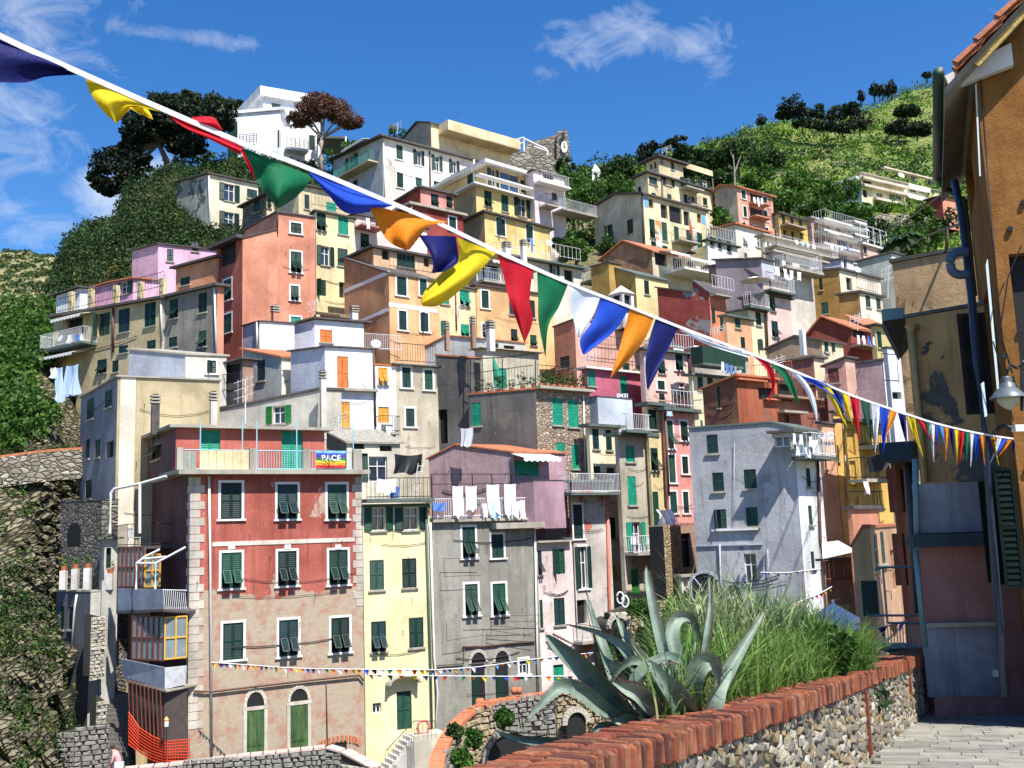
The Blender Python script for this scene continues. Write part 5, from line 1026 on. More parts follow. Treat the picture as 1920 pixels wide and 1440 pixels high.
# ground floor doors with fanlights
for (x0,x1,y0,ys,y1) in ((462,495,1297,1322,1414),(544,577,1291,1312,1404)):
    archpanel('red','R',x0,x1,y0,ys+2,ys,DARK,ring=plaster((.58,.52,.44)),name='fanlight')
    band('red','R',x0-7,x1+7,ys+3,ys+9,plaster((.60,.54,.46)),.06,'lintel')
    ta,_=f_.proj(x0,y1); tb,_=f_.proj(x1,y1); z0=f_.proj(x0,y1)[1]; z1=f_.proj(x0,ys+9)[1]; mb=MB()
    for t in (ta-.15,tb): mb.obox(f_.at(t,z0,0),f_.d*.15,f_.out*.06,(0,0,z1-z0-.01),plaster((.58,.52,.44)))
    mb.build('door_frame',BL['red']['o'])
    DG=simple('worn_green_door',(.05,.12,.035),.7,.75,4,streak=True); mb=MB(); n=4
    for i in range(n): mb.obox(f_.at(ta+(tb-ta)*i/n+.01,z0,.005),f_.d*((tb-ta)/n-.02),f_.out*.03,(0,0,z1-z0-.02),DG)
    mb.obox(f_.at(ta,z0+.3,.03),f_.d*(tb-ta),f_.out*.02,(0,0,.12),DG); mb.build('door',BL['red']['o'])
# brick arch lower right
t,z=f_.proj(634,1398); mb=MB()
for k in range(13):
    a=math.pi*(.12+.76*k/12); p=f_.at(t-1.05*math.cos(a),z+.38*math.sin(a)-.1,.0); mb.obox(p-f_.d*.05-Vector((0,0,.14)),f_.d*.1,f_.out*.06,(0,0,.3),TERRA)
mb.build('brick_arch',BL['red']['o']); band('red','R',622,650,1390,1425,DARK,.015,'cellar_opening')
pipe('red','R',[(391,893),(393,1040),(396,1425)],PIPEW,.055,.1); pipe('red','R',[(611,1278),(613,1400)],COPPER,.02)
# cable bundle
pipe('red','R',[(362,1296),(400,1296),(500,1284),(590,1274),(672,1266),(680,1276)],COPPER,.05,.12)
# penthouse
bld('redp2','',46.3,330,797,252,608,884,plaster((.45,.12,.09),.3),plaster((.14,.07,.07),.4),aL=-33,aR=60,rt=.14,ov=.35,parent='red',roof=CONC,wins="RkG 375 806 413 882;RkG 528 806 568 882;Lt 285 808 302 862",down=0,dep=4.5)  # penthouse flank likewise carries shade in its darker plaster
f_=BL['red']['R']; z=BL['red']['zt']; mb=MB()
for x in (336,413+53,480-8,555,578,668): t,_=f_.proj(x,870)
for (x0,x1) in ((330,341),(466,478),(566,580),(660,676)):
    ta,_=f_.proj(x0,870); tb,_=f_.proj(x1,870); mb=MB(); mb.obox(f_.at(ta,z+.05,.2),f_.d*(tb-ta),f_.inn*.2,(0,0,1.0),CONC); mb.build('parapet_pier',BL['red']['o'])
mb=MB(); ta,_=f_.proj(373,870); tb,_=f_.proj(465,870)
for i in range(6): mb.obox(f_.at(ta+(tb-ta)*i/6+.008,z+.08,.14),f_.d*((tb-ta)/6-.016),f_.out*.03,(0,0,.85),plaster((.62,.54,.32),.15))
ta,_=f_.proj(341,870); tb,_=f_.proj(366,870)
for i in range(3): mb.obox(f_.at(ta+(tb-ta)*i/3+.008,z+.08,.14),f_.d*((tb-ta)/3-.016),f_.out*.03,(0,0,.8),plaster((.34,.38,.34)))
mb.build('parapet_panel',BL['red']['o'])
for (x0,x1) in ((340,372),(372,466),(478,566),(580,662)):
    ta,_=f_.proj(x0,870); tb,_=f_.proj(x1,870); mb=MB()
    for zz in (.95,.1): mb.tube([f_.at(ta,z+zz,.12),f_.at(tb,z+zz,.12)],.025,CIRON,4)
    if x0>470:
        n=int((tb-ta)/.12)
        for i in range(n+1): mb.tube([f_.at(ta+(tb-ta)*i/n,z+.1,.12),f_.at(ta+(tb-ta)*i/n,z+.95,.12)],.012,CIRON,3,False)
    mb.build('railing',BL['red']['o'])
mb=MB()
for x,y0 in ((374,800),(453,800),(480,795),(555,800),(661,803)): t,_=f_.proj(x,870); mb.tube([f_.at(t,z,.12),f_.at(t,z+2.35,.12)],.03,CIRON,5)
ta,_=f_.proj(374,800); tb,_=f_.proj(661,800); mb.build('terrace_post',BL['red']['o'])
# rainbow flag
fg=thing('peace_flag','rainbow striped flag with white lettering tied to the terrace railing','flag',f_.pt(617,880,.2)); mb=MB(); ta,_=f_.proj(590,865); tb,_=f_.proj(645,865); ns=7
cols=[(.20,.45,.75),(.03,.08,.45),(.10,.04,.30),(.02,.25,.06),(.75,.60,.04),(.80,.25,.03),(.55,.02,.03)]
zt_,zb_=z+.98,z+.16
for i,c in enumerate(cols):
    mt=simple('flag_stripe',c,.8,.06); za=zt_-(zt_-zb_)*i/ns; zc=zt_-(zt_-zb_)*(i+1)/ns
    for k in range(10):
        o=lambda kk,ii:.19+.02*math.sin(kk*1.3+ii*.8)
        mb.quad(f_.at(ta+(tb-ta)*k/10,zc,o(k,i+1)),f_.at(ta+(tb-ta)*(k+1)/10,zc,o(k+1,i+1)),f_.at(ta+(tb-ta)*(k+1)/10,za,o(k+1,i)),f_.at(ta+(tb-ta)*k/10,za,o(k,i)),mt)
mb.build('flag_cloth',fg)
def text(body,p,rz,size,mat,parent,ext=.01,name='lettering',sx=1):
    c=bpy.data.curves.new(name,'FONT'); c.body=body; c.size=size; c.align_x='CENTER'; c.align_y='CENTER'; c.extrude=ext; c.offset=.012; c.space_character=1.15
    o=bpy.data.objects.new(name,c); scene.collection.objects.link(o); o.matrix_world=Matrix.Translation(p)@Matrix.Rotation(rz,4,'Z')@Matrix.Rotation(R(90),4,'X')
    bpy.context.view_layer.update(); dg=bpy.context.evaluated_depsgraph_get(); me=bpy.data.meshes.new_from_object(o.evaluated_get(dg)); mw=o.matrix_world.copy(); bpy.data.objects.remove(o); me.transform(mw); me.transform(Matrix.Translation(-ORG[parent.name])); me.materials.clear(); me.materials.append(mat)
    ob=bpy.data.objects.new(name,me); scene.collection.objects.link(ob); ob.parent=parent; return ob
text('PACE',f_.at((ta+tb)/2,z+.62,.225),f_.rz,.36,CLOTH,fg)
# side furniture of the red house (left flank)
FLk=BL['red']['L']
balcony('red','L',322,215,1024,1.0,2.0,rail=IRON,slab=SLATE,spacing=.14)
mb=MB(); g=lambda x,y,D:P(x,y,D)
for pl_ in ([(206,1000,46.5),(208,925,46.5),(214,917,46.5),(262,907,46.2),(312,893,46)],[(262,1000,45.6),(262,907,45.6)]): mb.tube([g(*q) for q in pl_],.07,PIPEW,6)
mb.build('awning_frame',BL['red']['o'])
mb=MB()
for pl_ in ([(255,1105,44.6),(256,1056,44.6),(270,1045,44.8),(300,1030,45)],[(291,1105,44.2),(292,1056,44.2),(348,1026,44.8)],[(256,1056,44.6),(292,1056,44.2)],[(268,1048,44.7),(312,1044,44.5)]): mb.tube([g(*q) for q in pl_],.05,WIRON,5)
mb.build('canopy_frame',BL['red']['o'])
WG=simple('veranda_glass',(.20,.25,.27),.25,.3,1.5,0,.6); YW=simple('yellow_wood',(.70,.38,.05),.5,.15,3)
def glazed(x0,x1,y0,y1,D0,D1,fr,nv=6,nh=2,name='veranda_window'):
    mb=MB(); a,b_=P(x0,y1,D0),P(x1,y1,D1); zt=P(x0,y0,D0).z; zb=a.z; d=Vector((b_.x-a.x,b_.y-a.y,0)); dn=d.normalized(); nn=Vector((dn.y,-dn.x,0))
    A=Vector((a.x,a.y,zb)); mb.ext([A,A+d,A+d+Vector((0,0,zt-zb)),A+Vector((0,0,zt-zb))],-nn*.05,WG)
    for i in range(nv+1): mb.obox(A+d*(i/nv)-dn*.03,dn*.06,nn*.05,(0,0,zt-zb),fr)
    for j in range(nh+2): mb.obox(A+Vector((0,0,(zt-zb)*j/(nh+1)-.03)),d,nn*.045,(0,0,.06),fr)
    mb.build(name,BL['red']['o'])
glazed(222,270,1028,1100,46.3,45.2,BROWN,6,1); glazed(272,300,1040,1100,45.2,45.0,YW,2,1)
glazed(248,308,1155,1235,45.2,44.0,BROWN,6,1); glazed(308,349,1158,1236,44.0,44.5,YW,2,1)
def panel(pts,D,mat,name,th=.08,key='red'):
    mb=MB(); 
    mb.ext([P(x,y,d) for (x,y),d in zip(pts,D)],(.03,.08,0),mat); mb.build(name,BL[key]['o'])
BP=simple('blue_grey_panel',(.22,.25,.32),.7,.3,2)
panel([(220,1103),(305,1105),(306,1142),(220,1148)],[46,43.6,43.6,46],BP,'balcony_panel'); panel([(225,1235),(309,1252),(309,1292),(232,1270)],[45.4,43.6,43.6,45.4],BP,'balcony_panel')
panel([(309,1252),(348,1248),(346,1284),(309,1292)],[43.6,44.4,44.4,43.6],simple('pale_grey_panel',(.5,.52,.55),.7),'balcony_panel')
mb=MB(); mb.ext([P(220,1145,46),P(306,1142,43.5),P(352,1146,44.6),P(352,1150,44.6),P(306,1147,43.5),P(220,1151,46)],(.5,1.4,0),SLATE); mb.build('balcony_slab',BL['red']['o']); mb=MB(); mb.ext([P(232,1272,45.4),P(312,1294,43.5),P(350,1286,44.5),P(350,1290,44.5),P(312,1298,43.5),P(232,1277,45.4)],(.5,1.4,0),CONC); mb.build('balcony_slab',BL['red']['o'])
mb=MB()
for i in range(12): x=310+i*3.6; d=43.6+i*.09; mb.tube([P(x,1142,d),P(x-3,1106,d)],.015,WIRON,3,False)
mb.tube([P(305,1106,43.6),P(350,1107,44.6)],.02,WIRON,4); mb.build('railing',BL['red']['o'])
mb=MB()
for i in range(9): 
    a=P(240+i*7.5,1272+i*2.6,45.1-i*.19); b_=P(245+i*7.5,1400+i*1.5,45.1-i*.19); mb.tube([a,b_],.03,BROWN,4)
mb.ext([P(240,1275,45.3),P(308,1295,43.8),P(308,1420,43.8),P(245,1400,45.3)],(.1,.1,0),simple('dark_boards',(.07,.055,.05),.8)); mb.ext([P(309,1295,43.8),P(350,1288,44.6),P(352,1420,44.6),P(309,1420,43.8)],(0,.1,0),simple('dark_boards',(.07,.055,.05),.8)); mb.build('boarded_wall',BL['red']['o'])
# roof behind main: grey white gable
b=bld('gwg','low grey white gabled rooftop house with open green shutters and double chimney',53,600,727,385,640,810,plaster((.50,.47,.40),.3,(.30,.28,.25),.05),plaster((.50,.48,.42),.3,(.30,.28,.25),.05),aL=-72,aR=60,rt=.12,ov=.1,pL=[(480,752),(385,768)],wins="Lol 500 761 546 794",wc='l',dep=3.5)
chimney('gwg',606,795,85,10,52,plaster((.55,.52,.45))); chimney('gwg',400,790,38,12,48.6,plaster((.55,.52,.45)))
b=bld('slr','low slate roofed cottage with thin tile edge beside the rainbow flag',51.2,650,826,610,750,900,plaster((.60,.56,.46),.2),plaster((.25,.25,.22),.3),aL=-52,aR=62,rt=.1,ov=.15,roof=simple('old_slate_roof',(.30,.28,.24),.9,.45,6,bmp=1),pL=[(612,806)],wins="Rd 660 834 684 842;Rd 712 838 735 846;Rk 678 850 690 905;Rn 692 856 726 903",dep=4)
# antennas
def antenna(x,y,h,D,lab):
    mb=MB(); a=P(x,y,D); b_=P(x,y-h,D); mb.tube([a,b_],.03,WIRON,4)
    for k in range(3):
        p=a.lerp(b_,.6+.18*k); mb.tube([p-Vector((.5,.2,.15)),p+Vector((.5,-.2,.15))],.015,WIRON,3)
        for j in (-.4,-.15,.1,.35): mb.tube([p+Vector((j,-.4*j,.3*j-.18)),p+Vector((j,-.4*j,.3*j+.18))],.01,WIRON,3,False)
    return tag(mb.build('antenna'),lab,'antenna')
antenna(460,795,85,49,'tall white tv antenna above the rooftop of the main red house'); antenna(634,815,36,47,'rusty short tv antenna beside the slate roofed cottage')
antenna(1608,620,30,60,'tv antenna on the red tiled roof at the right'); antenna(1665,560,60,72,'thin tall mast on the roof beside the bare brown wall')
# yellow, grey, pink street row
b=bld('ylm','slim pale yellow house with life ring at its stair',('red',0),680,946,676,806,1450,plaster((.76,.69,.40),.16),aL=-33,aR=62,rt=.14,ov=.05,roof=CONCD,wins="Ro 672 951 736 995;Ro 740 951 800 994;Rc 693 1050 720 1106;Rc 754 1047 781 1102;Rc 696 1165 724 1222;Rc 767 1158 794 1214;Rn 699 1318 715 1338;Rk 744 1296 772 1368",dep=5)
slabf('ylm','R',678,804,936,.7,.16,CONCD)
f_=BL['ylm']['R']; mb=MB()
for k in range(9):
    a0,a1=math.pi*k/9,math.pi*(k+1)/9; t,z=f_.proj(753,1281); q=lambda a,s:f_.at(t-.72*s*math.cos(a)*1.0,z+.34*s*math.sin(a),.5)
    mb.ext([q(a0,1),q(a1,1),q(a1,1.16),q(a0,1.16)],f_.inn*.5,CONC)
mb.build('door_hood',BL['ylm']['o'])
railing('ylm','R',680,800,936,1.0,.6,IRON,.2)
mb=MB(); p=f_.pt(780,1358,.9); n=20; rr=.30; ring=[p+f_.d*(rr*math.cos(2*math.pi*k/n))+Vector((0,0,rr*math.sin(2*math.pi*k/n))) for k in range(n+1)]; mb.tube(ring,.065,simple('life_ring_pink',(.75,.22,.22),.5,.1),8,False); tag(mb.build('life_ring',smooth=True),'faded pink life ring hanging on the stair railing of the yellow house','life ring')
# stairs
st=thing('stone_stairs','white outside steps with thin rail climbing to the yellow house door','stairs',f_.pt(720,1440,1)); mb=MB(); n=8
for i in range(n):
    t,z=f_.proj(706+i*6.5,1436-i*8.6); mb.obox(f_.at(t,z-3,.15),f_.d*(.42),f_.out*1.0,(0,0,3),plaster((.62,.60,.58),.2))
t,z=f_.proj(758,1373); mb.obox(f_.at(t,z-3.2,.1),f_.d*1.6,f_.out*1.1,(0,0,3.2),plaster((.58,.54,.44),.3)); mb.build('steps',st)
mb=MB()
a=f_.pt(706,1400,1.2); b_=f_.pt(758,1345,1.2); c=f_.pt(798,1345,1.2); mb.tube([a,b_,c],.02,IRON,4)
for i in range(12): p=a.lerp(b_,i/11); mb.tube([p,p-Vector((0,0,.85))],.01,IRON,3,False)
for i in range(6): p=b_.lerp(c,i/5); mb.tube([p,p-Vector((0,0,.8))],.01,IRON,3,False)
mb.build('stair_rail',st)
b=bld('gry','plain grey house with tilted green shutters and two arched doors',('ylm',0),806,972,801,1004,1450,GREY,aL=-33,aR=60,rt=.12,ov=.03,roof=CONC,wins="Rcw 867 988 891 1046;Rcw 922 1002 944 1046;Rtw 872 1095 896 1154;Rtw 924 1094 948 1153;Rnw 974 1236 990 1264",dep=5)
f_=BL['gry']['R']
for (x0,x1,y0,ys,y1) in ((883,910,1223,1242,1322),(928,954,1220,1240,1316)):
    archpanel('gry','R',x0,x1,y0,ys+1,ys,DARK,ring=plaster((.45,.43,.39)),name='fanlight'); band('gry','R',x0+1,x1-1,ys+2,y1,DARK,.012,'doorway'); band('gry','R',x0+3,(x0+x1)/2+2,ys+20,y1,GREEN,.03,'door')
slabf('gry','R',808,1004,972,.25,.14,CONC); slabf('gry','R',920,1010,980,.6,.3,CONC,'balcony_slab')
pipe('gry','R',[(805,980),(812,1230),(818,1300),(812,1430)],PIPEW,.06,.12); pipe('ylm','R',[(797,950),(806,1250),(810,1440)],PIPEG,.06,.1); pipe('gry','R',[(1001,985),(1005,1200),(1008,1310)],PIPEW,.06,.1)
pipe('gry','R',[(866,1213),(905,1212),(960,1206),(1002,1203)],COPPER,.045,.08); pipe('gry','R',[(815,1248),(868,1244),(869,1213)],COPPER,.03,.08)
# drying lines on the grey wall
mb=MB()
for a_,b_ in [((824,1047),(895,1047)),((825,1048),(826,1081)),((826,1081),(895,1078)),((868,1155),(1010,1152)),((830,1163),(830,1200)),((830,1200),(912,1188)),((912,1157),(912,1188)),((912,1166),(997,1164)),((912,1172),(997,1178)),((912,1180),(997,1194))]: mb.tube([f_.pt(*a_,.45),f_.pt(*b_,.45)],.012,IRON,3)
mb.build('clothes_line',BL['gry']['o'])
# terrace on top of grey house
mb=MB(); z=BL['gry']['zt']; tr=BL['gry']['tr']
for t in np.linspace(.2,tr-.2,6): mb.tube([f_.at(t,z,-.1),f_.at(t,z+2.2,-.1)],.025,IRON,4)
for zz in (2.2,1.7): mb.tube([f_.at(.2,z+zz,-.1),f_.at(tr-.2,z+zz,-.1)],.02,IRON,4)
mb.build('pergola_frame',BL['gry']['o']); railing('gry','R',806,1004,970,.95,.15,WIRON,.12)
for i,(x,y,w_,h_) in enumerate(((848,911,22,58),(872,911,24,46),(912,908,26,54),(945,907,24,60),(920,940,20,32),(958,940,18,30),(812,942,26,16),(975,938,10,36),(904,944,10,26))):
    clothpx(x,y,w_,h_,f_.pt(x,y).y-.35,BCLOTH if i==6 else (PCLOTH if i in(4,) else CLOTH),['long white sheet at the left of the grey house terrace line','white towel beside the left sheet on the terrace line','wide white sheet right of centre on the terrace line','last white sheet on the terrace line','pale blue shirt on the lower terrace line','white trousers on the lower terrace line','bright blue towels on the left of the terrace rail','narrow white towel by the purple house window','small white cloth behind the terrace rail'][i],az=62,group='laundry on the grey house terrace')
for i,(x,c_) in enumerate(((806,LEAF),(860,LEAFD),(893,LEAF))):
    pt=thing('potted_plant',['leafy plant in a terracotta pot at the left corner of the grey house terrace','dark bushy plant in a pot under the left white sheet','round shrub in a clay pot between the hanging sheets'][i],'plant',f_.pt(x,966,-.1)); mb=MB(); c=f_.pt(x,966,-.1); mb.tube([c,c+Vector((0,0,.25))],[.13,.18],TERRA,8); mb.build('pot',pt)
    V,Fq=leafquads([tuple(c+Vector((0,0,.55)))],[.32],60,.07); npmesh('foliage',V,Fq,c_,pt)
b=bld('mvp','mauve gabled house with green awning door behind the laundry terrace',54,962,846,804,1060,1010,plaster((.40,.25,.29),.35),plaster((.37,.25,.26),.4),aL=-66,aR=56,rt=.08,ov=.1,pL=[(856,832),(804,858)],roof=TILE,wins="Rk 964 864 1011 893;Rcw 990 947 1003 972",wc='G',dep=4)
awning('mvp','R',958,1028,852,1.2,.3); bld('mvp2','',53,1000,900,955,1058,1010,plaster((.38,.24,.29),.35),aL=-60,aR=56,rt=.04,ov=.03,parent='mvp',down=-.5,dep=2)
b=bld('lpk','light pink house with paired green shutters right of the plain grey house',('gry',0),1005,1010,1000,1072,1400,LPINK,aL=-33,aR=58,rt=.1,ov=.05,wins="Rc 1003 1032 1016 1078;Rc 1037 1029 1059 1076;Rc 1006 1125 1018 1178;Rc 1039 1121 1059 1172;RKG 1038 1246 1057 1292",dep=5)
pel=plaster((.50,.46,.43),.35,(.52,.17,.12),.13)
b=bld('pel','peeling grey and red house with open white shutters and iron balconies',('lpk',0),1070,900,1064,1140,1400,pel,aL=-33,aR=52,rt=.14,ov=.3,roof=CONCD,wins="Rcw 1074 946 1092 1010;Roww 1068 1025 1108 1104;Rd 1076 1125 1100 1170",dep=5)
balcony('pel','R',1048,1142,925,1.0,1.0,rail=WIRON,slab=CONCD,spacing=.1); balcony('pel','R',1076,1116,1200,.8,.7,rail=WIRON); pipe('pel','R',[(1137,930),(1140,1090),(1144,1280)],simple('salmon_paint',(.66,.20,.13),.7),.09)
railing('lpk','R',1005,1058,1012,1.0,.1,IRON,.12); slabf('lpk','R',1003,1068,1013,.3,.1)
def crom(pts,t):
    n=len(pts)-1; x=t*n; k=min(int(x),n-1); f=x-k; p=[pts[max(0,min(n,k+i-1))] for i in range(4)]
    return tuple(.5*((2*p[1][j])+(-p[0][j]+p[2][j])*f+(2*p[0][j]-5*p[1][j]+4*p[2][j]-p[3][j])*f*f+(-p[0][j]+3*p[1][j]-3*p[2][j]+p[3][j])*f**3) for j in range(len(p[0])))
# ============================================================ LOWER STREET, LEFT
DST=STONED
b=bld('stl','stone building toned dark for shade with a single arched opening beside the rocky slope',49,192,936,114,222,1300,STONED,aL=-48,aR=60,rt=.06,ov=.02,pL=[(114,938)],roof=STONED,dep=5)  # dark stone colour stands for the shade this building lies in
archpanel('stl','L',126,151,980,1024,996)
bld('stw','narrow pale rendered wall with slit window under the glazed veranda',47.6,193,1008,188,221,1130,plaster((.44,.42,.38),.3),plaster((.3,.3,.3)),aL=-30,aR=60,rt=.08,ov=.25,roof=CONCD,dep=2,wins="Rd 199 1027 208 1065")
b=bld('stb','stone terrace block with flowerpots along its parapet at the left',47.5,170,1108,106,221,1260,plaster((.44,.42,.38),.35),plaster((.10,.105,.12),.4),aL=-50,aR=58,rt=.06,ov=.02,dep=4,roof=CONC,wins="Lc 113 1137 120 1180;Lc 129 1138 137 1180")  # near-black left wall colour does the work of its shade
f_=BL['stb']['L']; z=BL['stb']['zt']; pipe('stb','L',[(147,1115),(143,1140),(134,1255)],PIPEW,.05); 
for i,(x,y) in enumerate(((115,1070),(137,1067),(160,1066),(203,1076))):
    p=P(x,1106,47.6+(170-x)*.02*(x<170)); h=(1106-y)*47/F; mb=MB(); mb.box(p+Vector((0,.2,h/2)),(.14,.14,h/2),plaster((.62,.60,.56),.2)); mb.build('terrace_pier',BL['stb']['o'])
    c=p+Vector((0,.2,h)); pt=thing('potted_plant',['small terracotta pot on the leftmost white terrace pier','wide terracotta trough on the second white pier','yellow flowering pot on the third white pier','red flowerpot on the pier by the veranda'][i],'plant',c); mb=MB(); mb.tube([c,c+Vector((0,0,.22))],[.12,.17],TERRA,8); mb.build('pot',pt); V,Fq=leafquads([tuple(c+Vector((0,0,.38)))],[.22],40,.06); npmesh('foliage',V,Fq,LEAF,pt)
def stonepieces(mb,O,U,Vv,N_,w,h,sz,mat,jit=.3,dep=.12,flat=.55):
    """rough blocks filling the rectangle O + u U + v V"""
    z=0
    while z<h:
        rh=sz*flat*random.uniform(.7,1.3); x=random.uniform(-sz*.5,0)
        while x<w:
            rw=sz*random.uniform(.6,1.6); a,b_=max(0,x),min(w,x+rw*.93)
            if b_-a>.02:
                d=dep*random.uniform(.4,1.1); c=O+U*((a+b_)/2)+Vv*(z+rh/2); j=lambda s:random.uniform(-s,s)
                base=[(-1,-1),(1,-1),(1,1),(-1,1)]; vs=[]
                for (p,q) in base: vs.append(c+U*(p*(b_-a)/2)+Vv*(q*rh*.48)-N_*.02)
                for (p,q) in base: vs.append(c+U*(p*(b_-a)/2*random.uniform(.55,.9))+Vv*(q*rh*.48*random.uniform(.55,.9))+N_*d*random.uniform(.7,1.1))
                mb.add(vs,[(4,5,6,7),(0,1,5,4),(1,2,6,5),(2,3,7,6),(3,0,4,7)],mat)
            x+=rw
        z+=rh*1.04
SM1=simple('stone_pale',(.46,.43,.37),.95,.35,6,bmp=.8); SM2=simple('stone_grey',(.24,.23,.21),.95,.4,6,bmp=.8); SM3=simple('stone_tan',(.36,.29,.19),.95,.4,6,bmp=.8); MORT=simple('mortar',(.055,.05,.042),.95,.3,6)
def wallpoly(name,label,tops,hs,sz,mats,coping=None,csz=.25,thick=.5,cat='wall',cop_h=.14,dep=.12):
    w=thing(name,label,cat,Vector(tops[len(tops)//2])-Vector((0,0,hs))); mb=MB(); st=MB(); cp=MB()
    for i,(a,b_) in enumerate(zip(tops,tops[1:])):
        a=Vector(a);b_=Vector(b_); d=b_-a; L_=Vector((d.x,d.y,0)).length; U=Vector((d.x,d.y,0)).normalized(); n_=Vector((U.y,-U.x,0)); V0=Vector((0,0,1))
        mb.ext([a,b_,b_-V0*hs,a-V0*hs],-n_*thick,MORT)
        lo=min(a.z,b_.z)-hs; nn=max(1,int(L_/2))
        for k in range(nn):
            p=a.lerp(b_,k/nn); q=a.lerp(b_,(k+1)/nn); h_=min(p.z,q.z)-lo
            stonepieces(st,Vector((p.x,p.y,lo)),U,V0,n_,L_/nn,h_,sz,random.choice(mats),dep=dep)
        if coping:
            m_=max(1,int((b_-a).length/csz))
            for k in range(m_):
                p=a.lerp(b_,k/m_); q=a.lerp(b_,(k+.9)/m_); cp.ext([p+n_*.06,q+n_*.06,q+n_*.06+V0*cop_h*random.uniform(.85,1.1),p+n_*.06+V0*cop_h],-n_*(thick+.1),coping)
    mb.build('mortar_core',w); st.build('stones',w,kind='stuff')
    if coping: cp.build('coping',w,kind='stuff')
    return w
wallpoly('low_wall','low stone wall lit by sun at the foot of the dark steps',[P(92,1378,43),P(140,1370,43),P(205,1358,43.5)],2.2,.32,[SM1,SM2,SM1])
wallpoly('buttress_wall','narrow upright edge of pale stacked stones beside the dark steps',[P(171,1152,46.6),P(197,1158,47.2)],2.7,.26,[SM1])
wallpoly('buttress_wall','lower edge of stacked stones above the sunlit low wall',[P(181,1302,46.2),P(200,1316,46.6)],1.5,.26,[SM1])
bld('drk','rubble building toned dark as shade between the stacked stone edges and the steps',47.8,196,1160,106,240,1400,STONED,STONED,aL=-50,aR=12,rt=.05,ov=0,dep=3,roof=STONED)  # dark stone on both faces, alley shade put into the colour
SM2x=simple('stone_grey_shade',(.15,.14,.13),.95,.4,6,bmp=.8)  # darker copy of the grey stone, deep shade painted into the steps
stp=thing('stone_steps','stone steps toned dark for shade, climbing between the rubble wall and orange netting','stairs',P(220,1440,42)); mb=MB()
for i in range(17):
    p=P(198,1446-i*9,45.2+i*.18); mb.obox(p-Vector((0,0,2)),Vector((1.1,-.2,0)),Vector((.1,.5,0)),(0,0,2),SM2x)
mb.build('steps',stp)
# orange net
nt_=thing('orange_netting','orange plastic safety netting along the boarded wall by the steps','fence',P(300,1420,43)); NET=simple('orange_net',(.75,.07,.02),.6,.15,8,trans=.2)
mb=MB(); L_=[(241,1335,1395,45.0),(262,1365,1412,44.6),(285,1380,1425,44.0),(308,1390,1432,43.4),(355,1386,1432,44.3)]
for (x0,a0,b0,d0),(x1,a1,b1,d1) in zip(L_,L_[1:]):
    n=9
    for k in range(n+1):
        t=k/n; mb.tube([P(x0+(x1-x0)*t,a0+(a1-a0)*t,d0+(d1-d0)*t-.1),P(x0+(x1-x0)*t,b0+(b1-b0)*t,d0+(d1-d0)*t-.1)],.022,NET,3,False)
    for k in range(9):
        t=k/8; mb.tube([P(x0,a0+(b0-a0)*t,d0-.1),P(x1,a1+(b1-a1)*t,d1-.1)],.022,NET,3,False)
tag(mb.build('net',nt_),kind='stuff')
lp=thing('warning_lamp','small amber warning lamp on a post above the orange netting','lamp',P(312,1400,43)); mb=MB(); mb.tube([P(312,1430,43),P(312,1362,43)],.02,IRON,5); mb.tube([P(312,1362,43),P(312,1352,43)],.09,WHITE,8); mb.build('post',lp)
mb=MB(); mb.tube([P(312,1352,43),P(312,1349,43),P(312,1344,43)],[.09,.11,.03],simple('amber',(.8,.3,.03),.3,.05),8); mb.build('lens',lp)
wallpoly('edge_wall','low wall with reddish white top edge in front of the main red house',[P(232,1446,42.5),P(345,1434,43),P(470,1419,43.5),P(612,1404,44.2),P(640,1412,44),P(700,1444,43)],2.0,.3,[SM2,SM1],coping=simple('faded_coping',(.55,.42,.38),.9,.35,6),csz=.5,cop_h=.08)
wallpoly('curved_wall','curving rubble retaining wall with bright brick coping below the arched doors',[P(828,1452,38),P(833,1420,38.8),P(846,1390,39.6),P(866,1360,40.5),P(890,1338,41.3),P(922,1322,42),P(975,1313,42.6),P(1040,1304,43.2),P(1085,1290,43.8),P(1150,1280,44.5)],4.6,.36,[SM1,SM2,SM3],coping=TERRA,csz=.12,thick=.45,dep=.16)
# cellar archway shapes on that wall
def nich(px0,px1,py0,py1,D,label,ring=SM1):
    w=thing('cellar_arch',label,'archway',P((px0+px1)/2,py1,D)); c=P((px0+px1)/2,py1,D); r=(px1-px0)*D/F/2; h=(py1-py0)*D/F; zs=c.z+h-r
    pts=[(-r,c.z)]+[(-r*math.cos(k*math.pi/10),zs+r*math.sin(k*math.pi/10)) for k in range(11)]+[(r,c.z)]
    d=Vector((.88,.47,0)); n_=Vector((.47,-.88,0)); mb=MB(); O=Vector((c.x,c.y,0))
    pt=[O+d*x+Vector((0,0,z))+n_*.25 for x,z in pts]; bk=[p-n_*1.6 for p in pt]
    for i in range(len(pt)-1): mb.quad(pt[i],pt[i+1],bk[i+1],bk[i],MORT)
    mb.add([p-n_*.05 for p in pt],[tuple(range(len(pt)))],DARK); mb.build('recess',w); mb=MB()  # dark sheet just inside the arch stands for its unlit depth
    for k in range(12):
        a0,a1=k*math.pi/12,(k+.9)*math.pi/12; q=lambda a,s:O+d*(-r*s*math.cos(a))+Vector((0,0,zs+r*s*math.sin(a)))+n_*.2; mb.ext([q(a0,1),q(a1,1),q(a1,1+.22/r),q(a0,1+.22/r)],n_*.12,ring)
    mb.build('arch_stones',w)
nich(1056,1096,1338,1394,43.35,'dark round arch in the rubble retaining wall behind the agave'); nich(905,1000,1378,1450,41.9,'wide dark cave opening low in the rubble retaining wall',SM2)
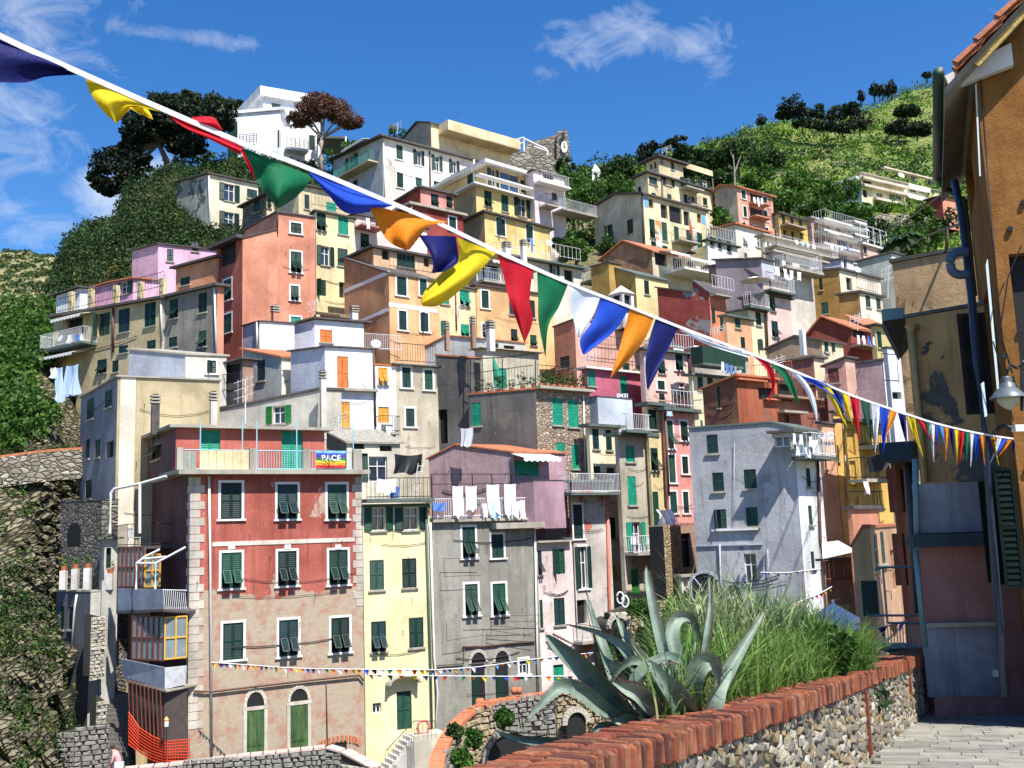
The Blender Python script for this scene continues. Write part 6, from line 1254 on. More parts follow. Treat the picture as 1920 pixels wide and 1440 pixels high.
# walls under the cream houses
wallpoly('street_wall','rubble wall with bushes and arches below the narrow cream houses',[P(1142,1150,51),P(1180,1135,51.5),P(1300,1118,53)],5.2,.34,[SM2,SM3,SM1])
nich(1142,1178,1165,1290,51.0,'tall left arch under the narrow cream houses'); nich(1204,1246,1158,1290,51.7,'tall right arch under the narrow cream houses')
b=bld('stc','yellowish stone pillar wall below the white billowing sheet',52.5,1243,985,1216,1276,1130,masonry('tan_rubble',((.42,.33,.18),(.30,.22,.12),(.54,.46,.32)),4.5,(.14,.11,.07)),DARK,aL=-55,aR=40,rt=.05,ov=0,dep=1.5,roof=SM3)  # left face gets the dark room colour, painted as a shaded recess
bld('stc2','dark recess with brown door under the narrow rose pink house',56,1268,984,1262,1303,1110,BROWNW,aL=-40,aR=60,rt=.05,ov=0,dep=2,wins="Rd 1272 1000 1296 1064",name='ground_floor'); 
bld('wsh','small pale shed with tiny window beside the big grey archway',51,1277,1078,1272,1301,1120,plaster((.56,.54,.48),.3),aL=-40,aR=60,rt=.12,ov=.15,roof=CONC,dep=2,wins="Rd 1282 1088 1290 1100",name='shed',cat='shed')
def shrub(px,py,r,D,label,mat=LEAF,n=170,s=.1,cat='bush',name='bush'):
    c=P(px,py,D); o=thing(name,label,cat,c-Vector((0,0,r))); k=16; d=RNG.normal(size=(k,3)); d/=np.linalg.norm(d,axis=1,keepdims=True); q=np.array(c)+d*RNG.uniform(.2,.8,(k,1))*r*np.array([1,.8,.8]); V,Fq=leafquads(q,np.full(k,r*.42),n//2,s); npmesh('foliage',V,Fq,mat,o)
    mb=MB(); mb.tube([c-Vector((0,0,r*1.1)),c],[.06,.03],BARK,5); mb.build('stem',o)
shrub(1207,1140,.95,50,'round green bush hanging over the arches, left of two'); shrub(1283,1130,.9,51,'round green bush beside the grey archway, right of two'); shrub(1140,1228,.4,43,'tuft of green growing from the wall behind the agave')
shrub(944,1345,.42,40.5,'green tuft on the rubble wall below the brick coping'); shrub(888,1385,.4,38.5,'lower green tuft on the rubble wall near the brick coping'); shrub(868,1425,.45,37.6,'bottom green tuft on the rubble wall'); shrub(855,1368,.35,39.8,'spiky plant left of the brick coping',LEAFD)
mb=MB()
for x,y in ((1163,1121),(1172,1128)):
    p=P(x,y,49.5); n=16; mb.tube([p+Vector((math.cos(2*math.pi*k/n)*.16,0,math.sin(2*math.pi*k/n)*.27)) for k in range(n+1)],.045,WIRON,6,False)
tag(mb.build('life_rings',smooth=True),'two small white rings hanging on a rail above the left arch','life rings',kind='stuff')
for i,(x,y,c_) in enumerate(((900,1330,TERRA),(884,1342,TERRA),(964,1302,TERRA),(973,1302,TERRA))):
    c=P(x,y,43.5); pt=thing('flowerpot',['large terracotta jar at the bend of the brick coping','small terracotta pot below the large jar','left clay pot on the stand by the arched doors','right clay pot on the stand by the arched doors'][i],'flowerpot',c); mb=MB(); s=.22 if i==0 else .14; mb.tube([c,c+Vector((0,0,s)),c+Vector((0,0,s*2))],[s*.6,s,s*.75],c_,10); mb.build('pot',pt,smooth=True)
# ============================================================ TREES
def onG(x,y): pass
tree('umbrella_pine','big dark umbrella pine leaning out on the left of the villa',99,[(300,240,72,42),(350,230,80,45),(270,225,50,38),(390,205,70,28),(340,200,60,30),(250,265,30,26),(215,300,48,46),(190,330,26,24),(245,325,30,22),(205,350,38,18),(355,275,40,25)],[(235,400),(243,350),(262,318),(290,290),(315,262)],PINEDK,size=.24,per=40,clump=.30,flat=.55,dens=1.6,trw=.5,cat='pine tree',name_='') if False else tree('umbrella_pine','big dark umbrella pine leaning out on the left of the villa',99,[(300,240,66,38),(350,232,70,42),(262,232,42,32),(320,208,60,26),(250,262,28,22),(212,305,44,42),(190,330,26,24),(205,350,36,16),(350,272,40,22),(240,285,30,24),(235,335,26,22),(400,225,50,30)],[(318,330),(312,300),(300,275),(305,255)],PINEDK,size=.22,per=44,clump=.28,flat=.55,dens=1.7,trw=.38,cat='pine tree')
tree('pine_tree','dark pine growing below the big umbrella pine with open branches',98,[(255,318,34,26),(232,345,30,20),(275,352,24,20),(265,300,22,14)],[(236,400),(241,370),(252,340)],PINEDK,size=.2,per=34,clump=.3,flat=.55,dens=1.3,trw=.35,cat='pine tree')
tree('pine_grove','rounded dark tree crown on the crest behind the villa, farthest left tree line',120,[(345,195,48,24),(300,195,30,20),(395,200,50,22),(440,205,30,14)],[(380,260),(375,215)],PINE,size=.26,per=40,clump=.34,dens=1.6,trw=.3,cat='tree')
tree('withered_pine','umbrella pine with withered brown crown beside the white villa',104,[(610,205,52,22),(575,215,38,24),(640,215,28,24),(600,190,40,14),(560,225,24,16),(655,232,24,9),(672,228,10,12)],[(604,330),(603,300),(602,270),(606,248)],BROWNP,size=.13,per=26,clump=.25,flat=.7,dens=2.6,bark=GBARK,trw=.34,cat='pine tree')
for i,q in enumerate([(475,330,26,LEAFD),(625,290,26,LEAF),(655,270,14,LEAF),(740,248,16,LEAF),(372,290,30,LEAF),(345,300,28,LEAF),(390,300,20,SCRUBL)]):
    x,y,r,m_=q; tree('small_tree',['dark shrub tree at the foot of the rounded villa end','bright green tree behind the withered pine trunk','small bright tree left of the long whitewashed house','small leafy tree poking up behind the beige top house','bright green bush on the rock left of the villa','yellow green bush leaning from the rock under the umbrella pine','scrubby bush right beside the villa wall'][i],103,[(x,y,r,r*.8)],[(x,y+r*1.3),(x,y)],m_,size=.16,per=40,clump=.4,dens=1.2,trw=.15,limbs=False)
for i,(x,y,rx,ry,D,m_) in enumerate([(1080,330,42,34,118,LEAF),(1060,310,22,14,122,LEAFD),(1110,365,45,30,108,LEAF),(1075,395,30,30,100,LEAFD),(1095,440,48,34,98,LEAF),(1140,460,26,22,94,LEAF),(1165,318,42,26,126,LEAFD),(1150,350,45,26,120,LEAF),(1080,470,36,22,90,LEAF),(1055,450,22,26,92,LEAFD),(1350,398,14,14,96,LEAF),(1360,415,24,16,95,LEAF),(1175,372,30,18,118,LEAF),(1330,300,46,22,142,LEAFD),(1385,290,48,30,140,LEAFD),(1290,290,30,20,142,LEAFD),(1350,330,40,24,132,LEAFD),(1300,318,30,20,138,LEAFD),(1420,330,34,26,138,LEAF),(1480,375,44,26,120,LEAF),(1540,390,44,22,122,LEAF),(1600,400,40,22,125,LEAF),(1570,360,46,26,130,LEAF),(1640,425,34,20,120,LEAFD),(1500,340,40,26,140,LEAF),(1690,470,30,24,100,LEAF),(1740,440,40,34,104,LEAF),(1775,420,26,30,104,LEAFD),(1730,400,24,16,140,LEAF),(1440,300,40,20,160,LEAFD)]):
    tree('broadleaf_tree','',D,[(x,y,rx,ry),(x-rx*.4,y+ry*.3,rx*.6,ry*.6)],[(x,y+ry*1.6),(x+2,y)],m_,size=.20 if D<125 else .26,per=36,clump=.34,dens=1.25,trw=.2,limbs=False)['label']=['broad tree just below the castle rampart','dark small tree touching the castle wall','leafy tree below the white bell turret','dark tree beside the balustrade terrace house','large tree filling the gap left of the mural house','lowest tree left of the mural house wall','dark tree on the skyline right of the bell turret','bright tree below the skyline right of the bell turret','tree above the cream terrace house roofs','dark tree at the corner of the tall yellow house','small bush tree on the roof edge left of the salmon house','rounded tree between tall cream house and salmon house','tree tucked behind the gable of the mural house','dark wooded crown right of the roof tower','large dark crown on the skyline above the salmon house','dark crown directly behind the roof tower','dark tree mass above the salmon house roof','dark tree behind the tall cream house','leafy tree right above the salmon house','leafy tree behind the yellow ochre house','tree above the brown pink apartments','tree right of the brown pink apartments','big leafy tree left of the apartment block','dark tree at the corner of the apartment block wall','tree uphill of the yellow ochre house','low tree beside the palm','large tree right of the palm','dark tree against the blue downpipe','tree between apartment block and red house','dark crown at the foot of the right hillside skyline'][i]
tree('conifer','tall dark conifer on the skyline left of the roof tower',140,[(1212,285,18,22),(1218,300,26,16),(1225,275,10,14)],[(1216,330),(1214,270)],PINEDK,size=.26,per=36,clump=.32,dens=1.4,trw=.2)
tree('leaning_pine','wind bent pine leaning right above the roof tower',140,[(1262,268,22,7),(1276,258,12,8),(1250,276,16,8)],[(1240,300),(1255,275),(1274,262)],PINE,size=.2,per=26,clump=.4,dens=1.2,trw=.15)
for i,(x,y,rx,ry,m_,th) in enumerate([(1486,196,24,22,PINEDK,1),(1470,212,14,10,PINEDK,1),(1530,205,14,16,PINE,.9),(1505,222,18,18,PINEDK,.5),(1568,208,16,18,PINE,.7),(1595,202,16,14,PINEDK,.9),(1612,222,22,22,PINEDK,.4),(1545,228,20,16,PINEDK,.4),(1640,165,9,16,PINEDK,.25),(1655,165,12,14,PINEDK,.3),(1672,160,8,16,PINEDK,.25),(1614,176,7,14,PINEDK,.2),(1738,138,8,8,PINEDK,.3),(1427,222,10,12,PINEDK,.25),(1685,235,22,16,PINEDK,.9),(1720,238,22,16,PINEDK,.9),(1580,235,16,14,PINEDK,.4),(1700,205,22,12,LEAFD,.7)]):
    D=250 if i not in (15,16) else 235
    tree('hill_pine','',D,[(x,y+3,rx*1.15,ry),(x-rx*.5,y+ry*.5,rx*.7,ry*.6),(x+rx*.6,y+ry*.6,rx*.6,ry*.6)],[(x,y+ry*1.3+6),(x,y+ry*.2),(x+1,y-ry*.5)],m_,size=.34,per=int(34*th),clump=.30,dens=1.5,trw=.22,limbs=th<.6)['label']=['largest dark pine on the right skyline','low dark bush left of the largest skyline pine','pointed pine second along the right skyline','dead grey tree just below the largest skyline pine','wide pine in the middle of the right skyline','flat topped pine right of the skyline middle','leafless dark tree below the flat topped pine','thin dead tree below the second skyline pine','bare tree on the skyline, left of a close trio','broad bare tree in the middle of the skyline trio','bare tree on the skyline, right of a close trio','slim bare tree standing alone left of the skyline trio','tiny tree highest up on the right skyline','small bare tree at the lower left end of the skyline','dark round bush tree high on the sunny slope, left','dark round bush tree high on the sunny slope, right','thin grey tree in the group below the skyline','dark scrubby tree clump below the bare skyline trio'][i]
# bare pale tree
bt=thing('bare_tree','leafless pale forked tree above the salmon house','tree',P(1378,350,120)); mb=MB()
for pl_,r_ in (([(1378,352),(1377,320),(1375,290)],.16),([(1377,325),(1384,305),(1389,292)],.1),([(1376,300),(1370,285)],.07)): mb.tube([P(x,y,120) for x,y in pl_],[r_,r_*.7,r_*.4][:len(pl_)],GBARK,5)
mb.build('trunk',bt)
# palm
pm=thing('palm_tree','palm tree with spreading fronds beside the bare brown wall','palm',P(1690,480,92)); c=P(1690,447,92); mb=MB(); mb.tube([P(1690,490,92),c],.22,BARK,7); mb.build('trunk',pm)
mb=MB()
for k in range(26):
    a=k*2.4; up=random.uniform(-.1,1.1); ln=random.uniform(1.7,2.4); d=Vector((math.cos(a),math.sin(a),0)); pv=c; 
    for j in range(7):
        q=c+d*(ln*(j+1)/7)+Vector((0,0,up*(j+1)/7*1.6-1.6*((j+1)/7)**2)); s=Vector((-d.y,d.x,0))*.16
        for sg in (-1,1): mb.add([pv,q,q+s*sg*2.2-Vector((0,0,.22)),pv+s*sg*2.0-Vector((0,0,.2))],[(0,1,2,3)],LEAFD)
        pv=q
tag(mb.build('fronds',pm),kind='stuff')
# far chimney stacks, more roof clutter
for (x,y,h,D,l) in [(1000,560,0,0,0)]: pass
# ============================================================ RIGHT SIDE STREET
S_=.085
def zp(h,y): return -(1.65-h)-S_*y
def onp(px,py,h=0): r=ray(px,py); k=-(1.65-h)/(r.z+S_*r.y); return r*k
b=bld('och','near ochre house with terracotta roof edge and dark shutters at the right edge',14.5,1826,128,None,None,1380,plaster((.30,.130,.028),.5,None,.0,2.0),aL=22,aR=112,pR=[(1990,-50)],ov=.45,rt=.1,dep=4.7,roof=plaster((.30,.27,.22),.4),down=.5,
  wins="LdW 1850 505 1868 745;Ld 1814 250 1826 420;Rd 1908 470 1990 800") if True else None
fL,fR=BL['och']['L'],BL['och']['R']; zt=BL['och']['zt']; tl=BL['och']['tl']
mb=MB(); mb.obox(fL.at(-.1,zt-.16,0),fL.d*(tl+.2),fL.out*.42,(0,0,.06),plaster((.34,.33,.29),.3)); mb.build('soffit',BL['och']['o'])
mb=MB(); n=10; a=fL.at(-.25,zt-.06,.5); b_=fL.at(tl,zt-.12,.5); mb.tube([a,b_],.085,PIPEG,10); c=fL.at(tl,zt-.3,.45); mb.tube([b_-fL.d*.1,c-fL.d*.1,fL.at(tl-.3,zt-.75,.08),fL.at(tl-.3,zt-2.6,.08)],.06,PIPEG,8); mb.build('gutter',BL['och']['o'],smooth=True)
BLP=simple('blue_pipe',(.025,.038,.065),.35,.2,3)
mb=MB(); mb.tube([P(1790,340,16.5),P(1803,400,16),P(1822,560,15.2),P(1832,680,15),P(1850,850,14.9),P(1868,1100,14.9),P(1884,1306,14.9)],.06,BLP,8); mb.build('downpipe',BL['och']['o'],smooth=True)
vp=thing('vent_pipe','bent blue vent pipe sticking out beside the downpipe','pipe',P(1790,500,15.6)); mb=MB(); mb.tube([P(*crom([(1814,473,15.4),(1796,473,15.4),(1784,480,15.4),(1782,495,15.4),(1786,509,15.4),(1798,515,15.4),(1816,514,15.4)],k/24)) for k in range(25)],.07,simple('vent_blue',(.08,.12,.20),.35,.2,3),10); mb.build('pipe_run',vp,smooth=True)
# rake tiles
rk=[]; (tA,zA),(tB,zB)=(0,zt),fR.proj(1990,-50); dd=(fR.at(tB,zB)-fR.at(tA,zA)); Ld_=dd.length; dn=dd.normalized(); nperp=dn.cross(fR.out).normalized(); 
if nperp.z<0: nperp=-nperp
for row,off in enumerate((.55,.31,.07)):
    for i in range(int(Ld_/.42)+1):
        p=fR.at(tA,zA,off)+dn*(i*.42-.28)+nperp*(.05+.0*row); q=p+dn*.47; mb=MB(); vs=[];m_=7
        for (cc,rr) in ((p-nperp*.0+nperp*.02,.105),(q-nperp*.015,.085)):
            for k in range(m_): a=math.pi*k/(m_-1); vs.append(cc+fR.out*(rr*math.cos(a))+nperp*(rr*math.sin(a)))
        mb.add(vs+[v-nperp*.0 for v in []],[(k,k+1,m_+k+1,m_+k) for k in range(m_-1)]+[tuple(range(m_-1,-1,-1))],TILE); mb.build('roof_tile',BL['och']['o'])
mb=MB(); mb.obox(fR.at(0,zt,.42)-dn*.1-nperp*.16,dn*Ld_,fR.out*.06,nperp*.09,simple('yellow_mortar',(.55,.38,.12),.9,.4,8,bmp=1)); mb.build('verge_strip',BL['och']['o'])
mb=MB(); mb.ext([fR.at(-.42,zt-.10,.04),fR.at(.52,zt+.22,.04),fR.at(.52,zt-.12,.04),fR.at(-.35,zt-.32,.04)],fR.out*.12,WHITE); mb.build('kneeler',BL['och']['o'])
DKG=simple('near_black_green',(.006,.014,.012),.85,.3,3,0,.1)
# shutters on street face
def leafobj(px,py,D,w,h,rz,mat,par,name='shutter'):
    me=leaf_mesh(w,h,mat); o=inst(name,me,par,P(px,py,D)-ORG[par.name],(0,0,rz)); return o
bo=BL['och']['o']
mb=MB(); 
c0,c1=P(1803,772,16.2),P(1851,772,15.9); 
leafobj(1812,778,15.9,.42,1.62,R(-8),DARK,bo)
for (px,py,D,w,h,rz) in ((1853,1092,15.4,.16,1.5,-30),(1866,1096,15.0,.2,1.6,-25),(1885,1104,14.6,.26,1.7,-20)): leafobj(px,py,D,w,h,R(rz),DKG,bo)
ws=simple('pale_blue_trim',(.50,.60,.64),.6,.1,2)
for pts in ([(1848,498),(1851,486),(1874,745),(1871,752)],[(1839,720),(1844,716),(1850,780),(1846,782)],[(1828,158),(1830,156),(1838,330),(1836,330)]):
    mb=MB(); mb.ext([P(x,y,14.45) for x,y in pts],fL.inn*.008,ws); mb.build('window_trim',bo)
# street lamp
lm=thing('wall_lamp','old bell shaped wall lantern on an iron bracket at the right edge','lamp',P(1915,770,13.4)); D=13.3; pz=lambda y:P(1890,y,D).z; c=P(1890,740,D)
mb=MB(); LM=simple('lamp_enamel',(.13,.16,.17),.4,.3,5,.2); 
pr=[(706,.05),(712,.07),(716,.055),(720,.10),(727,.10),(728,.12),(736,.17),(744,.225),(747,.23)]
n=16; vs=[]; 
for (y,r_) in pr:
    for k in range(n): vs.append((c.x+r_*math.cos(2*math.pi*k/n),c.y+r_*math.sin(2*math.pi*k/n),pz(y)))
mb.add(vs,[(i*n+k,i*n+(k+1)%n,(i+1)*n+(k+1)%n,(i+1)*n+k) for i in range(len(pr)-1) for k in range(n)],LM); mb.build('lamp_shade',lm,smooth=True)
mb=MB(); pr=[(745,.14),(752,.14),(760,.10),(767,.04),(769,.005)]; vs=[(c.x+r_*math.cos(2*math.pi*k/n),c.y+r_*math.sin(2*math.pi*k/n),pz(y)) for (y,r_) in pr for k in range(n)]
mb.add(vs,[(i*n+k,i*n+(k+1)%n,(i+1)*n+(k+1)%n,(i+1)*n+k) for i in range(len(pr)-1) for k in range(n)],simple('lamp_globe',(.45,.45,.35),.15,.1,3)); mb.build('globe',lm,smooth=True)
mb=MB(); mb.tube([P(1890,706,D),P(1889,694,D),P(1896,684,D),P(1906,690,D),P(1912,684,D),P(1916,700,D),P(1916,770,D)],.022,IRON,6); mb.tube([P(1916,740,D),P(1904,722,D),P(1900,705,D)],.015,IRON,5); mb.tube([P(1916,680,D),P(1935,680,D)],.03,IRON,5); mb.build('bracket',lm)
br=thing('cable_box','small pale junction fitting with cables under the wall lantern','junction box',P(1900,815,13.6)); mb=MB(); mb.box(P(1910,803,13.5),(.07,.06,.045),WHITE); mb.tube([P(1868,806,13.6),P(1880,798,13.6),P(1895,802,13.6),P(1930,796,13.5)],.03,IRON,6); mb.build('body',br)
# tan building, bare wall
TANP=plaster((.56,.34,.15),.4,(.13,.125,.12),.15,1.6)
b=bld('tan1','tan building with large peeling patches beside the near ochre house',17.5,1880,560,1697,None,960,TANP,aL=-56,aR=40,pL=[(1697,591)],rt=.06,ov=.03,dep=4,roof=CONCD,down=-.2)
b=bld('tan2','bare tan end wall with rough sunlit render, above the peeling building',21,1860,452,1672,None,640,plaster((.50,.33,.18),.4,(.30,.19,.10),.14,1.5),aL=-56,aR=40,pL=[(1672,487)],rt=.08,ov=.05,dep=4,roof=SLATE,down=2)
pipe('tan1','L',[(1712,620),(1727,780),(1738,905)],simple('yellow_ochre_pipe',(.40,.30,.13),.6),.055,.1)
f_=BL['tan1']['L']; mb=MB(); mb.tube([f_.pt(1713,622,.1),f_.pt(1712,612,.1)],[.06,.14],simple('yellow_ochre_pipe',(.40,.30,.13)),8); mb.build('chimney_cap',BL['tan1']['o'])
mb=MB(); TEAL=simple('teal_metal',(.12,.22,.24),.45,.3,4,.2); mb.ext([P(1653,580,18.8),P(1696,576,18.6),P(1696,596,18.6),P(1655,602,18.8)],(.1,.3,0),TEAL); mb.build('fascia',BL['tan1']['o'])
mb=MB(); mb.ext([P(1655,602,18.8),P(1698,595,18.6),P(1712,640,18.9),P(1688,668,19.4)],(.15,.5,0),simple('dark_soffit',(.04,.04,.045),.8)); mb.build('eave',BL['tan1']['o'])
PUR=plaster((.40,.20,.19),.5,(.22,.13,.12),.05,1.5); BLG=plaster((.29,.31,.37),.5,(.18,.20,.25),.05,1.5)
b=bld('prp','dusky purple and blue house closing the street beyond the brick topped wall',16.6,1900,904,1714,None,1308,plaster((.22,.105,.125),.3,None,0,1.5,(P(1800,1168,18.5).z-1.7,(.10,.15,.24))) if False else PUR,aL=-84,aR=60,rt=.04,ov=.0,dep=3,roof=CONC,down=.3)
band('prp','L',1714,1852,906,998,BLG,.18,'blue_panel'); band('prp','L',1698,1856,1000,1024,simple('dark_blue_slab',(.03,.05,.07),.8),.45,'balcony_slab'); band('prp','L',1733,1880,1166,1174,CONC,.12,'ledge'); band('prp','L',1733,1884,1175,1306,BLG,.03,'blue_plinth'); band('prp','L',1859,1877,1255,1268,WHITE,.09,'meter_box')
pipe('prp','L',[(1710,1028),(1728,1212)],simple('pale_blue_pipe',(.15,.26,.30),.5),.045,.2); pipe('prp','L',[(1708,862),(1712,1030)],simple('pale_blue_pipe',(.15,.26,.30)),.05,.25)
# street houses left of purple
b=bld('s1','narrow street house with tan end wall, green shutters and red ground floor',27,1630,985,1596,1700,1300,plaster((.50,.30,.18),.35,(.48,.10,.06),.08),plaster((.42,.29,.15),.3),aL=-48,aR=25,pL=[(1617,984),(1597,1018)],rt=.08,ov=.04,dep=4,wins="Rc 1640 1000 1647 1062;Rc 1652 996 1659 1058;Rd 1672 1030 1680 1110;Rc 1636 1205 1648 1236",roof=TILE,down=1)
bld('s2','dark red street facade squeezed beside the purple house',21,1676,850,1668,1716,1300,plaster((.30,.09,.05),.4),aL=-30,aR=30,rt=.1,ov=.1,dep=3,wins="Rd 1684 880 1700 960;Rd 1686 1000 1700 1100",down=1)
pipe('s2','R',[(1672,860),(1678,960),(1692,1150)],simple('dark_pipe',(.05,.06,.07),.5),.09,.3)
slabf('s2','R',1648,1717,842,.6,.35,simple('dark_blue_slab',(.03,.05,.07)),'balcony_slab')
mb=MB(); mb.ext([P(1633,858,22),P(1665,846,22),P(1668,880,22),P(1640,885,22)],(0,.3,0),SLATE); mb.build('awning',BL['s2']['o'])
leafp=BL['s1']['o']; leafobj(1619,1155,25.5,.38,.85,R(-12),GREEN,leafp)
sr=thing('blue_railing_balcony','small balcony with pale blue railing beside the blue downpipe','balcony',P(1695,1225,19.8)); mb=MB(); PB=simple('pale_blue_pipe',(.15,.26,.30))
D=19.8
for x in np.linspace(1664,1726,12): mb.tube([P(x,1172,D),P(x+3,1216,D)],.012,PB,3,False)
for q in ([(1630,1154),(1726,1154)],[(1664,1168),(1726,1168)],[(1655,1064),(1664,1168)],[(1640,1068),(1655,1064),(1722,1062)],[(1664,1214),(1729,1214)]): mb.tube([P(x,y,D) for x,y in q],.022,PB,4)
mb.build('railing',sr); mb=MB(); mb.ext([P(1662,1217,D),P(1732,1215,D),P(1732,1222,D),P(1668,1225,D)],(0,1,0),simple('dark_blue_slab',(.03,.05,.07))); mb.build('slab',sr)
b=bld('s3','salmon terrace block with ledge at the end of the side street',33,1596,948,1588,1646,1000,SALM,aL=-50,aR=40,rt=.12,ov=.1,dep=3,down=4)
b=bld('s4','brown open restaurant front with white fabric canopy',34,1543,1048,1538,1602,1135,BROWNW,aL=-40,aR=72,rt=.08,ov=.1,dep=3,wins="Rd 1548 1054 1562 1088;Rd 1566 1052 1580 1086;Rd 1584 1052 1598 1086;Rd 1556 1096 1598 1134",down=3,name='restaurant',cat='restaurant')
railing('s4','R',1543,1600,1090,.7,.2,BROWN,.12)
mb=MB(); q=[P(1541,1020,33),P(1572,1016,33),P(1597,1030,33),P(1597,1036,31.5),P(1543,1048,31.5)]; mb.ext(q,(0,0,.04),AWN); mb.build('canopy',BL['s4']['o'])
def parasol(px,py,w,h,D,label,mat):
    o=thing('street_parasol',label,'parasol',P(px,py+80,D)); c=P(px,py,D); rr=w*D/F/2; hh=h*D/F; n=8; mb=MB(); rim=[c+Vector((math.cos((k+.5)*math.pi/4)*rr,math.sin((k+.5)*math.pi/4)*rr*.8,-hh)) for k in range(n)]
    mb.add([c]+rim,[(0,1+k,1+(k+1)%n) for k in range(n)],mat)
    for k in range(n): a,b_=rim[k],rim[(k+1)%n]; mb.add([a,b_,b_-Vector((0,0,.12)),a-Vector((0,0,.12))],[(0,1,2,3)],mat)
    mb.build('canopy',o); mb=MB(); mb.tube([c+Vector((0,0,.08)),c-Vector((0,0,2.6))],.035,WIRON,6); mb.build('pole',o)
UM=simple('parasol_cloth',(.78,.82,.90),.8,.06,2,trans=.3)
parasol(1562,1130,92,28,27,'pale blue white parasol standing behind in the side street',UM); parasol(1556,1150,104,24,25,'pale parasol in front, just above the tall grass',UM)
# letters on parapet
lt=thing('letter_sign','white lettering on a dark ledge beside the grey corner house','sign',P(1545,825,43)); mb=MB(); mb.ext([P(1520,826,43.2),P(1564,829,42.8),P(1564,834,42.8),P(1520,831,43.2)],(0,.4,0),IRON); mb.build('ledge',lt)
for ch,x,y in (('F',1531,815),('O',1541,817),('O',1557,817)): text(ch,P(x,y,42.7),R(20),.42,CLOTH,lt,ext=.02)
ltb=thing('scribbled_cloth','white scribbled lettering on the parapet by the plum pink house','sign',P(1167,748,49)); text('ENZI',P(1167,742,58.2),R(10),.28,CLOTH,ltb,ext=.01)
# cables top right
cb=MB(); cb.tube([P(1608,456,60),P(1690,420,45),P(1792,345,22)],.03,IRON,4); cb.tube([P(1690,470,60),P(1740,440,45),P(1800,420,20)],.03,IRON,4); tag(cb.build('overhead_cable'),'two dark overhead cables running to the ochre house eave','cable',kind='stuff')
# ============================================================ FOREGROUND WALL
WH=.98
pxs=[(880,1482),(950,1446),(1050,1408),(1180,1373),(1320,1337),(1450,1300),(1560,1268),(1650,1240),(1720,1219),(1765,1211)]
ctr=[onp(x,y,WH) for x,y in pxs]
L_=[0]
for a,b_ in zip(ctr,ctr[1:]): L_.append(L_[-1]+(b_-a).length)
def cpt(s):
    k=0
    while k<len(L_)-2 and L_[k+1]<s: k+=1
    f=(s-L_[k])/(L_[k+1]-L_[k]); return ctr[k].lerp(ctr[k+1],f)
TOT=L_[-1]
def frame(s):
    p=cpt(s); a,b_=cpt(max(0,s-.35)),cpt(min(TOT,s+.35)); t=(b_-a).normalized(); th=Vector((t.x,t.y,0)).normalized(); n_=Vector((th.y,-th.x,0)); return p,t,n_   # n_ points to the street side
fw_=thing('brick_topped_wall','foreground rubble parapet wall with weathered red brick coping','wall',Vector((cpt(TOT*.6).x,cpt(TOT*.6).y,zp(0,cpt(TOT*.6).y))))
BRM=[simple('old_brick_%d'%i,c,.9,.5,9,bmp=.9) for i,c in enumerate(((.42,.12,.06),(.50,.17,.09),(.34,.09,.05),(.48,.24,.15)))]
BRM=[]
for i,c in enumerate(((.24,.055,.025),(.33,.095,.038),(.12,.035,.022),(.29,.11,.055))):
    m_,nt,N,L,B=newmat('old_brick'); v=mapv(N,L,(1,1,1)); c1=mixc(N,L,ramp(N,L,noise(N,L,v,14,6,.7),.35,.65),tuple(x*.6 for x in c),c); c1=mixc(N,L,ramp(N,L,noise(N,L,v,6,7,.7),.60,.70,0,.5),c1,(.42,.34,.26)); c1=mixc(N,L,ramp(N,L,noise(N,L,v,4,6,.7),.60,.70,0,.8),c1,(.07,.055,.04)); L.new(c1,B.inputs['Base Color']); B.inputs['Roughness'].default_value=.93; bump(N,L,B,noise(N,L,v,30,6,.75),.9,.012); BRM.append(m_)
# brick mesh variants (44 tris)
BRK=[]
for vv in range(10):
    bm=bmesh.new(); bmesh.ops.create_cube(bm,size=1); bmesh.ops.bevel(bm,geom=bm.edges[:]+bm.verts[:],offset=.07 if vv%3 else .13,segments=1,affect='EDGES',profile=.5)
    for v in bm.verts: v.co+=Vector((random.uniform(-.05,.05),random.uniform(-.04,.04),random.uniform(-.05,.05)))
    me=bpy.data.meshes.new('brick'); bm.to_mesh(me); bm.free(); me.materials.append(BRM[vv%4]); BRK.append(me)
s=0.0; O0=ORG[fw_.name]
def putm(name,me,parent,M,scl): 
    o=bpy.data.objects.new(name,me); scene.collection.objects.link(o); o.parent=parent; o.matrix_local=Matrix.Translation(-ORG[parent.name])@M@Matrix.Diagonal((*scl,1)); return o
while s<TOT:
    w=random.uniform(.062,.088); p,t,n_=frame(s+w/2); up=n_.cross(t)*-1
    if up.z<0: up=-up
    M=Matrix((( t.x,n_.x,up.x,0),(t.y,n_.y,up.y,0),(t.z,n_.z,up.z,0),(0,0,0,1)))
    for row,(o_,dpt,bh) in enumerate(((.115,.235,.18),(-.125,.225,.12))):
        q=p+n_*(o_+random.uniform(-.012,.012))-up*(bh/2+random.uniform(-.008,.010)); MM=Matrix.Translation(q)@M@Matrix.Rotation(R(random.uniform(-2.5,2.5)),4,'Z')@Matrix.Rotation(R(random.uniform(-2,2)),4,'X')
        putm('brick',random.choice(BRK),fw_,MM,(w*.76,dpt,bh))
    s+=w
